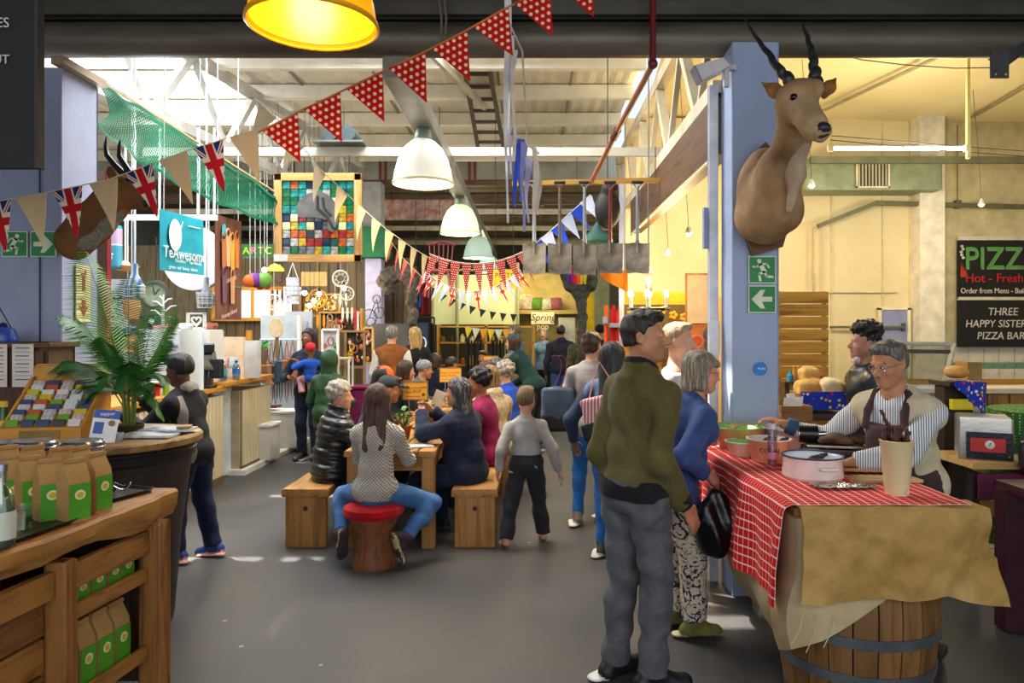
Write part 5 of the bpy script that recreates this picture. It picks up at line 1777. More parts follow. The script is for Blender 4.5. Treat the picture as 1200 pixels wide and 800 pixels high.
# ---------------------------------------------------------------- lamps, bunting and what hangs from the roof
lamp_data = [(2.83, 'd98d12', 'ffc233', 'deep yellow enamel dome lamp at the top of the photo, nearest of the row', 1.0, 'ffb020'),
(5.93, 'efe9d2', 'fffaec', 'cream dome lamp, second of the row, over the long table', .5, 'd8cf94'),
(9.03, 'e6e3bc', 'fffce0', 'pale yellow dome lamp, third of the row', .45, 'c9c27a'),
(12.13, 'a9c7b4', 'dff2e6', 'pale green dome lamp, fourth of the row', .4, '9cbcae'),
(15.23, 'a4cccb', 'd9f4f2', 'pale teal dome lamp, last of the row', .4, '8fbcbc')]
for i, (y, c, ci, lab, es, rim) in enumerate(lamp_data):
 t = thing('dome_lamp', lab, 'lamp', (-.88 if i else -.85, y, 2.86), 0, 'dome lamps along the trunking')
 g = G('lamp_enamel_%d' % i, .3)
 g.set(Base_Color=C(c), Emission_Color=C(ci if i else 'f0a010'), Emission_Strength=es * (.7 if i == 0 else .45))
 MB().lathe([(.245, .0), (.25, .012), (.243, .03), (.232, .1), (.205, .2), (.16, .29), (.1, .345), (.072, .36), (.066, .36), (.15, .28), (.195, .19), (.222, .1), (.235, .02)], n=36).build('shade', g.m, t)
 MB().lathe([(.246, -.004), (.256, .002), (.252, .016), (.244, .012)], n=36).build('rim', mat(rim, .3), t)
 MB().lathe([(.07, .355), (.075, .37), (.06, .44), (.05, .46), (0, .46)], n=16).build('neck', mat('8d9a8c', .4, .4), t)
 MB().ball((0, 0, .22), (.06, .06, .08)).build('bulb', emis('ffe6a8', 2 if i == 0 else 9 if i < 3 else 6), t)
 light('POINT', 'lamp_glow', (t.location.x, y, 2.98), 9 if i == 0 else 46, (1, .8, .48), shadow_soft_size=.08)
def uvplane(b, vs, fs, uv, m=0):
 return b.add(vs, fs, m, uv)
def flag_mesh(w_, h, curl=.0, key=''):
 """triangle pennant hanging from z=0, two skins"""
 b = MB()
 n = 6
 vs, uv, fs = [], [], []
 for lay in (0, 1):
  for i in range(n + 1):
   v = i / n
   ww = w_ * max(1 - v, .015)
   yo = curl * math.sin(v * 2.5) * h
   for s in (-.5, 0, .5):
    vs.append((s * ww, yo + (.0012 if lay else -.0012) + curl * .3 * abs(s) * ww, -h * v))
    uv.append((.5 + s * ww / w_, 1 - v))
 k = (n + 1) * 3
 for i in range(n):
  for j in (0, 1):
   a = i * 3 + j
   fs.append((a, a + 3, a + 4, a + 1))
   fs.append((k + a, k + a + 1, k + a + 4, k + a + 3))
  fs.append((i * 3, k + i * 3, k + i * 3 + 3, i * 3 + 3))
  fs.append((i * 3 + 2, i * 3 + 5, k + i * 3 + 5, k + i * 3 + 2))
 return b.add(vs, fs, 0, uv)
def uvmat(name, rough=.8):
 g = G(name, rough, 0, .2)
 uv = g.n('TexCoord').outputs['UV']
 s = g.sep(uv)
 return g, s[0], s[1]
def polka(name, c1, c2, nx, ny, r=.3):
 g, u, v = uvmat(name)
 x = g.m_('MULTIPLY', u, nx)
 y = g.m_('MULTIPLY', v, ny)
 row = g.m_('MODULO', g.m_('FLOOR', y), 2)
 x = g.m_('ADD', x, g.m_('MULTIPLY', row, .5))
 fx = g.m_('SUBTRACT', g.m_('FRACT', x), .5)
 fy = g.m_('SUBTRACT', g.m_('FRACT', y), .5)
 d = g.m_('SQRT', g.m_('ADD', g.m_('MULTIPLY', fx, fx), g.m_('MULTIPLY', fy, fy)))
 g.set(Base_Color=g.mix(g.m_('LESS_THAN', d, r), C(c1), C(c2)))
 tr = g.n('BsdfTranslucent', {0: g.mix(g.m_('LESS_THAN', d, r), C(c1), C(c2))})
 mx = g.n('MixShader', {0: .35, 1: g.b.outputs[0], 2: tr.outputs[0]})
 g.t.links.new(mx.outputs[0], g.t.nodes['Material Output'].inputs[0])
 return g.m
POLKA = polka('polka_red', 'd01f14', 'f6e3c4', 6, 7, .27)
POLKAF = polka('polka_red_far', 'b3100c', 'f0e0d2', 6, 14, .26)
g, u, v = uvmat('union_flag')
x = g.m_('SUBTRACT', u, .5)
y = g.m_('SUBTRACT', v, .60)
ax, ay = g.m_('ABSOLUTE', x), g.m_('ABSOLUTE', y)
dg = g.m_('ABSOLUTE', g.m_('SUBTRACT', g.m_('MULTIPLY', ax, .8), ay))
col = g.mix(g.m_('LESS_THAN', dg, .055), C('1c2c66'), C('ddd3bd'))
col = g.mix(g.m_('LESS_THAN', dg, .018), col, C('b01a22'))
col = g.mix(g.m_('LESS_THAN', g.m_('MINIMUM', ax, ay), .17), col, C('ddd3bd'))
col = g.mix(g.m_('MAXIMUM', g.m_('LESS_THAN', ax, .115), g.m_('LESS_THAN', ay, .075)), col, C('b8161f'))
g.set(Base_Color=col)
UNION = g.m
KRAFTF = mat('d2b78c', .8, h2='c2a577', scale=8, bump=.2)
CREAMF = mat('dcc9a2', .8, h2='c9b48a', scale=8, bump=.1)
def bunting(label, pts, n, kinds, w_, h, gap=.0, start=.0, curl=.05, cord='d8cdb4', tilt=1.0, r=.004, ends=True):
 """string through pts, n pennants of the given kinds in turn"""
 pts = [Vector(p) for p in pts]
 t = thing('bunting', label, 'bunting', pts[0])
 o_ = pts[0]
 L = [0]
 for a, c in zip(pts[:-1], pts[1:]):
  L.append(L[-1] + (c - a).length)
 def pos(s):
  for i in range(len(pts) - 1):
   if s <= L[i + 1] or i == len(pts) - 2:
    d = (pts[i + 1] - pts[i]).normalized()
    return pts[i] + d * (s - L[i]), d
 MB().tube([p - o_ for p in pts], r, 6).build('string', mat(cord, .8), t)
 ms = {}
 rr = random.Random(len(label))
 for i in range(n):
  kind = kinds[i % len(kinds)]
  s = start + (L[-1] - 2 * start) * (i + .5) / n
  p, d = pos(s)
  if kind not in ms:
   ms[kind] = flag_mesh(w_, h, curl).mesh('pennant', [kind])
  q = bpy.data.objects.new('pennant', ms[kind])
  COL.objects.link(q)
  q.parent = t
  q.location = p - o_
  hd = Vector((d.x, d.y, 0))
  hd.normalize()
  q.rotation_euler = (rr.uniform(-.06, .06), -math.asin(max(-1, min(1, d.z))) * tilt, math.atan2(hd.y, hd.x) + rr.uniform(-.12, .12))
 return t
def sag(a, c, dip, n=8):
 a, c = Vector(a), Vector(c)
 return [a.lerp(c, i / n) + Vector((0, 0, -4 * dip * (i / n) * (1 - i / n))) for i in range(n + 1)]
Y1 = 3.55
bunting('string of union flags and kraft paper pennants across the upper left', [at(-28, 240, Y1), at(18, 232, Y1), at(72, 222, Y1), at(125, 211, Y1), at(172, 194, Y1), at(215, 178, Y1), at(262, 163, Y1), at(306, 150, Y1)], 8, [UNION, KRAFTF], .148, .25, start=.0, r=.0025)
bunting('string of large red polka dot pennants rising across the top', [at(303, 155, 3.6), at(350, 131, 3.6), at(400, 107, 3.6), at(448, 84, 3.6), at(495, 62, 3.6), at(542, 38, 3.6), at(592, 10, 3.6), at(640, -14, 3.6), at(700, -40, 3.6)], 8, [POLKA], .2, .225, tilt=1.0, cord='c9763f', r=.005)
bunting('string of cream pennants falling from the upper left to the middle', [at(296, 112, 5.0), at(345, 160, 5.2), at(375, 198, 5.4), at(420, 240, 5.8), at(452, 268, 6.3), at(480, 288, 6.8), at(504, 303, 7.3)], 10, [CREAMF], .145, .27, tilt=.75, cord='d8d4c8')
bunting('string of narrow red polka dot pennants across the middle of the hall', sag(at(503, 297, 7.4), at(616, 293, 7.4), .12), 9, [POLKAF], .105, .32, curl=.02)
bunting('short string of small red pennants behind the cream pennants', [at(455, 278, 8.6), at(470, 300, 9), at(500, 330, 9.6)], 5, [POLKAF], .1, .28)
PALEB = mat('a3b2c6', .8, bump=.05)
bunting('sagging string of pale blue and union pennants far down the hall', sag(at(498, 318, 9.5), at(610, 316, 9.5), .27), 14, [PALEB, UNION, PALEB], .09, .27, curl=.02)
bunting('string of small black pennants in front of the pale canvas', sag(at(505, 335, 12.4), at(608, 368, 12.4), .12), 9, [mat('22221f', .8)], .12, .15, curl=.02)
bunting('short string of yellow, white and orange pennants in the far stall', sag(at(545, 383, 13.6), at(606, 385, 13.6), .03), 7, [mat('d8c23a', .8), mat('d2d6c8', .8), mat('d89a2c', .8)], .15, .2, curl=.02)
bunting('slanting string of blue and white pennants behind the spades', [at(622, 290, 7.5), at(650, 266, 7.5), at(672, 246, 7.5), at(692, 228, 7.5)], 6, [mat('1f49c4', .7), mat('c9d4e8', .7)], .15, .27, tilt=.8, cord='d4d4d8')
# ribbons
st = thing('streamer', 'bunch of white and blue ribbons hanging from the beam in the middle', 'streamer', at(600, 20, 4.5) * 1)
rr = random.Random(4)
for i, (px, y0, y1, c) in enumerate(((594, -10, 262, 'e6e4e4'), (597, 40, 205, 'dfe0e6'), (602, 60, 192, 'ebe7e0'), (604, 150, 240, '2f55c4'), (609, 160, 236, '3a62cf'), (613, 165, 272, '8f92c4'), (618, 185, 262, 'a7a9cc'), (627, 175, 268, 'e6dcc9'), (631, 190, 250, 'dccbb0'))):
 a, c2 = at(px, y0, 4.5) - st.location, at(px, y1, 4.5) - st.location
 a.y += rr.uniform(-.05, .05)
 ph = rr.uniform(0, 6)
 MB().sheet(lambda u, v: (a.x + (c2.x - a.x) * u + .008 * math.sin(u * 7 + ph) + (v - .5) * (.034 + .012 * math.sin(u * 5 + ph)) * (1 - .6 * u), a.y + .03 * math.sin(u * 9 + ph) + .02 * (v - .5), a.z + (c2.z - a.z) * u), 14, 2, .003).build('ribbon', mat(c, .6, bump=.05), st)
MB().tube([at(590, 12, 4.5) - st.location, at(612, 60, 4.5) - st.location, at(618, 170, 4.5) - st.location, at(632, 180, 4.5) - st.location], .006, 6).build('cord', mat('c9bfae', .8), st)
# red water pipe
t = thing('red_pipe', 'dark red sprinkler pipe dropping past the beam and slanting away under the roof', 'pipe', at(765, 75, 4.5))
o_ = t.location
MB().tube([at(765, -30, 4.5) - o_, at(765, 73, 4.5) - o_], .021, 10).build('vertical_run', mat('6d1f22', .4), t)
MB().ball((0, 0, 0), .032).build('elbow', mat('6d1f22', .4), t)
MB().tube([Vector((0, 0, 0)), at(722, 156, 5.6) - o_, at(692, 215, 7.0) - o_], .021, 10).build('slanting_run', mat('8a3a2c', .4, h2='b5713f', scale=3), t)
MB().tube([at(724, 152, 5.55) - o_, at(719, 162, 5.7) - o_], .03, 10).build('coupling', mat('6d1f22', .4), t)
# roof ladder, cables, beam clutter
t = thing('ladder', 'narrow steel ladder laid up under the roof purlins', 'ladder', at(560, 120, 9.0))
A, B_ = at(541, 62, 8.3) - t.location, at(560, 172, 10.4) - t.location
C_, D_ = at(570, 62, 8.3) - t.location, at(590, 172, 10.4) - t.location
for a, c in ((A, B_), (C_, D_)):
 MB().bar(a, c, .05, .05).build('rail', mat('5d5446', .6), t)
for i in range(8):
 u = (i + .5) / 8
 MB().bar(A.lerp(B_, u), C_.lerp(D_, u), .04, .04).build('rung', mat('4f463a', .6), t)
for (x0, y0, x1, y1, d, lab) in ((514, -5, 517, 48, 4.55, 'grey cable hanging in front of the beam, left of two'), (520, -5, 522, 45, 4.55, 'grey cable hanging in front of the beam, right of two')):
 wire('cable', lab, [at(x0, y0, d), at((x0 + x1) / 2 + 2, (y0 + y1) / 2, d), at(x1, y1, d)], .008, mat('6d655a', .7))
t = thing('wall_lamp', 'white hooded floodlight clamped high on the left of the right blue column', 'lamp', at(836, 84, 4.5))
MB().slab([(-.13, -.09, .01), (.05, -.05, .07), (.09, -.05, .02), (-.09, -.09, -.08)], (0, 1, 0), .12).build('hood', mat('d4d2d4', .35), t)
MB().box((-.115, -.03, -.035), (.012, .1, .1), rot=(0, rad(-25), 0)).build('glass_front', mat('8f93a0', .2), t)
MB().box((.08, .0, -.04), (.03, .03, .11)).build('bracket', mat('c9c7cc', .4), t)
MB().bar((.08, 0, .03), (.14, .02, .03), .03, .03).build('arm', mat('c9c7cc', .4), t)
# spades on a wooden bar
t = thing('spade_rail', 'wooden bar hung in the middle of the hall carrying the row of spades', 'rail', at(690, 213, 7.0))
MB().bar(at(600, 215, 7.0) - t.location, at(776, 211, 7.0) - t.location, .05, .045).build('bar', wood('b58a3e', '8a6526', 0), t)
for px in (612, 768):
 MB().tube([at(px, 212, 7.0) - t.location, at(px, 172, 7.2) - t.location], .005, 5).build('hanger', IRON, t)
SP = mat('a89b88', .55, .3, h2='352a20', scale=4, bump=.3)
SP2 = mat('c4b8a2', .5, .3, h2='5d5142', scale=5, bump=.3)
for i, (px, w_, m, z0, hc, lab) in enumerate(((626, 27, SP2, 286, 'a5a9b5', 'spade hanging furthest left, pale blade'), (656, 28, SP, 286, '6a5648', 'spade hanging second from left, dark lower half'), (685, 27, SP, 287, '8a8a8a', 'spade hanging third from left, dark rusty blade'),
(715, 30, SP, 285, '7a2f2c', 'spade hanging fourth from left, red brown shaft'), (747, 29, SP2, 285, '8a8f96', 'spade hanging furthest right, pale square blade'))):
 s_ = thing('spade', lab, 'spade', at(px, z0 + 35, 6.94), 0, 'spades hanging from the bar')
 W = w_ / F * 7
 MB().sheet(lambda u, v, W=W: ((u - .5) * W * (1 - .04 * (1 - v)), .012 * math.cos((u - .5) * 3), v * .29 + .005 * math.sin(u * 9 + i)), 8, 6, .004).build('blade', m, s_)
 top = (z0 + 35 - 216) / F * 7
 MB().tube([(0, 0, .25), (0, .0, top - .03)], [.018, .015], 8).build('shaft', mat(hc, .45, .3), s_)
 MB().tube([(0, -.005, .20), (0, -.005, .31)], [.012, .022], 8).build('socket', m, s_)
 MB().tube([(-.055, 0, top + .012), (.055, 0, top + .012)], .016, 8).build('grip', mat('262422', .6), s_)
 MB().tube([(-.05, 0, top + .01), (0, 0, top - .05), (.05, 0, top + .01)], .008, 6).build('handle_yoke', mat(hc, .45, .3), s_)
# items by the spades
s_ = SDF(.03)
s_.ell((0, 0, .22), (.13, .09, .2))
s_.ell((.02, -.02, .42), (.09, .08, .08))
o = s_.build('hanging_boots', mat('24201d', .6), .018)
o.location = at(712, 268, 7.3)
MB().tube([(0, 0, .4), (0, 0, 4.79 - o.location.z)], .006, 5).build('cord', IRON, o)
tag(o, 'dark felt shape hanging behind the fourth spade', 'boots')
t = thing('net_umbrella', 'small dark green folded net hanging behind the third spade', 'net', at(700, 283, 7.4))
MB().lathe([(.01, .2), (.06, .12), (.16, .02), (.17, 0), (.15, .0), (.05, .11), (0, .19)], n=16).build('net', mat('2e5f52', .7, h2='1d463c', scale=8), t)
o = MB().sheet(lambda u, v: (at(703 + 32 * u, 317, 7.2).x + 0, 7.2 + .05 * math.sin(u * 5), at(700, 317, 7.2).z - v * (.06 + .16 * u) * (1 if u > .02 else .5)), 8, 5, .004).build('orange_canopy', cloth('ec9a16', h2='e0641c', fscale=3))
tag(o, 'bright orange triangle of cloth hanging under the fourth spade', 'cloth')
# green net across the upper left
def netfn(u, v):
 tp = [(116, 100), (165, 128), (215, 160), (270, 195), (324, 232)]
 bt_ = [(116, 148), (160, 186), (215, 219), (270, 243), (324, 263)]
 q = u * 4
 k = min(int(q), 3)
 f = q - k
 a = [tp[k][i] * (1 - f) + tp[k + 1][i] * f for i in (0, 1)]
 c = [bt_[k][i] * (1 - f) + bt_[k + 1][i] * f for i in (0, 1)]
 y = 5.0 + 2.2 * u
 p = at(a[0] * (1 - v) + c[0] * v, a[1] * (1 - v) + c[1] * v, y)
 p.y += .10 * math.sin(v * 3.1) + .03 * math.sin(u * 23 + v * 4)
 p.z += .012 * math.sin(u * 31 + v * 9)
 return p
nb = MB()
NU, NV = 84, 26
GP = [[netfn(i / NU, j / NV) for j in range(NV + 1)] for i in range(NU + 1)]
def strip(b, pts, w_):
 for a, c in zip(pts[:-1], pts[1:]):
  d = (c - a).normalized()
  n1 = d.orthogonal().normalized() * w_
  n2 = d.cross(n1)
  b.add([a + n1, a - n1 * .5 + n2 * .87, a - n1 * .5 - n2 * .87, c + n1, c - n1 * .5 + n2 * .87, c - n1 * .5 - n2 * .87], [(0, 1, 4, 3), (1, 2, 5, 4), (2, 0, 3, 5)])
for j in range(NV + 1):
 strip(nb, [GP[i][j] for i in range(NU + 1)], .0036 if j not in (0, NV) else .012)
for i in range(NU + 1):
 strip(nb, [GP[i][j] for j in range(NV + 1)], .0036)
o = nb.build('net', mat('07805c', .6, h2='046548', scale=3), smooth=0)
tag(o, 'green mesh netting slung from the left column towards the collage', 'net')
for (x, y, x1, y1) in ((116, 96, 322, 228),):
 solo(MB().tube([at(x + (x1 - x) * u, y + (y1 - y) * u - 3, 5.05 + 2.2 * u) for u in np.linspace(0, 1, 9)], .014, 6), 'net_pole', 'thin pale pole along the upper edge of the green netting', 'pole', wood('a8926a', '7d6847', 0))
# ---------------------------------------------------------------- long tables, benches, signs
PINE = lambda ax: wood('b07f42', '7d5526', ax, .8)
def table(label, cx, y0, y1, w_=.7, h=.75):
 t = thing('market_table', label, 'table', (cx, (y0 + y1) / 2, 0), 0, 'long wooden tables down the hall')
 L = y1 - y0
 for i in range(5):
  MB().box((-w_ / 2 + w_ / 5 * (i + .5), 0, h - .022), (w_ / 5 - .004, L, .044), bev=.004).build('plank', PINE(1), t)
 for sx in (-1, 1):
  for sy in (-1, 1):
   MB().box((sx * (w_ / 2 - .065), sy * (L / 2 - .08), (h - .044) / 2), (.1, .085, h - .044), bev=.005).build('leg', PINE(2), t)
  MB().box((sx * (w_ / 2 - .05), 0, h - .1), (.03, L - .2, .11)).build('apron', PINE(1), t)
 for sy in (-1, 1):
  MB().box((0, sy * (L / 2 - .06), h - .1), (w_ - .16, .03, .11)).build('apron_end', PINE(0), t)
 return t
def bench(label, cx, y0, y1, w_=.36, h=.45):
 t = thing('bench', label, 'bench', (cx, (y0 + y1) / 2, 0), 0, 'solid wooden benches at the long tables')
 L = y1 - y0
 MB().box((0, 0, h - .03), (w_, L, .06), bev=.006).build('seat', PINE(1), t)
 for sy in (-1, 1):
  b = MB().box((0, sy * (L / 2 - .055), (h - .06) / 2), (w_ - .05, .07, h - .06), bev=.005)
  o = b.build('leg', PINE(2), t)
  MB().lathe([(0, 0), (.018, 0), (.018, .004), (0, .004)], (0, sy * (L / 2 - .055) - .036, .3), 12, rot=(rad(90), 0, 0)).build('bolt', mat('3b2c1c', .6), o)
 MB().box((0, 0, .3), (.05, L - .15, .08)).build('stretcher', PINE(1), t)
 return t
table('long wooden table nearest, where the young woman sits at its end', -1.07, 5.50, 7.9)
table('long wooden table second along the hall', -.97, 8.25, 10.2)
table('long wooden table third along the hall', -.85, 10.55, 12.3)
bench('wooden bench left of the nearest table, under the puffer coat', -1.73, 5.55, 7.8)
bench('wooden bench right of the nearest table, under the navy jacket', -.43, 5.55, 7.4)
bench('wooden bench left of the second table', -1.6, 8.2, 10.2)
bench('wooden bench right of the second table', -.34, 7.7, 10.2)
bench('wooden bench left of the third table', -1.45, 10.5, 12.3)
bench('wooden bench right of the third table', -.25, 10.5, 12.3)
ORG = mat('f0ad3c', .6, h2='e09a2c', scale=12, bump=.03)
REDI = mat('8e3210', .6, bump=0)
for i, (px, py, y, w_, h, lab) in enumerate(((486.5, 447, 6.75, 29, 21, 'orange table sign with red writing on the nearest table'), (528, 431, 8.6, 25, 16.5, 'orange table sign with red writing on the second table'), (575, 417, 10.9, 17, 11.5, 'orange table sign with red writing on the third table'))):
 W, H_ = w_ / F * y, h / F * y
 c = at(px, py, y)
 t = thing('table_sign', lab, 'sign', (c.x, y, .75), 0, 'orange signs on the long tables')
 zt = c.z - .75
 MB().box((0, 0, zt - H_ / 2), (W, .008, H_)).build('panel', ORG, t)
 for dx, dz, a, bb in ((0, 0, W + .012, .01), (0, -H_, W + .012, .01), (-W / 2, -H_ / 2, .01, H_), (W / 2, -H_ / 2, .01, H_)):
  MB().box((dx, -.002, zt + dz), (a, .012, bb)).build('frame', mat('8a6a3a', .6), t)
 for dx in (-W * .25, W * .22):
  MB().tube([(dx, 0, 0), (dx, 0, zt - H_)], .006, 6).build('rod', mat('8f8a80', .4, .4), t)
 MB().box((0, 0, .008), (W * .8, .06, .016)).build('foot', OAK(0), t)
 text('Sunday is the weekly', (0, -.005, zt - H_ * .33), H_ * .165, REDI, t, rot=(rad(90), rad(-2), 0), ext=.001)
 text('HALL MUST', (-W * .12, -.005, zt - H_ * .55), H_ * .2, REDI, t, rot=(rad(90), rad(-2), 0), ext=.001)
 MB().box((-W * .1, -.005, zt - H_ * .82), (W * .6, .002, .005)).build('print_line', mat('a8702a', .6), t)
 MB().lathe([(0, 0), (H_ * .1, 0), (H_ * .1, .002), (0, .002)], (W * .34, -.005, zt - H_ * .72), 7, rot=(rad(90), 0, 0)).build('emblem', mat('4d5a3a', .6), t)
def small_plant(label, loc, s=1.0, pot='a8552c', n=30, seed=1, col='4f8a2a'):
 t = thing('herb_pot', label, 'plant', loc, 0, 'pots of herbs on the long tables')
 MB().lathe([(.04 * s, 0), (.055 * s, .08 * s), (.06 * s, .085 * s), (.06 * s, .1 * s), (.05 * s, .1 * s), (.0, .08 * s)], n=16).build('pot', mat(pot, .8), t)
 rr = random.Random(seed)
 b = MB()
 for i in range(n):
  a, r_, z = rr.uniform(0, 6.28), rr.uniform(.0, .07) * s, rr.uniform(.1, .22) * s
  p = Vector((r_ * math.cos(a), r_ * math.sin(a), z))
  d = Vector((math.cos(a), math.sin(a), rr.uniform(.2, 1))).normalized() * .045 * s
  q = d.cross(Vector((0, 0, 1))).normalized() * .02 * s
  b.add([p, p + d * .5 + q, p + d, p + d * .5 - q], [(0, 1, 2, 3)])
  b.tube([(0, 0, .08 * s), p * .6 + Vector((0, 0, .03 * s)), p], .0025 * s, 3)
 b.build('leaves', mat(col, .5, h2='2f641c', scale=20), t, kind='stuff', smooth=0)
 return t
small_plant('terracotta herb pot on the nearest table, front one below the orange sign', (-1.07, 6.1, .75), 1.15, seed=3)
small_plant('terracotta herb pot on the nearest table, right one behind the raised hands', (-.93, 6.55, .75), 1.1, seed=4, col='8aa84a')
small_plant('herb pot right of the second orange sign', (-.72, 8.75, .75), 1.3, seed=5)
for i, (x, y, h, r_, lab) in enumerate(((-.92, 5.85, .13, .035, 'tall drinking glass near the end of the nearest table'), (-.8, 6.1, .12, .032, 'drinking glass beside the raised hands on the nearest table'))):
 solo(MB().lathe([(0, 0), (r_ * .8, 0), (r_, h), (r_ * .93, h), (r_ * .75, .01), (0, .01)], (x, y, .75), 16), 'drinking_glass', lab, 'glass', CLEAR)
solo(MB().box((-.87, 5.72, .757), (.2, .14, .008), rot=(0, 0, .3), bev=.002), 'paper_plate', 'crumpled white paper at the end of the nearest table', 'paper', mat('d2d4d6', .6))
o = MB().box((0, 0, .16), (.10, .012, .34), rot=(0, rad(22), 0), bev=.003)
solo(o, 'menu_card', 'tall pale menu card leaning on the nearest table', 'card', mat('b8ab98', .6)).location = (-.92, 6.95, .75)
# basket of straw beside it
# ---------------------------------------------------------------- left shop
ct = thing('shop_counter', 'long slatted counter with honey wood top along the left aisle', 'counter', (-3.35, 7.2, 0))
SLATW = mat('d3c6a6', .6, h2='bfb08d', scale=5, st=(4, 4, .5), bump=.06)
sl = MB().box((0, 0, .5), (.022, .086, .92), bev=.004).mesh('plank', SLATW)
ys = list(np.arange(5.1, 7.85, .09)) + list(np.arange(8.42, 9.25, .09))
for y in ys:
 q = bpy.data.objects.new('plank', sl)
 COL.objects.link(q)
 q.parent = ct
 q.location = (0, y + .045 - 7.2, 0)
for y0, y1 in ((5.1, 7.88), (8.38, 9.28)):
 MB().box((-.2, (y0 + y1) / 2 - 7.2, .49), (.36, y1 - y0, .94)).build('carcass', mat('a89a7c', .7), ct)
 MB().box((.0, (y0 + y1) / 2 - 7.2, .045), (.03, y1 - y0, .09)).build('kick_board', mat('6d5334', .7), ct)
MB().box((-.26, 6.48 - 7.2, 1.035), (.62, 2.82, .05), bev=.006).build('worktop', HON(1), ct)
MB().box((-.22, 8.55 - 7.2, 1.075), (.56, 1.5, .05), bev=.006).build('worktop', HON(1), ct)
gt = thing('counter_gate', 'pale blue tongued panel door set back in the slatted counter', 'gate', (-3.47, 8.15, 0))
for i in range(4):
 MB().box((0, -.19 + i * .125, .52), (.02, .12, 1.0), bev=.004).build('plank', mat('cfd8dc', .6), gt)
struct(MB().box((-5.4, 4.98 + 1.6, .0), (3.2, .02, .02)).build('trim_5', mat('8a8a84', .6)))
def on(px, py, y):
 return at(px, py, y)
# fridge blocks
fz = thing('display_fridge', 'white front of a display fridge with a small grey badge above the counter', 'fridge', (-3.51, 7.15, 1.06))
MB().box((0, 0, .3), (.36, .5, .62), bev=.015).build('body', mat('dfe9ee', .3, bump=.02, var=.04), fz)
MB().box((.11, -.253, .45), (.09, .006, .03)).build('badge', mat('7d8a90', .4), fz)
MB().box((-.165, -.255, .12), (.012, .006, .5)).build('edge_trim', mat('38a0a8', .4), fz)
fz2 = thing('display_fridge', 'second white cabinet to the right of the fridge front', 'fridge', (-3.58, 7.92, 1.06))
MB().box((0, 0, .3), (.3, .4, .62), bev=.015).build('body', mat('e4dfdc', .35, bump=.02, var=.05), fz2)
MB().box((0, -.202, .5), (.2, .004, .1)).build('panel', mat('d3cecb', .4), fz2)
t = thing('till', 'dark point of sale screen and stand on the slatted counter', 'till', (-3.40, 7.55, 1.06))
MB().box((0, 0, .015), (.2, .18, .03), bev=.006).build('base', mat('2b2d31', .4), t)
MB().box((.0, .02, .12), (.05, .05, .2)).build('post', mat('34363a', .4), t)
MB().box((0, 0, .28), (.24, .05, .2), rot=(rad(-18), 0, rad(40)), bev=.008).build('screen', mat('2c2e33', .25), t)
MB().box((.02, .0, .42), (.16, .06, .09), rot=(rad(20), 0, rad(30)), bev=.006).build('printer', mat('33363b', .4), t)
MB().box((.10, .06, .2), (.12, .10, .2), bev=.01).build('drawer_unit', mat('25272b', .4), t)
t = thing('paper_cup', 'red takeaway cup on the slatted counter beside the reading youth', 'cup', (-3.46, 6.7, 1.06))
MB().lathe([(.03, 0), (.042, .12), (.044, .12), (0, .118)], n=18).build('cup', mat('c0281f', .5), t)
MB().lathe([(.045, .118), (.046, .128), (.04, .136), (0, .136)], n=18).build('lid', mat('ece8e4', .4), t)
for i, (x, y, c, h, lab) in enumerate(((-3.41, 6.78, '8fc21e', .16, 'lime green bottle beside the red cup'), (-3.46, 6.45, 'e8e8e4', .07, 'white mug left of the red cup'), (-3.42, 6.55, '2c2c2c', .06, 'small dark cup left of the red cup'), (-3.34, 6.83, '3a3e44', .05, 'dark card reader on the slatted counter'), (-3.42, 7.75, '4a4038', .11, 'dark brown paper cup beside the till'), (-3.45, 7.6, 'a88a5c', .17, 'brown leaflet holder beside the till'))):
 solo(MB().lathe([(.026, 0), (.03, h * .7), (.022, h * .85), (.02, h), (0, h)], (x, y, 1.06), 14), ('bottle', 'mug', 'cup', 'card_reader', 'cup', 'leaflet_holder')[i], lab, ('bottle', 'mug', 'cup', 'reader', 'cup', 'holder')[i], mat(c, .4))
for i, y in enumerate((8.05, 8.18)):
 t = thing('water_bottle', 'water bottle with blue cap on the counter by the tall white box, %s' % ('left one' if i == 0 else 'right one'), 'bottle', (-3.42 + i * .1, y, 1.1), 0, 'water bottles on the counter')
 MB().lathe([(.04, 0), (.042, .02), (.042, .14), (.02, .19), (.016, .2), (0, .2)], n=16).build('bottle_body', glassy('cfe6f2', .85, .15), t)
 MB().lathe([(.043, .07), (.0432, .07), (.0432, .13), (.043, .13)], n=16).build('label_band', mat('2f6fc0' if i else '1f9a96', .4), t)
 MB().lathe([(0, .2), (.018, .2), (.018, .22), (0, .22)], n=12).build('cap', mat('1f4a9a', .4), t)
for i, (px, py, c, s, lab) in enumerate(((264, 402, 'c93a3a', .09, 'red and white printed box on the stack by the tall white box'), (274, 402, '3db0bd', .09, 'turquoise tin on the stack by the tall white box'), (264, 418, '2b3fb0', .08, 'blue box low in the stack'), (274, 416, 'a88a7c', .11, 'square tin with pale round badge low in the stack'))):
 y = 8.35
 p = at(px, py, y)
 o = solo(MB().box((0, 0, 0), (s, .08, s * 1.3), bev=.004), 'gift_box', lab, 'box', mat(c, .5, h2='e6e2e0', scale=14))
 o.location = (p.x, y, 1.1 if py > 410 else 1.1 + .13)
solo(MB().box((-3.28, 8.55, 1.32), (.17, .1, .44), bev=.006), 'tall_box', 'tall plain grey white box standing on the end of the counter', 'box', mat('c9c5c0', .5))
struct(MB().box((-3.9, 8.9, 1.33), (.9, .03, .5)).build('wall_counter_back', mat('d9bfa0', .7)))
struct(MB().box((-3.45, 8.88, 1.35), (.06, .06, .62)).build('trim_6', HON(2)))
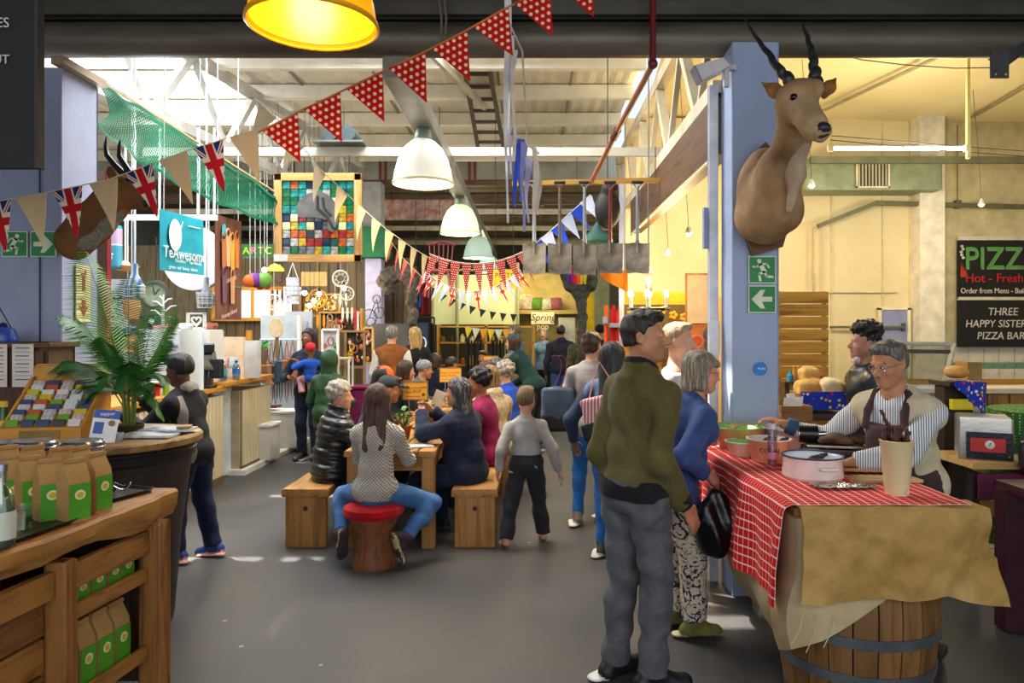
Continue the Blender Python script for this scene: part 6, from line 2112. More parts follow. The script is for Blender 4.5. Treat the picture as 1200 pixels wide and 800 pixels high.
# things on top of the fridges
t = thing('jewellery_tree', 'white branching jewellery tree on a pink base on the fridge', 'stand', (-3.6, 7.1, 1.675))
MB().box((0, 0, .02), (.15, .1, .04), bev=.006).build('base', mat('e88a9a', .5), t)
b = MB().tube([(0, 0, .03), (0, 0, .2), (.005, 0, .34)], [.016, .013, .006], 8)
for a, z, l_ in ((-1, .12, .12), (1, .16, .13), (-1, .22, .1), (1, .25, .09), (-.6, .29, .06)):
 b.tube([(0, 0, z), (a * l_ * .6, 0, z + l_ * .5), (a * l_, 0, z + l_ * .55)], [.009, .007, .004], 6)
b.build('branches', mat('eef0f2', .4), t)
t = thing('wall_clock', 'round dark rimmed clock behind the jewellery tree', 'clock', at(182, 345, 7.6))
MB().lathe([(.13, 0), (.155, .01), (.155, .03), (.125, .035), (.125, .015)], n=28, rot=(rad(90), 0, 0)).build('rim', mat('4b4a3c', .5), t)
MB().lathe([(0, .0), (.127, 0), (.127, .012), (0, .012)], n=28, rot=(rad(90), 0, 0)).build('dial', mat('9ba58a', .5, h2='6d7a60', scale=12), t)
MB().bar((0, -.016, 0), (.05, -.016, .06), .008, .006).build('hand', IRON, t)
MB().bar((0, -.016, 0), (-.02, -.016, .09), .008, .006).build('hand', IRON, t)
MB().bar((0, .005, .1), (0, .03, .6), .01, .01).build('hanger', IRON, t)
t = thing('teapot', 'dark enamel teapot with white badge behind the jewellery tree', 'teapot', at(183, 379, 7.5))
t.location.z = 1.675
MB().lathe([(.06, 0), (.09, .02), (.095, .08), (.08, .13), (.03, .15), (0, .155)], n=20).build('pot', mat('1d2b38', .2), t)
MB().tube([(.09, 0, .05), (.15, 0, .08), (.16, 0, .12), (.09, 0, .13)], .009, 6).build('handle', mat('1d2b38', .2), t)
MB().tube([(-.08, 0, .05), (-.13, 0, .09), (-.15, 0, .14)], [.02, .014, .01], 8).build('spout', mat('1d2b38', .2), t)
MB().ball((.0, -.095, .08), (.03, .006, .03)).build('badge', mat('dfe6ea', .3), t)
MB().box((0, 0, -.25), (.26, .2, .5)).build('shelf_block', mat('c9c4ba', .6), t)
t = thing('heart_box', 'white box with a heart cutout on the second white cabinet', 'ornament', (-3.62, 7.85, 1.675))
for dx, dz, a, c in ((0, .01, .2, .02), (0, .17, .2, .02), (-.09, .09, .02, .16), (.09, .09, .02, .16)):
 MB().box((dx, 0, dz), (a, .05, c)).build('frame', mat('eceae6', .4), t)
hp_ = [(.05 * (16 * math.sin(a) ** 3) / 16, 0, .09 + .05 * (13 * math.cos(a) - 5 * math.cos(2 * a) - 2 * math.cos(3 * a) - math.cos(4 * a)) / 15) for a in np.linspace(0, 2 * math.pi, 25)[:-1]]
MB().tube(hp_, .012, 6, closed=True).build('heart', mat('f2f0ee', .4), t)
for i, (px, w_, h, c, lab) in enumerate(((204, 20, .06, 'dfe3e6', 'stack of white boards on the fridge'), (246, 16, .07, '9a5a44', 'small brown clay tub right of the heart box'), (155, 18, .16, 'd8a06a', 'peach ribbed paper lampshade behind the palm tips'))):
 p = at(px, 380, 7.7)
 solo(MB().lathe([(.05, 0), (.07, h * .5), (.06, h), (0, h)], ((-3.42, -3.5, -3.3)[i], (7.2, 7.95, 6.0)[i], (1.675 if i <= 1 else 1.76)), 16), ('white_bowl', 'clay_tub', 'paper_cone')[i], lab, ('bowl', 'tub', 'shade')[i], mat(c, .5))
o = bpy.data.objects['paper_cone']
MB().tube([(0, 0, .16), (0, 0, 4.79 - o.location.z)], .004, 4).build('cord', mat('d8d8d8', .6), o)
solo(MB().box((-3.82, 7.6, 1.4), (.2, .16, .66)), 'shelf_unit', 'pale shelf unit between the two white fridges', 'shelf', mat('c9c4bb', .6))
# hanging signs and goods of the shop front
tea = thing('banner', 'turquoise TeAwesome banner with a white leaf hanging in the left shop front', 'banner', Vector((-2.815, 5.5, 0)))
zt, zb = at(187, 245, 5.5).z, at(192, 316, 5.5).z
tea.location.z = zb
u_ = Vector((.075, .56, 0))
L_ = u_.length
hb = zt - zb
ang = math.atan2(u_.y, u_.x)
tea.rotation_euler = (0, 0, ang)
MB().sheet(lambda u, v: (u * L_, .01 * math.sin(u * 5) * (1 - v), v * hb), 8, 8, .006).build('cloth_panel', mat('159fb0', .5, bump=.03), tea)
WH = mat('eef2f0', .5, bump=0)
text('TeAwesome', (L_ * .54, -.014, hb * .31), .128, WH, tea, ext=.002, sx=.85)
text('Rooibos * Tea Blends', (L_ * .62, -.014, hb * .19), .04, WH, tea, ext=.001)
text('green  red  honey  blends', (L_ * .5, -.014, hb * .07), .036, WH, tea, ext=.001)
MB().box((L_ * .75, -.014, hb * .83), (L_ * .3, .002, .008)).build('print_line', WH, tea)
b = MB()
lf = [(L_ * .30 + .085 * math.sin(a) * (1 if math.sin(a) > 0 else .9), -.014, hb * .62 + .125 * -math.cos(a)) for a in np.linspace(0, 2 * math.pi, 21)[:-1]]
b.slab(lf, (0, -1, 0), .002)
b.build('leaf_print', WH, tea)
MB().bar((L_ * .32, -.017, hb * .5), (L_ * .47, -.017, hb * .88), .012, .003).build('leaf_stem', WH, tea)
for x in (.05, L_ - .05):
 MB().tube([(x, 0, hb), (x + .02, 0, 4.79 - zb)], .004, 5).build('cord', mat('d8d8d8', .6), tea)
def brown_mat():
 return wood('6a4030', '432418', 2, 1.2)
rb = thing('banner', 'narrow brown banner picturing tea scoops, right of the turquoise banner', 'banner', Vector((-2.83, 6.5, 0)))
zt, zb = at(252, 250, 6.5).z, at(252, 374, 6.5).z
rb.location.z = zb
u_ = Vector((.03, .5, 0))
L_ = .5
hb = zt - zb
rb.rotation_euler = (0, 0, math.atan2(u_.y, u_.x))
MB().sheet(lambda u, v: (u * L_, .008 * math.sin(u * 4), v * hb), 6, 8, .006).build('cloth_panel', brown_mat(), rb)
text('TeAwesome', (L_ * .55, -.012, hb * .74), .075, mat('4d9a9c', .5, bump=0), rb, ext=.001)
b = MB()
b.ball((L_ * .3, -.012, hb * .86), (.045, .004, .06))
b.build('leaf_print', mat('3f98a0', .5, bump=0), rb)
for i, (x, z, c, h) in enumerate(((.28, .50, 'b06a3c', .26), (.45, .52, 'd8a070', .28), (.62, .5, 'e0a03a', .27), (.8, .52, 'c8742c', .28), (.3, .16, '6a3f55', .26), (.62, .16, 'c98f5c', .25))):
 q = MB().slab([(L_ * x - .035, -.012, hb * z), (L_ * x + .035, -.012, hb * z), (L_ * x + .042, -.012, hb * z + h), (L_ * x - .042, -.012, hb * z + h)], (0, -1, 0), .003)
 q.tube([Vector((L_ * x + .035 * math.cos(a), -.013, hb * z + h + .03 + .04 * math.sin(a))) for a in np.linspace(0, 6.28, 13)[:-1]], .006, 5, closed=True)
 q.build('scoop_print', mat(c, .5, bump=0), rb)
text('Rooibos', (L_ * .55, -.012, hb * .40), .07, mat('d8b8a8', .5, bump=0), rb, rot=(rad(90), rad(-14), 0), ext=.001)
text('Honey blend', (L_ * .5, -.012, hb * .06), .06, mat('d8b8a8', .5, bump=0), rb, rot=(rad(90), rad(-14), 0), ext=.001)
MB().box((L_ * .8, -.012, hb * .33), (.14, .002, .008)).build('print_line', mat('4d9a9c', .5), rb)
for x in (.05, L_ - .05):
 MB().tube([(x, 0, hb), (x, 0, 4.79 - zb)], .004, 5).build('cord', mat('d8d8d8', .6), rb)
t = thing('hanging_bar', 'white horizontal rail of the left shop front carrying the banners', 'rail', at(195, 255, 6.4))
MB().bar(at(135, 255, 6.4) - t.location, at(254, 255, 6.4) - t.location, .045, .05).build('rail', mat('e4e6ea', .4), t)
for px in (187, 232, 251):
 MB().tube([at(px, 255, 6.4) - t.location, at(px, 150, 6.6) - t.location], .01, 6).build('hanger', mat('dfe2e6', .4), t)
# bottle lamps
for px, y, y0, y1, lab in ((158, 5.7, 309, 350, 'blue and white striped bottle pendant lamp, nearer one by the turquoise banner'), (242, 6.9, 325, 358, 'grey bottle pendant lamp in a white basket, left of the brown banner')):
 p = at(px, y1, y)
 s = (y1 - y0) / F * y
 t = thing('bottle_lamp', lab, 'lamp', p)
 g = G('bottle_%d' % px, .3)
 v = g.sep(g.co())
 g.set(Base_Color=g.mix(g.m_('GREATER_THAN', g.m_('SINE', g.m_('MULTIPLY', v[0], 150)), .2), C('d6dade') if px < 200 else C('a9b2ba'), C('5a86b8') if px < 200 else C('8d969e')))
 r_ = s * .27
 MB().lathe([(r_ * .9, 0), (r_, s * .05), (r_, s * .35), (r_ * .35, s * .7), (r_ * .3, s), (0, s)], n=20).build('bottle', g.m, t)
 for k in range(4):
  MB().tube([(r_ * 1.02 * math.cos(a), r_ * 1.02 * math.sin(a), s * (.06 + k * .1)) for a in np.linspace(0, 6.28, 17)[:-1]], .003, 4, closed=True).build('band', WH, t)
 MB().tube([(0, 0, s), (0, 0, 4.79 - p.z)], .009, 6).build('cord', WH, t)
 if px > 200:
  for k in range(12):
   a = k * math.pi / 6
   MB().tube([(r_ * 1.1 * math.cos(a), r_ * 1.1 * math.sin(a), -.02), (r_ * 1.25 * math.cos(a), r_ * 1.25 * math.sin(a), s * .5)], .003, 4).build('basket_wire', WH, t)
  for k in range(4):
   MB().tube([(r_ * (1.12 + .04 * k) * math.cos(a), r_ * (1.12 + .04 * k) * math.sin(a), -.02 + k * s * .17) for a in np.linspace(0, 6.28, 17)[:-1]], .003, 4, closed=True).build('basket_ring', WH, t)
# bags sign, cloth bag, wire bowl
t = thing('shop_sign', 'white board reading BAGS beside the brown post', 'sign', at(136, 383, 6.2))
z = 56 / F * 6.2
MB().box((0, 0, z / 2), (30 / F * 6.2, .012, z), bev=.002).build('panel', mat('dfe4ec', .5, bump=.02), t)
text('BAGS', (.01, -.007, z * .55), .085, mat('2a2f45', .5, bump=0), t, ext=.001, sx=.85)
MB().tube([(.10, 0, z), (.10, 0, z + .75)], .005, 5).build('cord', WH, t)
t = thing('cloth_bag', 'pink and blue cloth bag with a panda print hanging left of the bottle lamp', 'bag', at(131, 315, 6.0))
g = G('panda_bag', .8)
v = g.sep(g.co())
g.set(Base_Color=g.ramp(v[2], (.0, C('4fa2b4')), (.19, C('e6e2e6')), (.2, C('c9a9bd')), (.32, C('d0b4c6')), (.33, C('2f9ab4')), mode='CONSTANT'))
s_ = SDF(.02)
s_.box((0, 0, .18), (.055, .02, .16), rnd=.02)
s_.build('pouch', g.m, .009, t)
b = MB()
for dx, dz, r_ in ((0, .09, .028), (-.024, .115, .011), (.024, .115, .011)):
 b.ball((dx, -.04, dz), (r_, .004, r_))
b.build('panda_print', mat('e9e9e6', .6, bump=0), t)
b = MB()
for dx, dz, r_ in ((-.01, .095, .008), (.01, .095, .008), (0, .078, .006)):
 b.ball((dx, -.044, dz), (r_, .004, r_))
b.build('panda_face', INK, t)
MB().tube([(-.04, 0, .35), (0, 0, .44), (.04, 0, .35)], .005, 5).build('loop', WH, t)
t = thing('hanging_dish', 'round peach dish and small bulb hanging under a white cord', 'dish', at(147, 318, 6.1))
MB().lathe([(0, 0), (.06, .01), (.11, .045), (.105, .048), (.05, .018), (0, .01)], n=20).build('dish', mat('d3a06a', .3), t)
MB().ball((.0, 0, .05), .04).build('ball', mat('e6c2a2', .3), t)
MB().tube([(0, 0, .08), (0, 0, 1.05)], .008, 6).build('cord', WH, t)
t = thing('white_disc', 'large white disc behind the turquoise banner', 'panel', at(228, 303, 7.6))
MB().lathe([(0, 0), (.33, 0), (.335, .01), (.33, .02), (0, .02)], n=40, rot=(rad(90), 0, 0)).build('disc', mat('e4e4ea', .5, bump=.03), t)
for x in (-.15, .15):
 MB().tube([(x, 0, .29), (x, 0, .9)], .004, 5).build('cord', WH, t)
# handbag wall, pedestals
struct(MB().box((-3.66, 10.65, .95), (.60, .05, 1.85), bev=.004).build('wall_handbags', mat('a9b1b8', .5)))
struct(MB().box((-3.38, 10.6, .95), (.04, .1, 1.85)).build('trim_7', mat('e6e6e2', .5)))
rl = thing('hook_rail', 'pale blue grey rail along the top of the handbag wall', 'rail', (-3.66, 10.56, 1.52))
MB().tube([(-.28, 0, 0), (.28, 0, 0)], .014, 8).build('rail', mat('aebfce', .4), rl)
for x in (-.27, .27):
 MB().box((x, .03, 0), (.03, .08, .03)).build('bracket', mat('aebfce', .4), rl)
for i, (px, c, c2, zb, w_, lab) in enumerate(((308, '7a4a30', '5a3220', 458, 9, 'brown leather handbag hanging furthest left'), (314, '9a6a48', '6d432a', 460, 10, 'tan and dark leather handbag second from left'), (319, '232c3a', '121822', 458, 10, 'black leather handbag third from left'),
(325, '1f4452', '143040', 456, 9, 'teal leather handbag fourth from left'), (332, '9a5a34', '703c20', 456, 10, 'brown leather handbag fifth from left'), (339, 'a8663c', '7a4526', 453, 12, 'tan bucket handbag furthest right'))):
 y = 10.5
 p = at(px + 4, zb - 9, y)
 t = thing('handbag', lab, 'handbag', p, 0, 'handbags hanging on the white wall')
 s_ = SDF(.03)
 W = w_ / F * y / 2
 s_.box((0, 0, .16), (W * .7, .035, .13), rnd=.03)
 s_.ell((0, 0, .1), (W, .06, .11))
 s_.build('pouch', mat(c, .45, h2=c2, scale=9, bump=.15), .012, t)
 top = 1.52 - p.z
 for sx in (-1, 1):
  MB().tube([(sx * W * .7, -.02 * sx, .28), (sx * W * .35, 0, (top + .28) / 2), (0, 0, top)], .008, 6).build('strap', mat(c, .5), t)
 MB().tube([(-W * .4, 0, .02), (-W * .3, 0, -.2), (0, -.01, -.3), (W * .3, 0, -.2), (W * .4, 0, .02)], .007, 6).build('long_strap', mat(c2, .5), t)
for px0, px1, py0, py1, y, lab in ((308, 353, 481, 518, 9.9, 'white display block below the handbags'), (306, 319, 497, 540, 9.0, 'tall white block at the end of the slatted counter')):
 a, c = at(px0, py0, y), at(px1, py1, y)
 t = thing('display_block', lab, 'block', ((a.x + c.x) / 2, y + .1, .06))
 MB().box((0, 0, (a.z - .06) / 2), (c.x - a.x, .36, a.z - .06), bev=.005).build('block', mat('c9c7c0', .5, var=.06), t)
 MB().box((0, 0, a.z - .07), (c.x - a.x + .03, .39, .025)).build('top', mat('e9e7e0', .5), t)
solo(MB().box((-3.6, 9.95, .615), (.3, .2, .03), bev=.008), 'leather_case', 'flat dark red leather case lying on the white display block', 'case', mat('5a2620', .5))
# goods further back on the left
t = thing('collage', 'square collage of flattened drink cans in a pine frame hanging under the roof', 'picture', at(373, 307, 7.25))
W, H_ = 102 / F * 7.25, 104 / F * 7.25
fw = .075
for dx, dz, a, c, ax in ((0, fw / 2, W, fw, 0), (0, H_ - fw / 2, W, fw, 0), (-W / 2 + fw / 2, H_ / 2, fw, H_, 2), (W / 2 - fw / 2, H_ / 2, fw, H_, 2)):
 MB().box((dx, 0, dz), (a, .05, c), bev=.006).build('frame', wood('c99a5a', '9a6c32', ax, .8), t)
MB().box((0, .012, H_ / 2), (W - .1, .01, H_ - .1)).build('backing', mat('2c3a3c', .7), t)
cols = ['0f7a44', '12803c', 'e0bd12', 'e3bf1a', 'c0261f', 'c93430', '1b2c55', '16324a', '1aa39a', '18b0a6', '7a8086', '9aa0a2', 'd9d6cc', '2f6e3c', 'e06a1c', '1f2a2c', '3a4a4e', '0d6b60', 'c9c4b0', '5a6a6e']
rr = random.Random(5)
N = 9
pw, phh = (W - 2 * fw) / N, (H_ - 2 * fw) / N
cm = {}
for i in range(N):
 for j in range(N):
  cx_, cz = -W / 2 + fw + pw * (i + .5), fw + phh * (j + .5)
  u, v = (i + .5) / N, (j + .5) / N
  if .28 < u < .68 and .46 < v < .8 or (.5 < u < .68 and .38 < v < .5):
   c = rr.choice(['6d6f72', '7d7a74', '55534f', '8a8888'])
  elif v < .5 and rr.random() < .35:
   c = rr.choice(['e0bd12', 'e06a1c', 'c0261f', '1aa39a'])
  elif v > .6 and rr.random() < .45:
   c = rr.choice(['0f7a44', '12803c', '1aa39a'])
  else:
   c = rr.choice(cols)
  if c not in cm:
   cm[c] = MB().box((0, 0, 0), (pw * .96, .01, phh * .94), bev=.004).mesh('can_panel', mat(c, .3, .3, h2='d8d6cc' if rr.random() < .2 else '1c2422', scale=26, var=.5))
  q = bpy.data.objects.new('can_panel', cm[c])
  COL.objects.link(q)
  q.parent = t
  q.location = (cx_, rr.uniform(-.004, .004), cz)
  q.rotation_euler = (rr.uniform(-.06, .06), rr.uniform(-.05, .05), rr.uniform(-.06, .06))
gb = [(-.2, .50), (-.21, .64), (-.13, .74), (-.02, .8), (.06, .78), (.14, .72), (.2, .62), (.2, .44), (.15, .33), (.10, .36), (.1, .47), (-.02, .5)]
MB().slab([(x * W / .87, -.012, z * H_) for x, z in gb], (0, -1, 0), .008).build('grey_shape', mat('77756f', .4, .4, h2='4a4845', scale=6), t)
for k, pts in enumerate((((.0, .74), (.0, .60), (.1, .5), (.16, .38)), ((.05, .72), (.07, .6), (.14, .52)))):
 MB().tube([(x * W / .87, -.024, z * H_) for x, z in pts], .014, 6).build('dark_line', mat('38332f', .4, .4), t)
MB().box((-W / 2 + .07, -.028, .04), (.14, .006, .07)).build('caption_card', mat('cfcfc8', .6), t)
for x in (-.3, .3):
 MB().tube([(x, .01, H_), (x, .05, 3.46 - t.location.z)], .004, 5).build('cord', IRON, t)
# trophy on the left column
t = thing('antelope_trophy', 'brown antelope head with curved black horns and knitted scarf, behind the left bunting', 'trophy', at(107, 243, 4.42))
FUR = mat('8a5a2c', .8, h2='6b421e', scale=6, bump=.3, bscale=60)
s_ = SDF(.04)
s_.chain([(-.10, .0, -.2), (0, 0, -.1), (.12, -.01, .02), (.2, -.02, .09), (.29, -.03, .05), (.325, -.03, .025)], [.12, .12, .105, .085, .052, .04], fl=((0, 1, 0), .7))
s_.ell((.34, -.03, .018), (.03, .035, .032), m=1, k=.005)
s_.build('head', [FUR, mat('1d1a18', .4)], .010, t)
b = SDF(.012)
b.chain([(-.13, -.02, -.25), (0, -.03, -.2), (.12, -.03, -.1), (.2, -.03, -.01)], [.05, .06, .055, .035], fl=((0, 1, 0), .8))
b.build('knitted_scarf', mat('a39a8a', .95, h2='6d675c', scale=90, bump=1.0, bscale=120), .012, t)
for pts in (((.23, 0, .15), (.2, 0, .2), (.15, .0, .25), (.09, .01, .32), (.075, .02, .38), (.08, .02, .44)), ((.27, -.05, .15), (.26, -.05, .2), (.23, -.05, .25), (.2, -.05, .3), (.2, -.05, .36), (.205, -.05, .4))):
 MB().tube(pts, [.024, .023, .02, .016, .011, .003], 10).build('horn', mat('1b1a1a', .4), t)
MB().ball((.2, -.085, .10), .014).build('eye', mat('0d0a08', .1), t)
MB().ball((.15, -.04, .19), (.03, .012, .055), rot=(0, rad(-20), 0)).build('ear', FUR, t)
# ---------------------------------------------------------------- antelope on the right column
el = thing('antelope_trophy', 'large tan antelope head and shoulders with long black horns on the right blue column', 'trophy', at(905, 275, 4.1))
O = np.array(el.location)
def E(px, py, y):
 return np.array(at(px, py, y)) - O
def eland_mat():
 g = G('antelope_hide', .75, 0, .2)
 v = g.co()
 n = g.noise(v, 3.2, 4)
 z = g.sep(v)[2]
 col = g.ramp(n, (.3, C('7a5a3a')), (.52, C('a8865f')), (.78, C('c4a888')))
 g.set(Base_Color=col)
 g.bump(g.noise(g.co('Object', (90, 90, 14)), 3, 3), .35, .006)
 return g.m
HIDE = eland_mat()
PALE = mat('bfa68a', .75, h2='a48a6c', scale=6, bump=.2)
DKH = mat('4a3626', .8, h2='2f2118', scale=8)
NOSE = mat('24282c', .35)
s_ = SDF(.05)
# shoulders against the column, neck rising forward to the head
s_.ell(E(898, 228, 4.38), (.175, .15, .28), m=0)
s_.cone(E(902, 250, 4.32), E(914, 200, 4.16), .165, .135, fl=((1, 0, 0), .95))
s_.ell(E(893, 255, 4.40), (.16, .1, .15))
s_.ell(E(918, 245, 4.2), (.115, .10, .14))
s_.cone(E(912, 208, 4.18), E(930, 160, 3.98), .116, .088)
s_.cone(E(930, 165, 3.98), E(933, 128, 3.88), .088, .09)
s_.cone(E(938, 172, 3.93), E(934, 205, 4.0), .035, .045, m=1)
s_.cone(E(934, 205, 4.0), E(925, 246, 4.04), .04, .02, m=1)
# head
s_.ell(E(933, 120, 3.86), (.098, .105, .105), rotm(-30, 0, -20))
s_.cone(E(936, 122, 3.82), E(953, 147, 3.66), .088, .056)
s_.cone(E(951, 144, 3.68), E(962, 154, 3.60), .055, .046, m=0)
s_.ell(E(962, 153, 3.585), (.05, .038, .036), m=0, k=.02)
s_.ell(E(966, 149.5, 3.555), (.034, .022, .026), m=3, k=.006)
s_.cone(E(948, 155, 3.70), E(962, 161, 3.60), .036, .030, m=1, k=.015)
s_.cone(E(916, 109, 3.84), E(930, 108, 3.78), .03, .03, k=.03)
s_.cone(E(934, 105, 3.80), E(955, 103, 3.80), .05, .045, k=.04)
s_.cone(E(950, 120, 3.76), E(960, 144, 3.62), .032, .03, k=.03)
s_.build('head_and_neck', [HIDE, PALE, DKH, NOSE], .0085, el, lambda x, y, z: .004 * np.sin(16 * x + 9 * z) * np.sin(13 * z + 4 * x))
MB().ball(tuple(E(930, 114, 3.743)), .02).build('eye', mat('0d0907', .08), el)
MB().tube([tuple(E(949, 157, 3.645)), tuple(E(957, 160, 3.588)), tuple(E(965, 160, 3.55)), tuple(E(971, 157, 3.54))], [.004, .007, .007, .004], 6).build('mouth', DKH, el)
for px, sg in ((907, -1), (975, 1)):
 b = SDF(.01)
 if sg < 0:
  b.cone(E(924, 118, 3.86), E(908, 106, 3.88), .022, .038, fl=((0, 1, 0), .35))
  b.cone(E(908, 106, 3.88), E(893, 97, 3.9), .038, .006, fl=((0, 1, 0), .35))
 else:
  b.cone(E(966, 112, 3.92), E(972, 102, 3.93), .02, .033, fl=((0, 1, 0), .35))
  b.cone(E(972, 102, 3.93), E(980, 91, 3.95), .033, .005, fl=((0, 1, 0), .35))
 b.build('ear', mat('a5702c', .7, h2='5d3a1a', scale=18), .006, el)
for pts, nm in ((((930, 101, 3.82), (922, 90, 3.86), (912, 80, 3.9), (900, 62, 4.0), (886, 44, 4.12), (872, 20, 4.24)), 'left'), (((956, 97, 3.86), (955, 84, 3.9), (953, 70, 3.94), (950, 56, 3.98), (945, 40, 4.04), (940, 28, 4.1)), 'right')):
 P_ = [Vector(E(*p)) for p in pts]
 path, rs = [], []
 n = 40
 for i in range(n + 1):
  u = i / n * (len(P_) - 1)
  k = min(int(u), len(P_) - 2)
  path.append(P_[k].lerp(P_[k + 1], u - k) + Vector((.009 * math.cos(i * .8), .009 * math.sin(i * .8), 0)) * (1 - i / n))
  rs.append((.034 * (1 - i / n * .85)) * (1 + .09 * math.sin(i * 1.6) * (1 - i / n)) )
 MB().tube(path, rs, 12).build('horn', mat('25262a', .4, h2='3d3a38', scale=14, bump=.4), el)
MB().slab([Vector(E(880, 300, 4.53)) * 1, Vector(E(862, 250, 4.53)), Vector(E(866, 200, 4.53)), Vector(E(895, 168, 4.53)), Vector(E(915, 190, 4.53)), Vector(E(930, 240, 4.53)), Vector(E(915, 290, 4.53))], (0, -1, 0), .04).build('mounting_board', mat('6d4c2c', .7), el)
# ---------------------------------------------------------------- biltong stall
TZ = .95
TX0, TX1, TY0, TY1 = 1.07, 1.80, 2.97, 4.55
def barrel(label, c):
 t = thing('barrel', label, 'barrel', c, 0, 'oak barrels under the stall table')
 n = 22
 prof = [(.29, 0), (.325, .2), (.345, .42), (.345, .5), (.325, .7), (.29, .9)]
 for i in range(n):
  a0, a1 = 2 * math.pi * (i + .03) / n, 2 * math.pi * (i + .97) / n
  vs, fs = [], []
  for r, z in prof:
   for a in (a0, a1):
    vs.append((r * math.cos(a), r * math.sin(a), z))
   for a in (a1, a0):
    vs.append(((r - .03) * math.cos(a), (r - .03) * math.sin(a), z))
  for k in range(len(prof) - 1):
   for l in range(4):
    m_ = (l + 1) % 4
    fs.append((k * 4 + l, k * 4 + m_, k * 4 + 4 + m_, k * 4 + 4 + l))
  fs += [(3, 2, 1, 0), tuple(range(len(vs) - 4, len(vs)))]
  MB().add(vs, fs).build('stave', wood('7d562c', '4a3017', 2, .9) if i % 3 else wood('6d4a25', '3f2914', 2, .9), t)
 MB().lathe([(0, .86), (.28, .86), (.28, .88), (0, .88)], n=28).build('head', wood('8a5f2e', '50331a', 0), t)
 for z0, z1 in ((.02, .07), (.2, .245), (.36, .405), (.645, .69), (.83, .88)):
  r0 = np.interp(z0, [p[1] for p in prof], [p[0] for p in prof]) + .003
  r1 = np.interp(z1, [p[1] for p in prof], [p[0] for p in prof]) + .003
  MB().lathe([(r0 - .002, z0), (r0 + .003, z0), (r1 + .003, z1), (r1 - .002, z1)], n=36).build('hoop', mat('7d8688', .4, .7, h2='5d6466', scale=6), t)
 return t
barrel('oak barrel with grey hoops under the front of the stall table', (1.47, 3.3, 0))
barrel('oak barrel hidden under the back of the stall table', (1.55, 4.25, 0))
bpy.data.objects['barrel.001'].scale = (.8, .8, 1)
solo(MB().box(((TX0 + TX1) / 2, (TY0 + TY1) / 2, .922), (TX1 - TX0 - .03, TY1 - TY0 - .03, .04)), 'table_board', 'board laid over the barrels beneath the cloths', 'board', OAK(1))
# burlap underlay with swags
BUR = G('burlap', .95, 0, .1)
v = BUR.co()
nn = BUR.noise(v, 6, 4, .6, .6)
w1 = BUR.m_('SINE', BUR.m_('MULTIPLY', BUR.sep(v)[0], 900))
w2 = BUR.m_('SINE', BUR.m_('MULTIPLY', BUR.sep(v)[2], 900))
fine = BUR.noise(v, 260, 2)
c_ = BUR.ramp(nn, (.3, C('9a773c')), (.7, C('c8a365')))
BUR.set(Base_Color=BUR.mix(BUR.m_('MULTIPLY', fine, .45), c_, C('7d5f2c')))
BUR.bump(BUR.m_('ADD', BUR.m_('MULTIPLY', nn, .5), BUR.m_('MULTIPLY', fine, .06)), .7, .02)
BURLAP = BUR.m
SACK = mat('c4b08a', .95, h2='a8926a', scale=5, bump=.3, bscale=200)
def top_then(pts):
 return pts
def lerp_path(P, u):
 L = [0]
 for a, c in zip(P[:-1], P[1:]):
  L.append(L[-1] + (Vector(c) - Vector(a)).length)
 s = u * L[-1]
 for i in range(len(P) - 1):
  if s <= L[i + 1] + 1e-9:
   f = (s - L[i]) / max(L[i + 1] - L[i], 1e-9)
   return Vector(P[i]).lerp(Vector(P[i + 1]), f)
 return Vector(P[-1])
# pale sacking: swag from the left edge of the table down to the barrel
def sack(u, v):
 # u: along Y from back to front corner then round to front; v: down
 base = lerp_path([(TX0 - .012, TY1, TZ - .02), (TX0 - .012, 3.5, TZ - .02), (TX0 - .01, TY0 + .05, TZ - .02), (TX0 + .1, TY0 - .01, TZ - .02), (TX1 - .15, TY0 - .01, TZ - .02)], u)
 f = min(1, max(0, (u - .62) / .3))
 drop = .62 + .06 * math.sin(min(u, .68) / .68 * 2.2) - .36 * f ** 1.3
 bulge = max(0, math.sin((v - .45) * 5.2)) if v > .45 else 0
 p = base + Vector((.03 - .06 * bulge * (1 - f) + .10 * v * v * (u < .64), -.01 * f + .0 * v, -drop * v))
 p += Vector((.018 * math.sin(u * 28 + v * 3) * v, .014 * math.sin(u * 31) * v, 0))
 return p
o = MB().sheet(sack, 40, 14, .004).build('sacking', SACK)
tag(o, 'pale sacking swagged under the red checked cloth around the barrels', 'sacking')
# front burlap
def burl(u, v):
 x = TX0 + .02 + u * (TX1 - TX0 + .03)
 d0 = .12                                     # part lying on the table top
 L = d0 + .40
 s = v * L
 fl = max(0, (u - .78) / .22)
 if s < d0:
  return Vector((x, TY0 - .012 + (d0 - s) * 1.0, TZ + .005 + .002 * math.sin(x * 40)))
 t_ = (s - d0)
 hem = .02 * math.sin(u * 9 + 1) + .01 * fl * fl - .06 * math.exp(-((u - .76) / .12) ** 2)
 z = TZ + .004 - t_ * (1 + hem * 1.5) * (.93 + .10 * fl)
 yy = TY0 - .036 - .02 * math.sin(min(t_ * 12, 1.57)) + .012 * math.sin(u * 13 + t_ * 8) * min(1, t_ * 5) - .005 * math.sin(u * 31 + t_ * 27) - .004 * math.sin(u * 17 - t_ * 45)
 xx = x + fl * fl * (t_ * .30) + .01 * math.sin(u * 8 + t_ * 9)
 yy += fl * .10 * math.sin(min(t_ * 6, 1.57)) - .05 * fl * (t_ > .2)
 return Vector((xx, yy, z))
o = MB().sheet(burl, 56, 30, .004).build('burlap_cloth', BURLAP)
tag(o, 'coarse golden burlap hanging over the front of the stall table', 'cloth')
rr = random.Random(3)
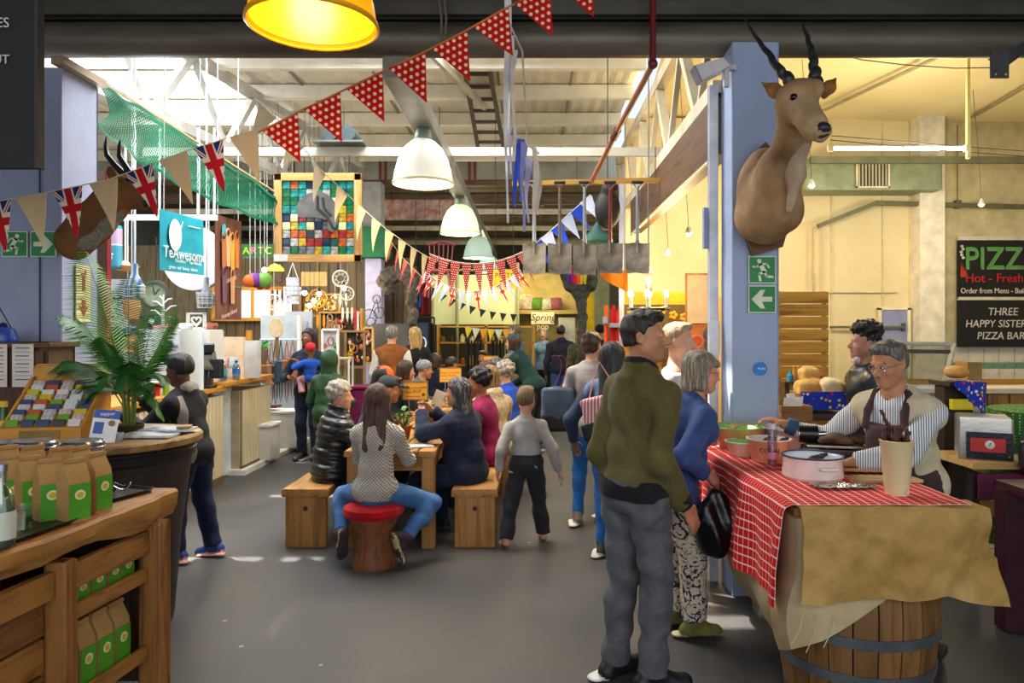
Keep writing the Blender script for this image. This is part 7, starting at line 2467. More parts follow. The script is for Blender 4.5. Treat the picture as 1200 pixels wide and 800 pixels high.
for i, (x0, L) in enumerate(((1.10, .13), (1.16, .16), (1.23, .14))):
 solo(MB().tube([(x0, TY0 - .045, .535), (x0 - .015, TY0 - .047, .535 - L * .5), (x0 - .05, TY0 - .046, .535 - L)], .0022, 4), 'burlap_thread', 'loose burlap thread hanging below the hem, %s' % ('leftmost', 'middle one', 'rightmost')[i], 'thread', mat('d3bd8a', .9))
# gingham cloth
g, u, v = uvmat('gingham', .8)
fu = g.m_('FRACT', g.m_('MULTIPLY', u, 46))
fv = g.m_('FRACT', g.m_('MULTIPLY', v, 28))
lu = g.m_('LESS_THAN', fu, .13)
lv = g.m_('LESS_THAN', fv, .17)
fine = g.m_('LESS_THAN', g.m_('FRACT', g.m_('MULTIPLY', u, 138)), .22)
col = g.mix(g.m_('MULTIPLY', fine, .25), C('d8160f'), C('8e0f0c'))
col = g.mix(g.m_('MULTIPLY', lu, .62), col, C('f2d2c8'))
col = g.mix(g.m_('MULTIPLY', lv, .8), col, C('f6e4dc'))
g.set(Base_Color=col)
g.bump(g.noise(g.co(), 9, 3), .3, .02)
GING = g.m
def ging(u, v):
 y = TY1 - .02 + (TY0 - .005 - TY1 + .02) * u           # u back to front
 drop = .42 + .06 * (1 - u)
 W = TX1 - TX0
 s = v * (W + drop)
 if s < W - .02:
  return Vector((TX1 - s, y, TZ + .011 + .0015 * math.sin(y * 30) * math.sin(s * 25)))
 t_ = s - (W - .02)
 k = min(t_ / .05, 1)
 fold = .022 * math.sin(u * 17 + .6) + .012 * math.sin(u * 37)
 return Vector((TX0 + .012 - .045 * math.sin(k * 1.57) - .03 * t_ + fold * min(1, t_ * 3.5), y + .01 * math.sin(u * 17) * t_, TZ + .011 - max(0, t_ - .018)))
o = MB().sheet(ging, 60, 56, .003).build('checked_cloth', GING)
tag(o, 'red and white checked cloth over the stall table, hanging down its left side', 'tablecloth')
TT = TZ + .0135
def bowl(label, px, py, y, r, h, c_out, c_in, c_rim, rb=.7, txt=None, handles=False, name='enamel_bowl'):
 """px,py: middle of the base"""
 t = thing(name, label, 'bowl', ((px - CX) / F * y, y, TT), 0, 'enamel bowls on the stall table')
 MB().lathe([(0, .0), (r * rb, 0), (r * (rb + .06), h * .12), (r * .97, h * .92), (r * 1.0, h)], n=40).build('outside', mat(c_out, .25, bump=.02), t)
 MB().lathe([(r * 1.0, h), (r * .94, h * .93), (r * (rb - .02), h * .16), (0, h * .1)], n=40).build('inside', mat(c_in, .25, bump=.02), t)
 MB().lathe([(r * .97, h - .003), (r * 1.035, h - .001), (r * 1.04, h + .005), (r * .97, h + .006)], n=40).build('rim', mat(c_rim, .25, bump=.02), t)
 if txt:
  mt = mat('3b2c28', .5, bump=0)
  for i, ch in enumerate(txt):
   a = rad(-107 + (i - 1.5) * 14)
   rr_ = r * .925 + .002
   text(ch, (rr_ * math.cos(a), rr_ * math.sin(a), h * .58), .036, mt, t, rot=(rad(84), 0, a + rad(90)), ext=.0012)
 if handles:
  for sg in (0,):
   a = rad(-82)
   q = [Vector((math.cos(a + k) * (r * (.97 if abs(k) > .25 else 1.14)), math.sin(a + k) * (r * (.97 if abs(k) > .25 else 1.14)), h * .62)) for k in (-.3, -.24, 0, .24, .3)]
   MB().tube(q, .007, 8).build('handle', mat('eee6e0', .25), t)
 return t
bowl('wide green rimmed enamel bowl at the back left of the stall table', 864, 525, 4.36, .165, .13, 'd89a63', '9fcf7c', '8fc46a', .62)
bowl('small pale enamel bowl with green inside, left of the CORN bowl', 872, 532, 4.12, .105, .075, 'e0bfa4', '9ed084', 'cfe0b8', .7)
bowl('peach enamel bowl lettered CORN', 901, 541, 3.93, .115, .12, 'ec9a74', 'e9dccb', 'f2e6dc', .74, 'CORN')
bowl('white enamel bowl behind the CORN bowl', 922, 530, 4.33, .13, .12, 'e4d6d2', 'd4dce0', 'f0ece8', .8)
bowl('large low white enamel pan with blue rim and side handle, nearest of the bowls', 952, 561, 3.5, .138, .105, 'ecd5cf', 'dfe8ee', '26315e', .96, handles=True, name='enamel_pan')
MEAT = mat('4a2a1c', .6, h2='2c1710', scale=30, bump=.6, bscale=60)
for i, (px, y, z, a, lab) in enumerate(((895, 3.93, .10, 20, 'dark stick of dried meat in the CORN bowl, left one'), (905, 3.95, .10, 70, 'dark stick of dried meat in the CORN bowl, upright one'), (914, 3.9, .105, -30, 'dark stick of dried meat in the CORN bowl, right one'), (958, 3.52, .085, -15, 'dark stick of dried meat in the blue rimmed pan'), (948, 3.5, .08, -25, 'thin green brown strip in the blue rimmed pan'))):
 b = SDF(.01)
 b.chain([(-.045, 0, 0), (0, .004, .006), (.05, -.004, .02)], [.013, .015, .012])
 o = b.build('dried_meat', MEAT, .005, None, lambda x, y_, z_: .003 * np.sin(170 * x + 60 * y_))
 o.location = ((px - CX) / F * y, y, TT + z - .025)
 o.rotation_euler = (0, rad(-18), rad(a))
 tag(o, lab, 'meat')
solo(MB().sheet(lambda u, v: (.09 * (u - .5) * 2, .05 * (v - .5) * 2, .025 * math.sin(u * 3.1)), 8, 5, .004), 'flat_bread', 'brown curled crisp lying across the wide green rimmed bowl', 'crisp', mat('8d6a3a', .7)).location = ((872 - CX) / F * 4.3, 4.28, TT + .13)
# plastic cylinder
t = thing('measuring_cylinder', 'clear plastic measuring cylinder standing before the CORN bowl', 'cylinder', ((905 - CX) / F * 3.72, 3.72, TT))
PL = glassy('f4eef4', .93, .1)
MB().lathe([(.045, 0), (.045, .006), (.02, .012), (.023, .02), (.025, .19), (.028, .2), (.026, .2), (.023, .19), (.021, .02), (0, .018)], n=20).build('tube', PL, t)
MB().lathe([(.0255, .05), (.0258, .05), (.0258, .085), (.0255, .085)], n=16).build('pink_print', mat('d98aa8', .5), t)
for k in range(6):
 MB().box((.0, -.0245, .1 + k * .014), (.012, .001, .002)).build('scale_mark', mat('9a8f9a', .5, bump=0), t)
MB().lathe([(.018, .2), (.022, .205), (.018, .228), (0, .23)], n=14).build('stopper', mat('c9c2cf', .3), t)
# slicer
sl_ = thing('meat_slicer', 'black and steel biltong slicing machine on the stall table before the seller', 'slicer', ((982 - CX) / F * 3.98, 3.98, TT), rad(-14))
MB().box((0, 0, .035), (.36, .22, .06), bev=.008).build('base', mat('2a2c2f', .35), sl_)
MB().box((-.165, -.115, .045), (.10, .012, .05), rot=(0, 0, 0)).build('name_plate', mat('6d7178', .4), sl_)
for k in range(3):
 MB().box((-.19 + k * .025, -.123, .045), (.02, .004, .022)).build('red_print', mat('a83038', .5, bump=0), sl_)
MB().box((0, .01, .078), (.34, .2, .012), bev=.003).build('steel_bed', mat('a8a39a', .3, .8), sl_)
MB().tube([(-.2, .03, .13), (-.1, .03, .13)], .048, 18).build('blade_guard', mat('151618', .25), sl_)
MB().tube([(-.1, .03, .13), (-.0, .03, .14)], .018, 12).build('shaft', mat('c9cbcd', .2, .9), sl_)
MB().tube([(-.205, .03, .13), (-.2, .03, .13)], .043, 18).build('blade', STEELB, sl_)
MB().tube([(.03, -.02, .1), (.2, -.16, .05)], .005, 6).build('lever', STEELB, sl_)
MB().box((.1, .07, .14), (.1, .03, .1), bev=.004).build('fence', mat('5d6064', .3, .7), sl_)
for i, (dx, dy, s, lab) in enumerate(((-.03, -.02, 1.0, 'slab of dark biltong lying on the slicer, left one'), (.06, -.0, 1.1, 'slab of dark biltong lying on the slicer, right one'))):
 b = SDF(.02)
 b.chain([(-.07, .02, .0), (0, 0, .02), (.07, -.02, .008)], [.03, .036, .026], fl=((0, 0, 1), .7))
 o = b.build('biltong_slab', mat('6a5038', .7, h2='38261a', scale=14, bump=.6, bscale=40), .006, None, lambda x, y, z: .004 * np.sin(60 * x + 20 * y) * np.sin(70 * y))
 o.location = Vector(sl_.location) + Vector((dx, dy - .02, .084))
 o.rotation_euler = (0, 0, rad(-20))
 tag(o, lab, 'meat')
# boards, knife, chips, foil, cup
for i, (px, y, a, w_, d_, c1, lab) in enumerate(((1012, 3.62, -8, .24, .17, 'c49a5c', 'thin wooden cutting board holding sliced biltong'), (1035, 3.42, 4, .32, .13, 'd0aa74', 'pale wooden board under the first cutting board'))):
 solo(MB().box(((px - CX) / F * y, y, TT + .008 + (.0 if i else .017)), (w_, d_, .015), rot=(0, 0, rad(a)), bev=.003), 'cutting_board', lab, 'board', wood(c1, '8d6a38', 0))
b = MB()
rr = random.Random(8)
for k in range(60):
 x, y = rr.uniform(-.10, .06), rr.uniform(-.05, .05)
 b.box((1.66 + x, 3.63 + y, TT + .04 + rr.uniform(0, .008)), (rr.uniform(.012, .03), .008, .003), rot=(rr.uniform(-.4, .4), rr.uniform(-.4, .4), rr.uniform(0, 3)))
tag(b.build('biltong_slices', mat('7a5a36', .7, h2='4a3420', scale=20), kind='stuff', smooth=0), 'scatter of thin biltong slices on the cutting board', 'meat')
solo(MB().sheet(lambda u, v: (1.27 + .27 * u, 3.22 + .1 * v, TT + .012 + .006 * math.sin(u * 23 + v * 5) * math.sin(v * 17)), 24, 10, .002), 'foil', 'sheet of crumpled clear foil lying before the blue rimmed pan', 'foil', mat('8f8a88', .18, .7, h2='d8d4d2', scale=16)).location.z += .0
t = thing('paper_cup', 'tall cream paper cup full of biltong sticks at the front of the stall table', 'cup', ((1051 - CX) / F * 3.14, 3.14, TT))
MB().lathe([(0, .004), (.047, 0), (.048, .01), (.069, .228), (.072, .232), (.068, .236), (.064, .23), (.045, .02), (0, .02)], n=32).build('cup', mat('d3c498', .6, h2='cbb98a', scale=3, bump=.03), t)
MB().box((.02, -.052, .02), (.012, .002, .016)).build('mark', mat('c9b98c', .6), t)
for i in range(14):
 a, r_ = rr.uniform(0, 6.28), rr.uniform(.005, .048)
 b = SDF(.006)
 L = rr.uniform(.05, .08)
 lean = (rr.uniform(-.02, .02), rr.uniform(-.02, .02))
 if i == 0:
  r_, a, L, lean = .03, 3.1, .15, (-.075, 0)
 b.chain([(0, 0, 0), (lean[0] * .5, lean[1] * .5, L * .5), (lean[0], lean[1], L)], [.009, .010, .007])
 o = b.build('biltong_stick', mat('5d3020', .55, h2='35170e', scale=40, bump=.6), .005, None, lambda x, y, z: .002 * np.sin(150 * z + 70 * x))
 o.location = Vector(t.location) + Vector((r_ * math.cos(a), r_ * math.sin(a), .20))
 tag(o, 'biltong stick standing in the tall paper cup' if i else 'long biltong stick leaning out of the tall paper cup to the left', 'biltong', 'biltong sticks in the paper cup')
# ---------------------------------------------------------------- behind the stall
ps = thing('plank_screen', 'honey coloured horizontal plank screen right of the blue column', 'screen', (2.62, 7.0, 0))
for i in range(17):
 MB().box((0, 0, .06 + i * .12), (.50, .022, .112), bev=.004).build('plank', wood('c9932f', '8d5d16', 0, .8), ps)
for x in (-.22, .22):
 MB().box((x, .03, 1.02), (.04, .03, 2.04)).build('post', HON(2), ps)
bc = thing('bread_table', 'dark table carrying bread and the crate behind the seller', 'table', (2.35, 5.9, 0))
MB().box((0, 0, 1.0), (1.1, .7, .05), bev=.004).build('top', wood('4a3524', '2b1d12', 0), bc)
for sx in (-.5, .5):
 for sy in (-.3, .3):
  MB().box((sx, sy, .49), (.06, .06, .98)).build('leg', wood('4a3524', '2b1d12', 2), bc)
g = G('blue_spotted', .8)
v = g.co()
vo = g.n('TexVoronoi', {'Vector': v, 'Scale': 30.0})
dts = g.m_('LESS_THAN', vo.outputs[0], .33)
g.set(Base_Color=g.mix(dts, C('1836b0'), g.ramp(g.sep(vo.outputs[1])[0], (.0, C('d8243c')), (.45, C('e6e6ee')), (.75, C('e0c83c')), mode='CONSTANT')))
SPOT = g.m
t = thing('bread_tray', 'shallow bread box fronted with blue spotted cloth', 'box', at(962, 478, 5.6))
t.location.z = 1.025
MB().sheet(lambda u, v: (-.16 + .34 * u, -.02 + .01 * math.sin(u * 12) * (1 - v), .03 + v * .14), 14, 4, .006).build('spotted_cloth', SPOT, t)
MB().box((.01, .14, .08), (.34, .3, .1)).build('box', OAKD(0), t)
BREAD = mat('c88a3a', .65, h2='e6b868', scale=7, bump=.3, bscale=30)
for i, (px, py, s, lab) in enumerate(((944, 458, .09, 'brown seeded loaf furthest left in the bread box'), (954, 450, .1, 'round crusty loaf behind the spotted cloth, left of the tall loaf'), (972, 452, .10, 'floury tin loaf in front, nearest the man with tall hair'), (984, 450, .08, 'golden loaf half hidden by the leather jacket'), (952, 442, .085, 'golden loaf on top at the back of the bread box'))):
 b = SDF(.03)
 b.box((0, 0, s * .55), (s * .6, s * .5, s * .3), rnd=s * .22)
 b.ell((0, 0, s * .95), (s * .85, s * .7, s * .5))
 o = b.build('bread_loaf', BREAD if i != 2 else mat('dbb472', .7, h2='f0ddb2', scale=6, bump=.3), .01, None, wob(.004, (40, 40, 40), i))
 o.location = ((px - CX) / F * 5.72, 5.72 + .05 * i * (i < 2), 1.155 if i < 4 else 1.26)
 if i == 4:
  o.location.y = 5.8
 tag(o, lab, 'bread', 'loaves in the bread box')
t = thing('wooden_crate', 'small wooden crate holding price cards beside the blue column', 'crate', at(928, 487, 5.25))
t.location.z = 1.0
for dx, dy, a, c in ((0, -.1, .22, .012), (0, .1, .22, .012), (-.105, 0, .012, .2), (.105, 0, .012, .2)):
 MB().box((dx, dy, .065), (a, c, .13)).build('board', OAK(0), t)
MB().box((0, 0, -.015), (.3, .3, .03)).build('bottom', OAK(0), t)
MB().box((0, 0, -.51), (.28, .26, .98)).build('stand', wood('4a3524', '2b1d12', 2), t)
for i, (dx, dz, a, lab) in enumerate(((-.05, .1, 8, 'white price card in the small crate, left one'), (.0, .13, -12, 'white price card in the small crate, tallest one'), (.05, .1, 6, 'white price card in the small crate, right one'))):
 solo(MB().box((0, 0, .09), (.06, .004, .17), rot=(0, rad(a), 0)), 'price_card', lab, 'card', mat('eceae4', .6)).location = Vector(t.location) + Vector((dx, -.04 + .03 * i, dz - .09))
for i, (px, py, c, lab) in enumerate(((926, 437, '2f9ac0', 'turquoise jar on the ledge before the plank screen'), (931, 430, 'c9862c', 'amber bottle left of two on the ledge before the plank screen'), (936, 431, 'd8a23c', 'amber bottle right of two on the ledge before the plank screen'), (948, 437, 'd8d4c8', 'small white bottle on the ledge before the plank screen'), (961, 438, 'b5703a', 'small brown jar on the ledge before the plank screen'))):
 h = .14 if i in (1, 2) else .1
 solo(MB().lathe([(.026, 0), (.028, h * .55), (.012, h * .75), (.012, h), (0, h)], ((px - CX) / F * 6.6, 6.6, 1.2), 12), 'condiment_bottle', lab, 'bottle', mat(c, .3))
t = thing('ledge', 'dark ledge carrying small bottles before the plank screen', 'shelf', (2.6, 6.62, 0))
MB().box((0, 0, 1.185), (.62, .16, .03)).build('top', wood('5a4026', '38260f', 0), t)
for x in (-.28, .28):
 MB().box((x, 0, .585), (.04, .12, 1.17)).build('leg', wood('5a4026', '38260f', 2), t)
# freezer lid
t = thing('glass_sneeze_guard', 'open glass lid with pale frame and dark strip behind the seller', 'lid', at(1085, 462, 5.4))
a_, c_ = at(1050, 402, 5.7) - t.location, at(1118, 403, 5.7) - t.location
e_, d_ = at(1103, 462, 5.35) - t.location, at(1046, 462, 5.35) - t.location
for p, q, nm in ((a_, c_, 'frame'), (c_, e_, 'frame'), (d_, e_, 'frame'), (a_, d_, 'frame')):
 MB().bar(p, q, .03, .03).build(nm, mat('cdc8b4', .4), t)
MB().slab([a_, c_, e_, d_], (0, -1, .3), .006).build('glass', glassy('dfe6ea', .9, .12), t)
k1, k2, k3, k4 = a_.lerp(d_, .13), c_.lerp(e_, .13), c_.lerp(e_, .2), a_.lerp(d_, .2)
MB().slab([k1, k2, k3, k4], (0, -1, .3), .012).build('dark_strip', mat('3d4246', .4), t)
fb = thing('freezer', 'white chest freezer under the open glass lid', 'freezer', (2.95, 5.65, 0))
MB().box((0, 0, .58), (.62, .5, 1.16), bev=.02).build('body', mat('cfcabd', .4), fb)
t = thing('bread_stand', 'crooked stand draped in blue spotted cloth with a round loaf behind the oven', 'stand', (2.96, 5.05, 0))
b = MB().sheet(lambda u, v: (-.1 + .27 * u + .02 * v, -.15 + .1 * u + .015 * math.sin(u * 14), 1.33 - .02 * u - (1 - v) * (.03 + .2 * u + (.12 if u > .85 else 0))), 18, 8, .005)
b.build('spotted_cloth', SPOT, t)
MB().box((.03, .05, 1.3), (.24, .26, .03)).build('shelf', wood('4a3524', '2b1d12', 0), t)
MB().box((.03, .08, .64), (.2, .12, 1.28)).build('post', wood('4a3524', '2b1d12', 2), t)
MB().box((.0, -.06, 1.16), (.14, .04, .07)).build('yellow_box', mat('e6d21c', .5), t)
b = SDF(.02)
b.ell((0, 0, .04), (.085, .07, .045))
o = b.build('bread_loaf', BREAD, .009)
o.location = (2.98, 5.08, 1.332)
tag(o, 'round flat loaf on the blue spotted stand', 'bread')
# oven on the side table
st_ = thing('side_table', 'burgundy side table with pale board top right of the seller', 'table', (2.98, 4.75, 0))
MB().box((-.02, -.03, .83), (.44, .46, .045), bev=.004).build('board_top', wood('c49a5c', '9a713a', 0), st_)
MB().box((.3, -.12, .80), (.5, .7, .045), bev=.004).build('burgundy_top', mat('4d1426', .35, h2='3a0d1c', scale=4), st_)
MB().box((-.02, -.24, .70), (.36, .02, .16)).build('apron', mat('6b1440', .5), st_)
for x, y in ((-.2, -.2), (.16, -.2), (-.2, .15), (.48, .18)):
 MB().box((x, y, .39), (.05, .05, .78)).build('leg', mat('1f1216', .5), st_)
MB().box((-.03, -.22, .56), (.3, .02, .1)).build('drawer', mat('b5842c', .5), st_)
MB().box((-.03, -.1, .1), (.34, .3, .03)).build('low_shelf', wood('8d6330', '5d3f1c', 0), st_)
ov = thing('toaster_oven', 'steel toaster oven with black window and red dial panel on the side table', 'oven', (2.93, 4.70, .853), rad(-26))
MB().box((0, .0, .13), (.3, .3, .27), bev=.01).build('housing', mat('b5b0a8', .3, .6), ov)
MB().box((.02, -.152, .09), (.25, .008, .17)).build('black_front', mat('121214', .2), ov)
MB().box((.01, -.158, .095), (.19, .006, .085)).build('red_panel', mat('c8281e', .4), ov)
MB().lathe([(.026, 0), (.026, .012), (.02, .016), (0, .016)], (.02, -.16, .1), 18, rot=(rad(90), 0, 0)).build('dial', mat('e0dcd4', .3), ov)
MB().box((.02, -.178, .104), (.004, .004, .024), rot=(0, .5, 0)).build('pointer', INK, ov)
MB().lathe([(0, 0), (.006, 0), (0, .006)], (.125, -.156, .03), 8, rot=(rad(90), 0, 0)).build('lamp', mat('d8b04a', .4), ov)
# green table
t = thing('green_table', 'table draped in green dotted cloth at the right edge', 'table', (3.95, 5.5, 0))
g = G('green_dots', .8)
vo = g.n('TexVoronoi', {'Vector': g.co(), 'Scale': 45.0}, feature='F1')
vo.inputs['Randomness'].default_value = .25
g.set(Base_Color=g.mix(g.m_('LESS_THAN', vo.outputs[0], .28), C('2c6d24'), C('b9d08a')))
prof = []
b = MB().sheet(lambda u, v: ((.42 + .03 * math.sin(u * 70) * (1 - v)) * math.cos(u * 6.2832), (.42 + .03 * math.sin(u * 70) * (1 - v)) * math.sin(u * 6.2832), .04 + v * 1.02), 60, 4, .005)
b.build('cloth_skirt', g.m, t)
MB().lathe([(0, 1.05), (.42, 1.05), (.425, 1.06), (.42, 1.065), (0, 1.065)], n=40).build('cloth_top', g.m, t)
for i, (dx, dy, c, lab) in enumerate(((-.15, -.25, 'c9e01c', 'yellow green pack on the green dotted table, left of the leaflet'), (.03, -.32, 'b5d81c', 'yellow green pack on the green dotted table, right of the leaflet'))):
 solo(MB().box((0, 0, .035), (.09, .05, .07), bev=.006), 'snack_pack', lab, 'packet', mat(c, .4, h2='3a9a2c', scale=20)).location = Vector(t.location) + Vector((dx, dy, 1.065))
b = MB().box((0, 0, .08), (.085, .004, .17), rot=(rad(-16), rad(14), 0))
o = thing('leaflet', 'white and blue leaflet leaning on the green dotted table', 'leaflet', Vector(t.location) + Vector((-.05, -.37, 1.066)))
b.build('panel', mat('e2e4ea', .4), o)
MB().box((.02, .018, .145), (.088, .006, .03), rot=(rad(-16), rad(14), 0)).build('blue_header', mat('1f55b5', .4), o)
MB().box((.0, -.004, .08), (.04, .006, .05), rot=(rad(-16), rad(14), 0)).build('grey_print', mat('8d97a8', .5), o)
t = thing('iron_pot', 'black iron pot on the burgundy table at the right edge', 'pot', (3.02, 4.12, .0))
t.location = ((1213 - CX) / F * 4.42, 4.42, .823)
MB().lathe([(.07, 0), (.085, .02), (.09, .14), (.075, .165), (.06, .17), (.02, .18), (.018, .2), (0, .2)], n=24).build('pot', mat('2a2724', .5), t)
MB().tube([(-.085, 0, .1), (-.1, 0, .2), (0, 0, .27), (.1, 0, .2), (.085, 0, .1)], .006, 6).build('handle', IRON, t)
# burgundy trestle at the right edge
t = thing('trestle_table', 'dark burgundy trestle table cut by the right edge', 'table', (2.8, 3.7, 0))
BG = mat('481426', .45, h2='300c18', scale=4)
MB().box((.28, 0, .80), (.9, .85, .05), bev=.004).build('top', BG, t)
MB().box((-.12, -.35, .40), (.12, .1, .78)).build('leg', BG, t)
MB().box((-.12, .35, .40), (.12, .1, .78)).build('leg', BG, t)
MB().box((.3, -.35, .48), (.8, .05, .09)).build('rail', BG, t)
MB().box((.6, -.35, .40), (.12, .1, .78)).build('leg', BG, t)
# deck
dk = thing('floor_deck', '', '')
del dk['label'], dk['category']
dk['kind'] = 'structure'
for i in range(16):
 MB().box((4.6, 4.9 + i * .145, .02), (3.2, .135, .04), bev=.004).build('plank', wood('c9b48a', '9a8660', 0), dk)
# boards leaning behind
t = thing('pizza_counter', 'brown boarded counter front under the tiled wall', 'counter', (4.55, 6.6, 0))
for i in range(12):
 MB().box((-1.1 + i * .2, 0, .55), (.19, .03, 1.1), bev=.004).build('plank', wood('a5763a', '6f4a1f', 2), t)
MB().box((0, .1, 1.12), (2.5, .4, .04)).build('top', mat('d6cdb8', .5), t)
MB().box((0, -.02, 1.2), (2.3, .03, .05)).build('upper_rail', HON(0), t)
MB().tube([(-.9, -.05, .95), (1.2, -.05, .95)], .03, 8).build('pipe', mat('c4c4bc', .4), t)
solo(MB().box((4.8, 6.62, 1.17), (.5, .3, .02)), 'pizza_box', 'flat open white carton on the boarded counter', 'carton', mat('e0dacb', .6))
solo(MB().box((3.98, 6.6, 1.26), (.13, .2, .24)), 'carton_box', 'small brown carton at the left end of the boarded counter', 'carton', mat('a8844c', .7))
# pizza boards
for z0, z1, lab, rows in ((353 - .5, 282, 'black board with green PIZZA lettering in the pizza bay', 'p'), (406, 352, 'black board lettered THREE HAPPY SISTERS in white below the PIZZA board', 's')):
 y = 9.4
 a = at(1122, z1, y)
 H_ = (z0 - z1) / F * y - (.04 if rows == 'p' else .0)
 W = 1.3
 t = thing('menu_board', lab, 'sign', (a.x + W / 2, y, a.z - H_))
 MB().box((0, 0, H_ / 2), (W, .03, H_)).build('panel', mat('131215', .5, bump=.03), t)
 if rows == 'p':
  text('PIZZA', (-W / 2 + .08, -.018, H_ * .66), .40, mat('8a948a', .6, bump=0), t, align='LEFT', sx=.93, ext=.003)
  text('PIZZA', (-W / 2 + .07, -.024, H_ * .68), .40, mat('4f9a3c', .6, bump=0), t, align='LEFT', sx=.93, ext=.003)
  text('Hot - Fresh -', (-W / 2 + .09, -.018, H_ * .34), .16, mat('c4221c', .6, bump=0), t, align='LEFT', ext=.002)
  text('7 Days', (-W / 2 + 1.02, -.018, H_ * .34), .13, mat('8f8f88', .6, bump=0), t, align='LEFT', ext=.002)
  text('Order from Menu - Build your own', (-W / 2 + .03, -.018, H_ * .12), .10, mat('d8d2c4', .6, bump=0), t, align='LEFT', sx=.85, ext=.002)
  b = MB()
  for k in range(5):
   b.ball((-W / 2 + .05 + .015 * math.sin(k * 2), -.018, H_ * (.9 - k * .05)), (.022, .003, .018))
  b.build('smoke_print', mat('c9c6bc', .6, bump=0), t)
  b = MB()
  for k in range(4):
   b.slab([(-W / 2 + .03 + k * .022, -.017, H_ * .36), (-W / 2 + .06 + k * .022, -.017, H_ * .36), (-W / 2 + .035 + k * .02, -.017, H_ * (.62 - .04 * k))], (0, -1, 0), .003)
  b.build('flame_print', mat('b5402a', .6, bump=0), t)
  MB().box((0, -.005, H_ + .03), (W, .04, .05)).build('top_frame', mat('cfc9b5', .5), t)
 else:
  for k, (s, x, sz) in enumerate((('THREE', .38, .14), ('HAPPY SISTERS', .09, .135), ('PIZZA BAR', .24, .135))):
   text(s, (-W / 2 + x, -.018, H_ * (.75 - k * .26)), sz, mat('d2ccc0', .6, bump=0), t, align='LEFT', shear=.12, ext=.002, sx=.95)
  MB().box((0, -.005, H_ + .025), (W, .04, .04)).build('top_frame', mat('cfc9b5', .5), t)
# orange wall things
t = thing('flower_panel', 'dark panel with orange flower prints behind the young man', 'panel', at(770, 420, 8.2))
W = .75
MB().box((0, 0, .3), (W, .03, .66)).build('panel', mat('5a4a22', .6), t)
MB().box((0, 0, .68), (W, .035, .14)).build('orange_band', mat('e09a1c', .6), t)
rr = random.Random(2)
for k in range(6):
 b = MB()
 x, z = -.3 + k * .12, .5 + .06 * math.sin(k * 2.4)
 for q in range(5):
  a = q * 1.257
  b.ball((x + .03 * math.cos(a), -.02, z + .03 * math.sin(a)), (.022, .004, .022), n=8, k=4)
 b.build('flower_print', mat('e0941c', .5, bump=0), t)
MB().box((.0, 0, -t.location.z / 2), (.7, .1, t.location.z)).build('stand', wood('6d4a22', '45300f', 0), t)
t = thing('fig_picture', 'picture of a cut fig on the orange wall beside the downpipe', 'picture', at(822, 418, 7.8))
MB().box((0, 0, .17), (.3, .02, .36)).build('canvas', mat('c07a38', .6, h2='a85c24', scale=4), t)
MB().lathe([(0, 0), (.075, 0), (.075, .004), (0, .004)], (-.05, -.012, .17), 24, rot=(rad(90), 0, 0)).build('fig_print', mat('d8904a', .5), t)
MB().lathe([(0, 0), (.055, 0), (.055, .004), (0, .004)], (-.05, -.015, .17), 24, rot=(rad(90), 0, 0)).build('fig_flesh', mat('c44a24', .5), t)
b = MB().ball((.07, -.014, .24), (.06, .006, .06), n=16)
b.ball((.06, -.014, .30), (.018, .006, .03))
b.ball((.1, -.016, .13), (.075, .006, .085), n=16)
b.build('dark_fig_print', mat('57505e', .5, h2='3d3744', scale=10), t)
MB().box((0, 0, .62), (.3, .015, .52)).build('upper_sheet', mat('d8ba92', .6), t)
MB().box((0, .02, .4), (.34, .02, 1.0)).build('frame', wood('a5763a', '6f4a1f', 2), t)
MB().box((0, 0, -t.location.z / 2), (.3, .06, t.location.z)).build('stand', wood('6d4a22', '45300f', 2), t)
for i, z in enumerate((0, .34, .68)):
 y = 7.6
 t = thing('fruit_crate', 'honey wooden crate in the tower beside the red umbrellas, %s' % ('bottom', 'middle', 'top')[i] + ' one', 'crate', ((752 - CX) / F * y, y, z + (.34 if i == 9 else 0)), 0, 'crates in the tower by the red umbrellas')
 for k in range(3):
  for sy in (-1, 1):
   MB().box((0, sy * .16, .06 + k * .105), (.36, .014, .09)).build('slat', HON(0), t)
  for sx in (-1, 1):
   MB().box((sx * .175, 0, .06 + k * .105), (.014, .3, .09)).build('slat', HON(1), t)
 for sx in (-1, 1):
  for sy in (-1, 1):
   MB().box((sx * .155, sy * .14, .165), (.03, .03, .33)).build('corner_post', HON(2), t)
 MB().box((0, 0, .008), (.34, .3, .012)).build('bottom', HON(0), t)
for i, z in enumerate((1.02, 1.36)):
 dup(t, ((752 - CX) / F * 7.6, 7.6, z), 0, 'honey wooden crate high in the tower beside the red umbrellas, %s' % ('fourth up', 'fifth up')[i], 'crates in the tower by the red umbrellas')
# chandelier
ch = thing('chandelier', 'black iron chandelier with lit candle bulbs and crystals above the young man', 'chandelier', at(760, 362, 7.2))
MB().tube([(.20 * math.cos(a), .20 * math.sin(a), 0) for a in np.linspace(0, 6.28, 25)[:-1]], .012, 6, closed=True).build('ring', mat('3a3a3a', .3, .5), ch)
for k in range(6):
 a = k * 1.047 + .3
 c, s = .20 * math.cos(a), .20 * math.sin(a)
 q = MB().lathe([(.0, -.02), (.03, 0), (.034, .015), (0, .012)], (c, s, 0), 12).tube([(c, s, .01), (c, s, .12)], .012, 8).build('candle', mat('ddd8cc', .4), ch)
 MB().ball((c, s, .15), (.02, .02, .035)).build('flame_bulb', emis('ffd98a', 20), ch)
 MB().tube([(0, 0, .03), (c * .5, s * .5, -.03), (c, s, 0)], .008, 6).build('arm', mat('3a3a3a', .3, .5), ch)
b = MB().lathe([(.0, -.08), (.03, -.03), (.02, .05), (.045, .16), (.02, .3), (.035, .36), (.01, .42), (0, .42)], n=14)
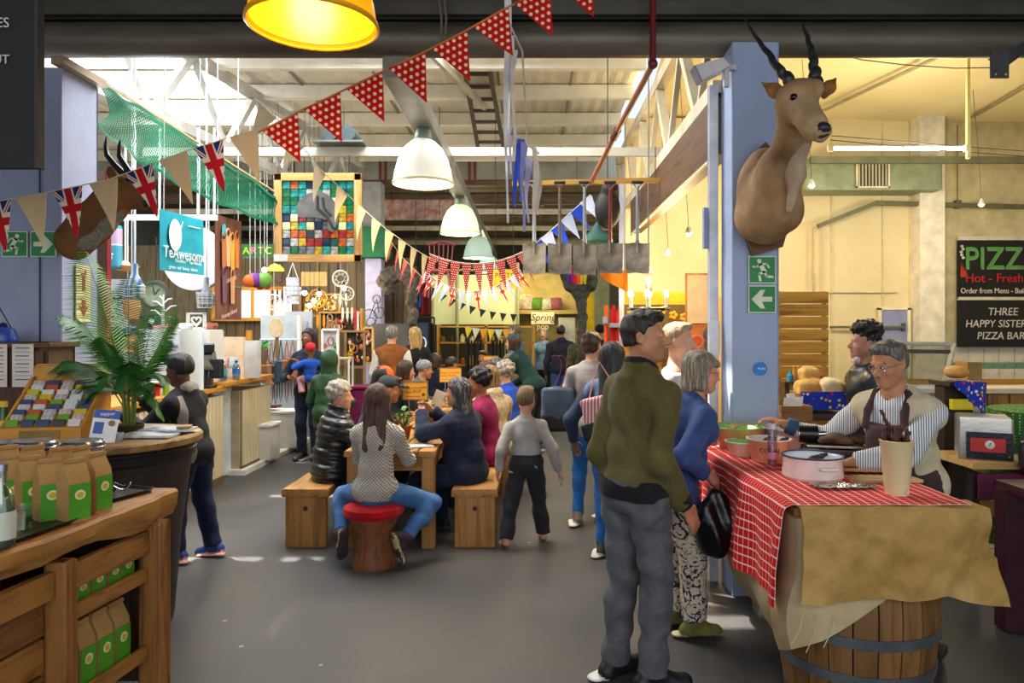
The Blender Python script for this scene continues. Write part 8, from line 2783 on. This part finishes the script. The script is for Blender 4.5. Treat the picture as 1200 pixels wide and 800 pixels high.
b.build('crystal_stem', glassy('fff0cc', .85, .3), ch)
MB().tube([(0, 0, .42), (0, 0, 4.79 - ch.location.z)], .008, 6).build('chain', mat('8a8a84', .4, .4), ch)
light('POINT', 'candle_glow', Vector(ch.location) + Vector((0, 0, .3)), 26, (1, .68, .32), shadow_soft_size=.15)
# red umbrellas
t = thing('parasols', 'tall folded red and orange parasols bundled beside the steel pole', 'parasol', ((720 - CX) / F * 8.4, 8.4, 0))
rr = random.Random(6)
for k, (dx, c) in enumerate(((-.09, 'd8501c'), (-.04, 'b51f1a'), (.0, '9c1a1a'), (.03, 'c42a22'), (.07, 'a81c1c'))):
 MB().tube([(dx, 0, .1), (dx + .01, .02, 1.1), (dx - .01 + .02 * (k % 2), 0, 1.95 - .05 * (k % 2))], [.02, .035, .02], 8).build('folded_cloth', cloth(c), t)
 MB().tube([(dx, 0, 0), (dx, 0, .12)], .012, 6).build('pole', STEELB, t)
MB().box((-.11, -.03, 1.78), (.05, .05, .08)).build('cord_box', mat('8a97a8', .5), t)
MB().box((.0, -.03, 1.72), (.12, .05, .05)).build('clamp', mat('9aa0a8', .5), t)
# hanging tags and rack behind
# ---------------------------------------------------------------- far stalls
cv = thing('canvas_backdrop', 'pale lit canvas backdrop with a pole across the far stall', 'canvas', (-1.1, 15.0, 0))
z0, z1 = at(560, 380, 15).z, at(560, 322, 15).z
x0, x1 = at(507, 0, 15).x, at(607, 0, 15).x
MB().sheet(lambda u, v: (x0 + (x1 - x0) * u + 1.1, .03 * math.sin(u * 9), z0 + (z1 - z0) * v), 16, 4, .01).build('canvas', mat('d6d9a4', .8, h2='c2c48a', scale=1), cv)
for x in (x0, at(536, 0, 15).x, x1):
 MB().tube([(x + 1.1, -.03, 0), (x + 1.1, -.03, z1 + .25)], .03, 8).build('pole', mat('9a9468', .5), cv)
MB().tube([(x0 + 1.1, -.03, z1 + .1), (x1 + 1.1, -.03, z1 + .1)], .025, 8).build('cross_pole', mat('8a8a5a', .5), cv)
light('POINT', 'stall_glow', (-1.2, 13.9, 2.9), 42, (.98, 1, .74), shadow_soft_size=.3)  # stall glows: unseen lights added without fixtures of their own
light('POINT', 'stall_glow_cushions', (.2, 14.3, 2.5), 34, (1, .86, .5), shadow_soft_size=.2)
light('POINT', 'stall_glow_trinkets', (-4.2, 10.6, 2.4), 38, (1, .84, .55), shadow_soft_size=.25)
light('POINT', 'stall_glow_gifts', (-2.9, 11.2, 2.2), 26, (1, .84, .55), shadow_soft_size=.2)
# cushion shelf
sh = thing('cushion_shelf', 'yellow lit shelf unit carrying cushions at the far end', 'shelf', (.35, 15.3, 0))
xa, xb = at(590, 0, 15.3).x - .35, at(682, 0, 15.3).x - .35
zs_ = at(0, 363, 15.3).z
MB().box(((xa + xb) / 2, .25, zs_ + .35), (xb - xa, .04, .9)).build('back', mat('c9ad62', .7), sh)
MB().box(((xa + xb) / 2, 0, zs_ - .05), (xb - xa, .5, .08)).build('board', mat('a58a44', .6), sh)
MB().box(((xa + xb) / 2, .2, (zs_ - .1) / 2), (xb - xa, .04, zs_ - .1)).build('lower_back', mat('8d7a44', .7), sh)
for px, w_, c, c2, a, lab in ((615, 18, 'a8bf7c', 'b5788a', 4, 'green and pink patterned cushion, leftmost on the far shelf'), (630, 14, '5a7a24', '4a6a1c', -8, 'plain green cushion, second on the far shelf'), (641, 13, '8a8a6a', 'c0b8a0', -14, 'grey patterned cushion, third on the far shelf'), (652, 14, '8a4a52', '7a3e46', -8, 'dusty rose cushion, rightmost on the far shelf')):
 y = 15.15
 s = w_ / F * y / 2
 b = SDF(.02)
 b.ell((0, 0, s), (s * 1.05, .09, s * 1.05))
 b.box((0, 0, s), (s * .86, .015, s * .86), rnd=.02)
 o = b.build('cushion', cloth(c, h2=c2, fscale=16), .022)
 o.location = ((px - CX) / F * y, y, zs_ - .008)
 o.rotation_euler = (rad(-8), rad(a * .3), 0)
 tag(o, lab, 'cushion', 'cushions on the far shelf')
t = thing('shop_sign', 'cream sign with brush lettering Spring under the cushions', 'sign', at(636, 379, 14.6))
W = 27 / F * 14.6
MB().box((0, 0, .11), (W, .02, .24)).build('panel', mat('e0cfa0', .6), t)
text('Spring', (0, -.012, .12), .2, mat('3a2c20', .6, bump=0), t, shear=.3, ext=.002)
text('pop', (0, -.012, -.06), .16, mat('e6d8ac', .6, bump=0), t, ext=.006)
MB().tube([(-.2, .02, -2.0 + .2), (-.2, .02, 0)], .012, 6).build('post', mat('8d7a44', .6), t)
t = thing('poster', 'yellow hanging poster with a red arrow and letters PINTS', 'poster', at(591, 338, 9.9))
W, H_ = 29 / F * 9.9, 22 / F * 9.9
MB().box((0, 0, H_ / 2), (W, .01, H_)).build('panel', mat('e6b52c', .6), t)
text('PINTS', (0, -.008, H_ * .68), .10, mat('4a3a1a', .6, bump=0), t, ext=.001)
MB().slab([(-.06, -.007, H_ * .35), (.05, -.007, H_ * .35), (.05, -.007, H_ * .28), (.1, -.007, H_ * .4), (.05, -.007, H_ * .5), (.05, -.007, H_ * .43), (-.06, -.007, H_ * .43)], (0, -1, 0), .002).build('arrow', mat('b5301c', .6, bump=0), t)
for x in (-.12, .12):
 MB().tube([(x, 0, H_), (x, 0, 4.79 - t.location.z)], .004, 5).build('cord', IRON, t)
# hung chair
t = thing('hanging_chair', 'dusky red spindle back chair hung under the roof', 'chair', at(515, 318, 10.2))
RC_ = mat('8a3a42', .5)
MB().box((0, 0, .0), (.36, .34, .03), bev=.01).build('seat', RC_, t)
for k in range(6):
 MB().tube([(-.14 + k * .056, .15, .0), (-.17 + k * .068, .2, .42)], .009, 6).build('spindle', RC_, t)
MB().tube([(-.2, .2, .40), (0, .21, .44), (.2, .2, .40)], .022, 8).build('top_rail', RC_, t)
for sx in (-1, 1):
 for sy in (-1, 1):
  MB().tube([(sx * .13, sy * .13, 0), (sx * .18, sy * .17, -.36)], .014, 6).build('leg', RC_, t)
MB().tube([(0, 0, .0), (0, 0, 4.79 - t.location.z)], .005, 5).build('cord', IRON, t)
# root arch
s_ = SDF(.06)
y = 11.4
A_ = lambda px, py: np.array(at(px, py, y))
s_.chain([A_(449, 332), A_(455, 324), A_(468, 320), A_(480, 323), A_(484, 336), A_(482, 352), A_(484, 366), A_(483, 376)], [.10, .12, .14, .14, .11, .08, .06, .09])
s_.chain([A_(452, 333), A_(456, 340), A_(462, 337)], [.08, .07, .03])
o = s_.build('root_arch', mat('6d6457', .95, h2='3a342c', scale=14, bump=1.2, bscale=22), .022, None, lambda x, y_, z: .02 * np.sin(28 * x + 9 * z) * np.sin(24 * z + 11 * y_) + .012 * np.sin(60 * x) * np.sin(55 * z))
tag(o, 'gnarled grey brown root arch standing on a dark stall right of the pale pillar', 'sculpture')
s_ = SDF(.05)
y = 12.0
s_.chain([A_(660, 318) * [1, 0, 1] + [0, y, 0], A_(668, 334) * [1, 0, 1] + [0, y, 0], A_(680, 345) * [1, 0, 1] + [0, y, 0], A_(683, 372) * [1, 0, 1] + [0, y, 0]], [.08, .1, .11, .07])
s_.chain([A_(680, 343) * [1, 0, 1] + [0, y, 0], A_(692, 334) * [1, 0, 1] + [0, y, 0], A_(696, 318) * [1, 0, 1] + [0, y, 0]], [.1, .1, .07])
s_.chain([A_(682, 372) * [1, 0, 1] + [0, y, 0], A_(682, 500) * [1, 0, 1] + [0, y, 0]], [.07, .09])
o = s_.build('bark_branch', mat('56544c', .95, h2='2c2c28', scale=16, bump=1.2, bscale=24), .022, None, lambda x, y_, z: .014 * np.sin(30 * x + 9 * z) * np.sin(26 * z))
tag(o, 'forked mossy branch standing under the hanging spades', 'branch')
t = thing('wool_skeins', 'row of purple, red and yellow wool skeins hanging under the second spade', 'skeins', at(676, 318, 11.6))
for k, c in enumerate(('5a1f8a', '8a1f6a', 'c4243a', 'e0541c', 'e0a81c', 'b5b52c')):
 MB().tube([(-.12 + k * .05, 0, .05), (-.13 + k * .05, -.02, -.12), (-.12 + k * .05, 0, -.2)], [.03, .032, .018], 8).build('skein', cloth(c), t)
MB().tube([(-.17, 0, .08), (.17, 0, .08)], .01, 6).build('rod', HON(0), t)
MB().tube([(0, 0, .08), (0, 0, 4.79 - t.location.z)], .004, 5).build('cord', IRON, t)
# dark stall with counter, banners right of the pillar
t = thing('dark_stall', 'grey black stall panel behind the couple at the trinket stall', 'panel', at(470, 470, 11.7))
t.location.z = 0
W = 60 / F * 11.7
MB().box((-.05, 0, .88), (W, .06, 1.76)).build('panel', mat('4f4c4c', .7), t)
MB().box((.36, -.04, .98), (.16, .02, 1.6)).build('blue_banner', mat('1f3450', .7), t)
MB().tube([(.36 + .05 * math.cos(a), -.055, 1.45 + .09 * math.sin(a)) for a in np.linspace(-1.6, 1.6, 9)], .012, 6).build('ring_print', WH, t)
for px, y, c, w_, zt, zb, lab, nm in ((498, 11.8, '5a1218', 14, 318, 368, 'wine red cloth hanging beside the far black pennants', 'cloth'), (488, 11.5, '1f5aa8', 10, 334, 360, 'blue cloth hanging below the red pennants', 'cloth'), (487, 11.45, '5a2468', 9, 322, 336, 'purple cloth hanging above the blue cloth', 'cloth')):
 a, c2 = at(px, zt, y), at(px, zb, y)
 W = w_ / F * y
 o = MB().sheet(lambda u, v: (a.x + (u - .5) * W, y + .03 * math.sin(u * 12), a.z + (c2.z - a.z) * v), 10, 3, .01).build('hanging_cloth', cloth(c))
 MB().tube([(0, 0, a.z - c2.z), (0, 0, 4.79 - c2.z)], .004, 4).build('cord', IRON, o)
 tag(o, lab, 'cloth')
# far clothing racks, stalls
BLKS = [(496, 13.2, 26, 372, '211f1c', 'rack of dark coats in front of the pale canvas, left end'), (556, 14.4, 18, 392, '38301f', 'rack of dark bottles and jars in the far stall'), (586, 14.4, 20, 392, '2c2418', 'dark goods stacked in the far stall under the small pennants')]
for px, y, w_, top, c, lab in BLKS:
 W = w_ / F * y
 t = thing('goods_rack', lab, 'rack', ((px - CX) / F * y, y, 0))
 zt = at(0, top, y).z
 for k in range(5):
  b = SDF(.03)
  x = -W / 2 + W * (k + .5) / 5
  b.cone((x, 0, zt - .12), (x, 0, .45), W / 12, W / 9, fl=((0, 1, 0), .7))
  b.build('garment', cloth(c if k % 2 else '15151a'), .028, t)
 MB().tube([(-W / 2, 0, zt), (W / 2, 0, zt)], .015, 6).build('rail', IRON, t)
 for sx in (-1, 1):
  MB().tube([(sx * W / 2, 0, 0), (sx * W / 2, 0, zt)], .015, 6).build('upright', IRON, t)
st2 = thing('far_stall', 'shelved stall lit yellow in the far middle of the hall', 'stall', (-.9, 14.6, 0))
for k, z in enumerate((.5, .95, 1.4, 1.72)):
 MB().box((0, 0, z), (1.9, .3, .03)).build('shelf', HON(0), st2)
for x in (-.95, 0, .95):
 MB().box((x, 0, .88), (.05, .3, 1.76)).build('upright', HON(2), st2)
rr = random.Random(9)
for k in range(26):
 z = (.515, .965, 1.415)[k % 3]
 c = rr.choice(['c9a02c', 'b5501c', '3a2c1c', 'd8c88a', '5a6a3a', '8a2c1c', 'e0c84a', '6a4a2c'])
 x = -.88 + (k // 3) * .2 + rr.uniform(-.02, .02)
 h = rr.uniform(.12, .22)
 solo(MB().lathe([(.05, 0), (.055, h * .6), (.025, h * .85), (.025, h), (0, h)], (-.9 + x, 14.55, z), 10), 'jar', ('small %s jar on the ' + ('lower', 'middle', 'upper')[k % 3] + ' far shelf, ' + ('left end', 'left', 'middle', 'right', 'right end')[(k // 3) // 2]) % {'c9a02c': 'golden', 'b5501c': 'rust', '3a2c1c': 'dark brown', 'd8c88a': 'cream', '5a6a3a': 'olive', '8a2c1c': 'red', 'e0c84a': 'yellow', '6a4a2c': 'brown'}[c], 'jar', mat(c, .4), 'jars on the far yellow lit shelves')
for px, c, zt, lab in ((664, 'd8cfb0', 372, 'cream dress on a stand under the wool skeins'), (692, 'd8b01c', 342, 'yellow upright banner behind the forked branch')):
 y = 13.8
 a = at(px, zt, y)
 b = MB()
 b.box((a.x, y, a.z / 2), (.32 if px < 690 else .14, .04, a.z), bev=.01)
 solo(b, 'dress_form' if px < 690 else 'tall_banner', lab, 'dress' if px < 690 else 'banner', cloth(c))
o = solo(MB().box((at(700, 0, 14.5).x, 14.6, 1.7), (.5, .06, 3.4)), 'stall_partition', 'grey green partition behind the person in the black beanie', 'partition', mat('7a7a58', .7))
# trinket stalls left of the pale pillar
y = 11.6
bk = thing('trinket_screen', 'brown slatted display wall hung with dream catchers', 'wall', (at(345, 0, y).x, y + .9, 0))
for i in range(22):
 MB().box((-1.7 + i * .16, 0, 1.45), (.152, .03, 2.9), bev=.004).build('slat', wood('56462c', '382c1a', 2) if i % 3 else wood('66522f', '42331c', 2), bk)
WN = thing('window_1', '', '')
del WN['label'], WN['category']
WN['kind'] = 'structure'
WN.name = 'window_2'
WN.location = (at(296, 0, 12.0).x, 12.42, 0)
a, c = at(250, 340, 12.4), at(342, 372, 12.4)
for k in range(4):
 w0 = (c.x - a.x) / 4
 MB().box((a.x + w0 * (k + .5) - WN.location.x, 0, (a.z + c.z) / 2), (w0 - .03, .02, a.z - c.z)).build('pane', emis('fffbe8', .55), WN)
 MB().box((a.x + w0 * k - WN.location.x, -.02, (a.z + c.z) / 2), (.05, .05, a.z - c.z + .1)).build('mullion', HON(2), WN)
MB().box(((a.x + c.x) / 2 - WN.location.x, -.02, a.z + .03), (c.x - a.x, .06, .06)).build('window_frame', HON(0), WN)
MB().box(((a.x + c.x) / 2 - WN.location.x, -.02, c.z - .03), (c.x - a.x, .06, .06)).build('window_frame', HON(0), WN)
t = thing('shop_sign', 'green board with coloured letters ART at the left shop', 'sign', at(297, 302, 9.6))
W = 56 / F * 9.6
MB().box((0, 0, .09), (W, .02, .18)).build('panel', mat('2d5f2c', .6), t)
for i, (ch_, c) in enumerate((('&', 'd8dcd8'), ('A', 'b5d81c'), ('R', 'e6788a'), ('T', 'e0a83a'), ('C', 'd8d81c'))):
 text(ch_, (-W * .30 + i * W * .155, -.014, .09), .13, mat(c, .5, bump=0), t, ext=.006)
for x in (-.25, .25):
 MB().tube([(x, 0, .18), (x, 0, 4.79 - t.location.z)], .005, 5).build('cord', IRON, t)
def dream(label, px, py, r, y, c, feathers=True):
 t = thing('dream_catcher', label, 'dreamcatcher', at(px, py, y), 0, 'dream catchers in the trinket stall')
 MB().tube([(r * math.cos(a), 0, r * math.sin(a)) for a in np.linspace(0, 6.28, 25)[:-1]], .012, 6, closed=True).build('hoop', mat(c, .6), t)
 b = MB()
 for k in range(8):
  a0, a1 = k * .785, k * .785 + 2.2
  b.tube([(r * math.cos(a0), 0, r * math.sin(a0)), (r * math.cos(a1), 0, r * math.sin(a1))], .003, 3)
 b.build('web', mat(c, .7), t, kind='stuff')
 if feathers:
  for k, x in enumerate((-.7, 0, .7)):
   f = MB().slab([(r * x - .015, 0, -r * .9 - .12), (r * x + .015, 0, -r * .9 - .12), (r * x + .02, 0, -r * .9 - .26), (r * x, 0, -r * .9 - .34), (r * x - .02, 0, -r * .9 - .26)], (0, 1, 0), .006)
   f.tube([(r * x, 0, -r * .75), (r * x, 0, -r * .9 - .12)], .003, 4)
   f.build('feather', mat(c, .8), t)
 MB().tube([(0, 0, r), (0, 0, 4.79 - t.location.z)], .003, 4).build('cord', mat(c, .7), t)
dream('dark brown dream catcher left of the white shell lamp', 325, 323, .10, 10.6, '4a2c20')
dream('white ring dream catcher low before the bright window', 321, 354, .11, 10.4, 'd8d0c0', False)
dream('white dream catcher, upper of two left of the pale pillar', 399, 326, .12, 11, 'd6cfc2')
dream('white dream catcher, lower of two left of the pale pillar', 407, 344, .10, 10.9, 'cfc6b8')
dream('orange lit dream catcher above the jewellery stands', 372, 350, .14, 11, 'd8941c')
dream('small brown dream catcher left of the jewellery stands', 389, 357, .09, 11, '8a6a48')
t = thing('shell_lamp', 'white tiered capiz shell lamp hanging before the trinket stall', 'lamp', at(343, 357, 9.6))
SHM = mat('dfe3ea', .4, h2='b9c0cc', scale=30)
for k, (z, r) in enumerate(((.0, .075), (.12, .105), (.24, .075))):
 b = MB()
 for q in range(14):
  for zz in range(2):
   a = q * .449
   b.box((r * math.cos(a), r * math.sin(a), z + .035 + zz * .058), (.04, .006, .05), rot=(0, 0, a + 1.57))
 b.build('shell_ring', SHM, t, kind='stuff')
for sx in (-1, 1):
 MB().tube([(sx * .07, 0, .35), (0, 0, .55)], .005, 5).build('cord', WH, t)
MB().tube([(0, 0, .55), (0, 0, 4.79 - t.location.z)], .003, 4).build('cord', WH, t)
t = thing('tan_board', 'plain tan board hanging above the jewellery stands', 'board', at(368, 335, 10.8))
MB().box((0, 0, .105), (.38, .015, .21)).build('panel', mat('bd9a5e', .7), t)
for x in (-.15, .15):
 MB().tube([(x, 0, .21), (x, 0, 4.79 - t.location.z)], .004, 5).build('cord', IRON, t)
for i, (px, py, y) in enumerate(((357, 343, 10.2), (374, 344, 10.2), (368, 352, 10.2), (363, 358, 10.2), (403, 337, 10.2), (310, 316, 9.8), (326, 313, 9.6))):
 p = at(px, py, y)
 t = thing('bulb', 'bare lit bulb hanging in the trinket stall, %s' % ('first from left of the cluster', 'upper right of the cluster', 'middle of the cluster', 'lowest of the cluster', 'between the white dream catchers', 'beside the balloons', 'under the green shade')[i], 'lamp', p, 0, 'bare bulbs in the trinket stall')
 MB().ball((0, 0, 0), .035).build('glass', emis('fff0c8', 18), t)
 MB().lathe([(.018, .03), (.02, .07), (0, .075)], n=10).build('socket', IRON, t)
 MB().tube([(0, 0, .07), (0, 0, 4.79 - p.z)], .003, 4).build('wire', IRON, t)
t = thing('dome_lamp', 'yellow green dome shade hanging beside the balloons', 'lamp', at(323, 317, 9.6))
MB().lathe([(.11, 0), (.105, .03), (.06, .075), (.02, .09), (0, .095)], n=20).build('shade', mat('c4d84a', .4, emit=.4), t)
MB().tube([(0, 0, .09), (0, 0, 4.79 - t.location.z)], .003, 4).build('cord', IRON, t)
for i, (px, py, r, c, lab) in enumerate(((293, 329, .085, 'd8641c', 'orange paper ball beside the brown banner'), (299, 328, .095, '6d2f8a', 'purple paper ball in front of the orange one'), (310, 328, .10, '6a9a3a', 'green paper ball right of the purple one'), (305, 334, .06, 'c4302a', 'small red paper ball below the purple and green ones'), (313, 334, .055, 'd8506a', 'small pink paper ball right of the green one'))):
 o = solo(MB().ball(at(px, py, 9.2 + .04 * i), r, n=16, k=12), 'paper_ball', lab, 'ball', mat(c, .6))
 MB().tube([(0, 0, r * 1.9), (0, 0, 4.79 - o.location.z)], .003, 4).build('thread', WH, o)
# white door panel, plants, discs
t = thing('white_door', 'plain white panelled door standing behind the handbag wall', 'door', (at(349, 0, 10.9).x, 10.95, 0))
MB().box((0, 0, .97), (.41, .04, 1.94), bev=.004).build('leaf', mat('9ba2b0', .5, var=.06), t)
for z in (.55, 1.45):
 MB().box((0, -.022, z), (.27, .008, .7), bev=.003).build('panel', mat('9299a8', .5), t)
MB().bar((.08, -.045, 1.3), (.08, -.045, 1.6), .02, .02).build('handle', STEELB, t)
for i, (px, s, seed, lab) in enumerate(((282, 1.9, 21, 'spiky green plant behind the counter, left one'), (305, 1.7, 22, 'bushy bright green plant behind the counter beside the cream disc'))):
 t = thing('potted_plant', lab, 'plant', ((px - CX) / F * 9.3, 9.3, 1.42))
 MB().lathe([(.08, -.2), (.1, 0), (.09, 0), (0, -.02)], n=14).build('pot', mat('6d5a48', .7), t)
 rr = random.Random(seed)
 for k in range(16):
  a = rr.uniform(0, 6.28)
  l_ = rr.uniform(.12, .2) * s / 1.6
  d = Vector((math.cos(a), math.sin(a) * .6, rr.uniform(.3, 1.2))).normalized()
  q = d.orthogonal().normalized() * .016
  MB().add([Vector((0, 0, -.01)), d * l_ * .5 + q, d * l_ + Vector((0, 0, -.04)), d * l_ * .5 - q, d * l_ * .5 + Vector((0, 0, -.004))], [(0, 1, 2, 3), (3, 2, 4), (0, 3, 4), (4, 2, 1), (0, 4, 1)]).build('leaf', mat('4f9a3c', .5, h2='2f7a2c', scale=9), t, smooth=0)
 MB().box((0, 0, -.21), (.3, .2, .02)).build('shelf', HON(0), t)
o = solo(MB().lathe([(0, 0), (.12, 0), (.125, .01), (.12, .02), (0, .02)], at(324, 384, 9.5), 28, rot=(rad(90), 0, 0), sx=.8), 'woven_disc', 'oval cream woven disc right of the plants behind the counter', 'disc', mat('d8c4a0', .8, h2='c2a87c', scale=20))
MB().box((0, .03, -.1), (.04, .02, .35)).build('stand', OAK(2), o)
# jewellery stands
def stand_case(label, px0, px1, py0, py1, y, frame, fill, nitems, seed, cols):
 a, c = at(px0, py0, y), at(px1, py1, y)
 t = thing('trinket_stand', label, 'stand', ((a.x + c.x) / 2, y, 0))
 W, z0, z1 = c.x - a.x, c.z, a.z
 MB().box((0, .04, (z0 + z1) / 2), (W, .02, z1 - z0)).build('back', mat(fill, .7), t)
 for dx in (-W / 2, W / 2):
  MB().box((dx, 0, (z1) / 2), (.03, .04, z1)).build('upright', mat(frame, .5), t)
 for z in (z0, z1):
  MB().box((0, 0, z), (W, .06, .03)).build('rail', mat(frame, .5), t)
 rr = random.Random(seed)
 for k in range(nitems):
  x, z = rr.uniform(-W * .42, W * .42), rr.uniform(z0 + .05, z1 - .04)
  r_ = rr.uniform(.02, .045)
  b = MB()
  if k % 3 == 0:
   b.tube([(x + r_ * math.cos(q), .01, z + r_ * 1.4 * math.sin(q)) for q in np.linspace(0, 6.28, 11)[:-1]], .008, 5, closed=True)
  else:
   b.ball((x, .01, z), (r_ * .7, .02, r_), n=8, k=6)
  c = rr.choice(cols)
  o = b.build('trinket', mat(c, .5), None)
  o.location += Vector((t.location.x, y - .005, 0))
  tag(o, '%s %s at %s %s of the %s' % (CN.get(c, 'brown'), 'ring' if k % 3 == 0 else 'bead', 'upper' if z > (z0 + z1) / 2 else 'lower', 'left' if x < -W * .14 else 'right' if x > W * .14 else 'middle', label.split(' with')[0]), 'trinket', 'trinkets on the %s' % label.split(' with')[0])
 return t
CN = {'c9902c': 'golden', '8a2c24': 'dark red', 'd8c8a0': 'cream', '5a3a24': 'brown', 'b5642c': 'copper', 'e0b04a': 'yellow', '3a2c2c': 'black', 'a8827a': 'pinkish', 'b5202a': 'red', 'd8d8d8': 'white', '2c2c3a': 'navy', 'e0a83a': 'amber', 'c9862c': 'orange', 'f0d08a': 'pale yellow', '8a5a24': 'bronze', 'd8b06a': 'straw', 'b5302a': 'scarlet', '4a9a5a': 'green', 'd8b04a': 'gold'}
WARM = ['c9902c', '8a2c24', 'd8c8a0', '5a3a24', 'b5642c', 'e0b04a', '3a2c2c', 'a8827a']
stand_case('black board with beaded necklaces beside the man in the gilet', 405, 427, 388, 430, 10.0, '8a6a44', '1d1a1a', 22, 31, WARM)
stand_case('dark rack with trinkets left of the pale pillar', 375, 427, 366, 388, 11.2, 'a8844a', '2c221c', 26, 32, WARM + ['b5202a', 'd8d8d8', '2c2c3a'])
stand_case('brown rack with glittering charms under the bare bulbs', 352, 398, 345, 370, 11.5, '7a5a30', '5a3f22', 30, 33, ['e0a83a', 'c9862c', 'f0d08a', '8a5a24', 'd8b06a'])
stand_case('white rack with cards beside the woman carrying the baby', 378, 396, 386, 418, 9.8, 'e6e6e2', 'cfd0d0', 6, 34, ['b5302a', '4a9a5a', 'd8b04a'])
stand_case('narrow gold rack with charms left of the brown gilet', 427, 437, 384, 425, 10.6, 'c9a04a', '3a2c1c', 12, 35, WARM)
for i, (px, c, h, lab) in enumerate(((417, 'c92a3a', 24, 'book with red and white spine on the dark rack'), (420, 'd8d4cc', 22, 'pale book beside the red and white one'), (424, 'c98f3c', 26, 'tall orange book at the right of the rack'))):
 p = at(px, 388, 11.1)
 solo(MB().box((p.x, 11.12, p.z + h / F * 11.1 / 2 + .01), (.035, .12, h / F * 11.1), bev=.003), 'book', lab, 'book', mat(c, .5), 'books on the dark rack')
t = thing('magenta_table', 'low table draped in dark magenta cloth beside the gilet man', 'table', (at(423, 0, 9.6).x, 9.6, 0))
MB().box((0, 0, .45), (.32, .4, .9), bev=.02).build('cloth_skirt', cloth('6d1445', h2='4f0d32'), t)
MB().box((0, 0, .915), (.34, .42, .03), bev=.01).build('top', cloth('6d1445'), t)
t = thing('glass_case', 'small white framed glass case on the magenta table', 'case', (at(402, 0, 9.4).x, 9.4, 0))
for sx in (-1, 1):
 for sy in (-1, 1):
  MB().box((sx * .1, sy * .1, .65), (.02, .02, 1.3)).build('post', mat('dcdcd6', .5), t)
for z in (.9, 1.3):
 MB().box((0, 0, z), (.23, .23, .02)).build('shelf', mat('c9b98a', .5), t)
MB().box((0, -.1, 1.1), (.2, .004, .38)).build('glass', CLEAR, t)
b = MB()
rr = random.Random(77)
t = thing('wire_sculpture', 'looping black wire bicycle hanging on the pale pillar', 'sculpture', at(437, 372, 11.85))
for cx_, cz, r_ in ((-.06, 0, .12), (.10, .08, .08), (.06, .3, .06), (-.03, -.08, .07)):
 MB().tube([(cx_ + r_ * math.cos(a), 0, cz + r_ * 1.1 * math.sin(a)) for a in np.linspace(0, 6.28, 19)[:-1]], .008, 5, closed=True).build('loop', IRON, t)
MB().tube([(-.06, 0, .0), (.02, 0, .2), (.06, 0, .3), (.10, 0, .08)], .008, 5).build('frame_wire', IRON, t)
# pale stall front boards under the far signs, brick-red mural
o = solo(MB().box(at(492, 234, 12.9), (1.25, .03, .36)), 'mural', 'pale panel with small red figures under the concrete beam', 'mural', mat('b9b0a4', .7, h2='a04a3c', scale=9, det=6))
o.location.z -= .18
for x in (-.5, .5):
 MB().tube([(x, 0, .36), (x, .05, .75)], .006, 5).build('cord', IRON, o)
t = thing('green_drums', 'pair of dark green grey drums lying on the tie beam', 'drum', Vector((-1.9, 7.17, 3.565)))
for dx in (-.09, .09):
 MB().tube([(dx, 0, .05), (dx, .3, .05)], .075, 14).build('drum', mat('39484a', .5), t)
MB().box((0, .15, -.04), (.5, .4, .02)).build('shelf', STEEL, t)
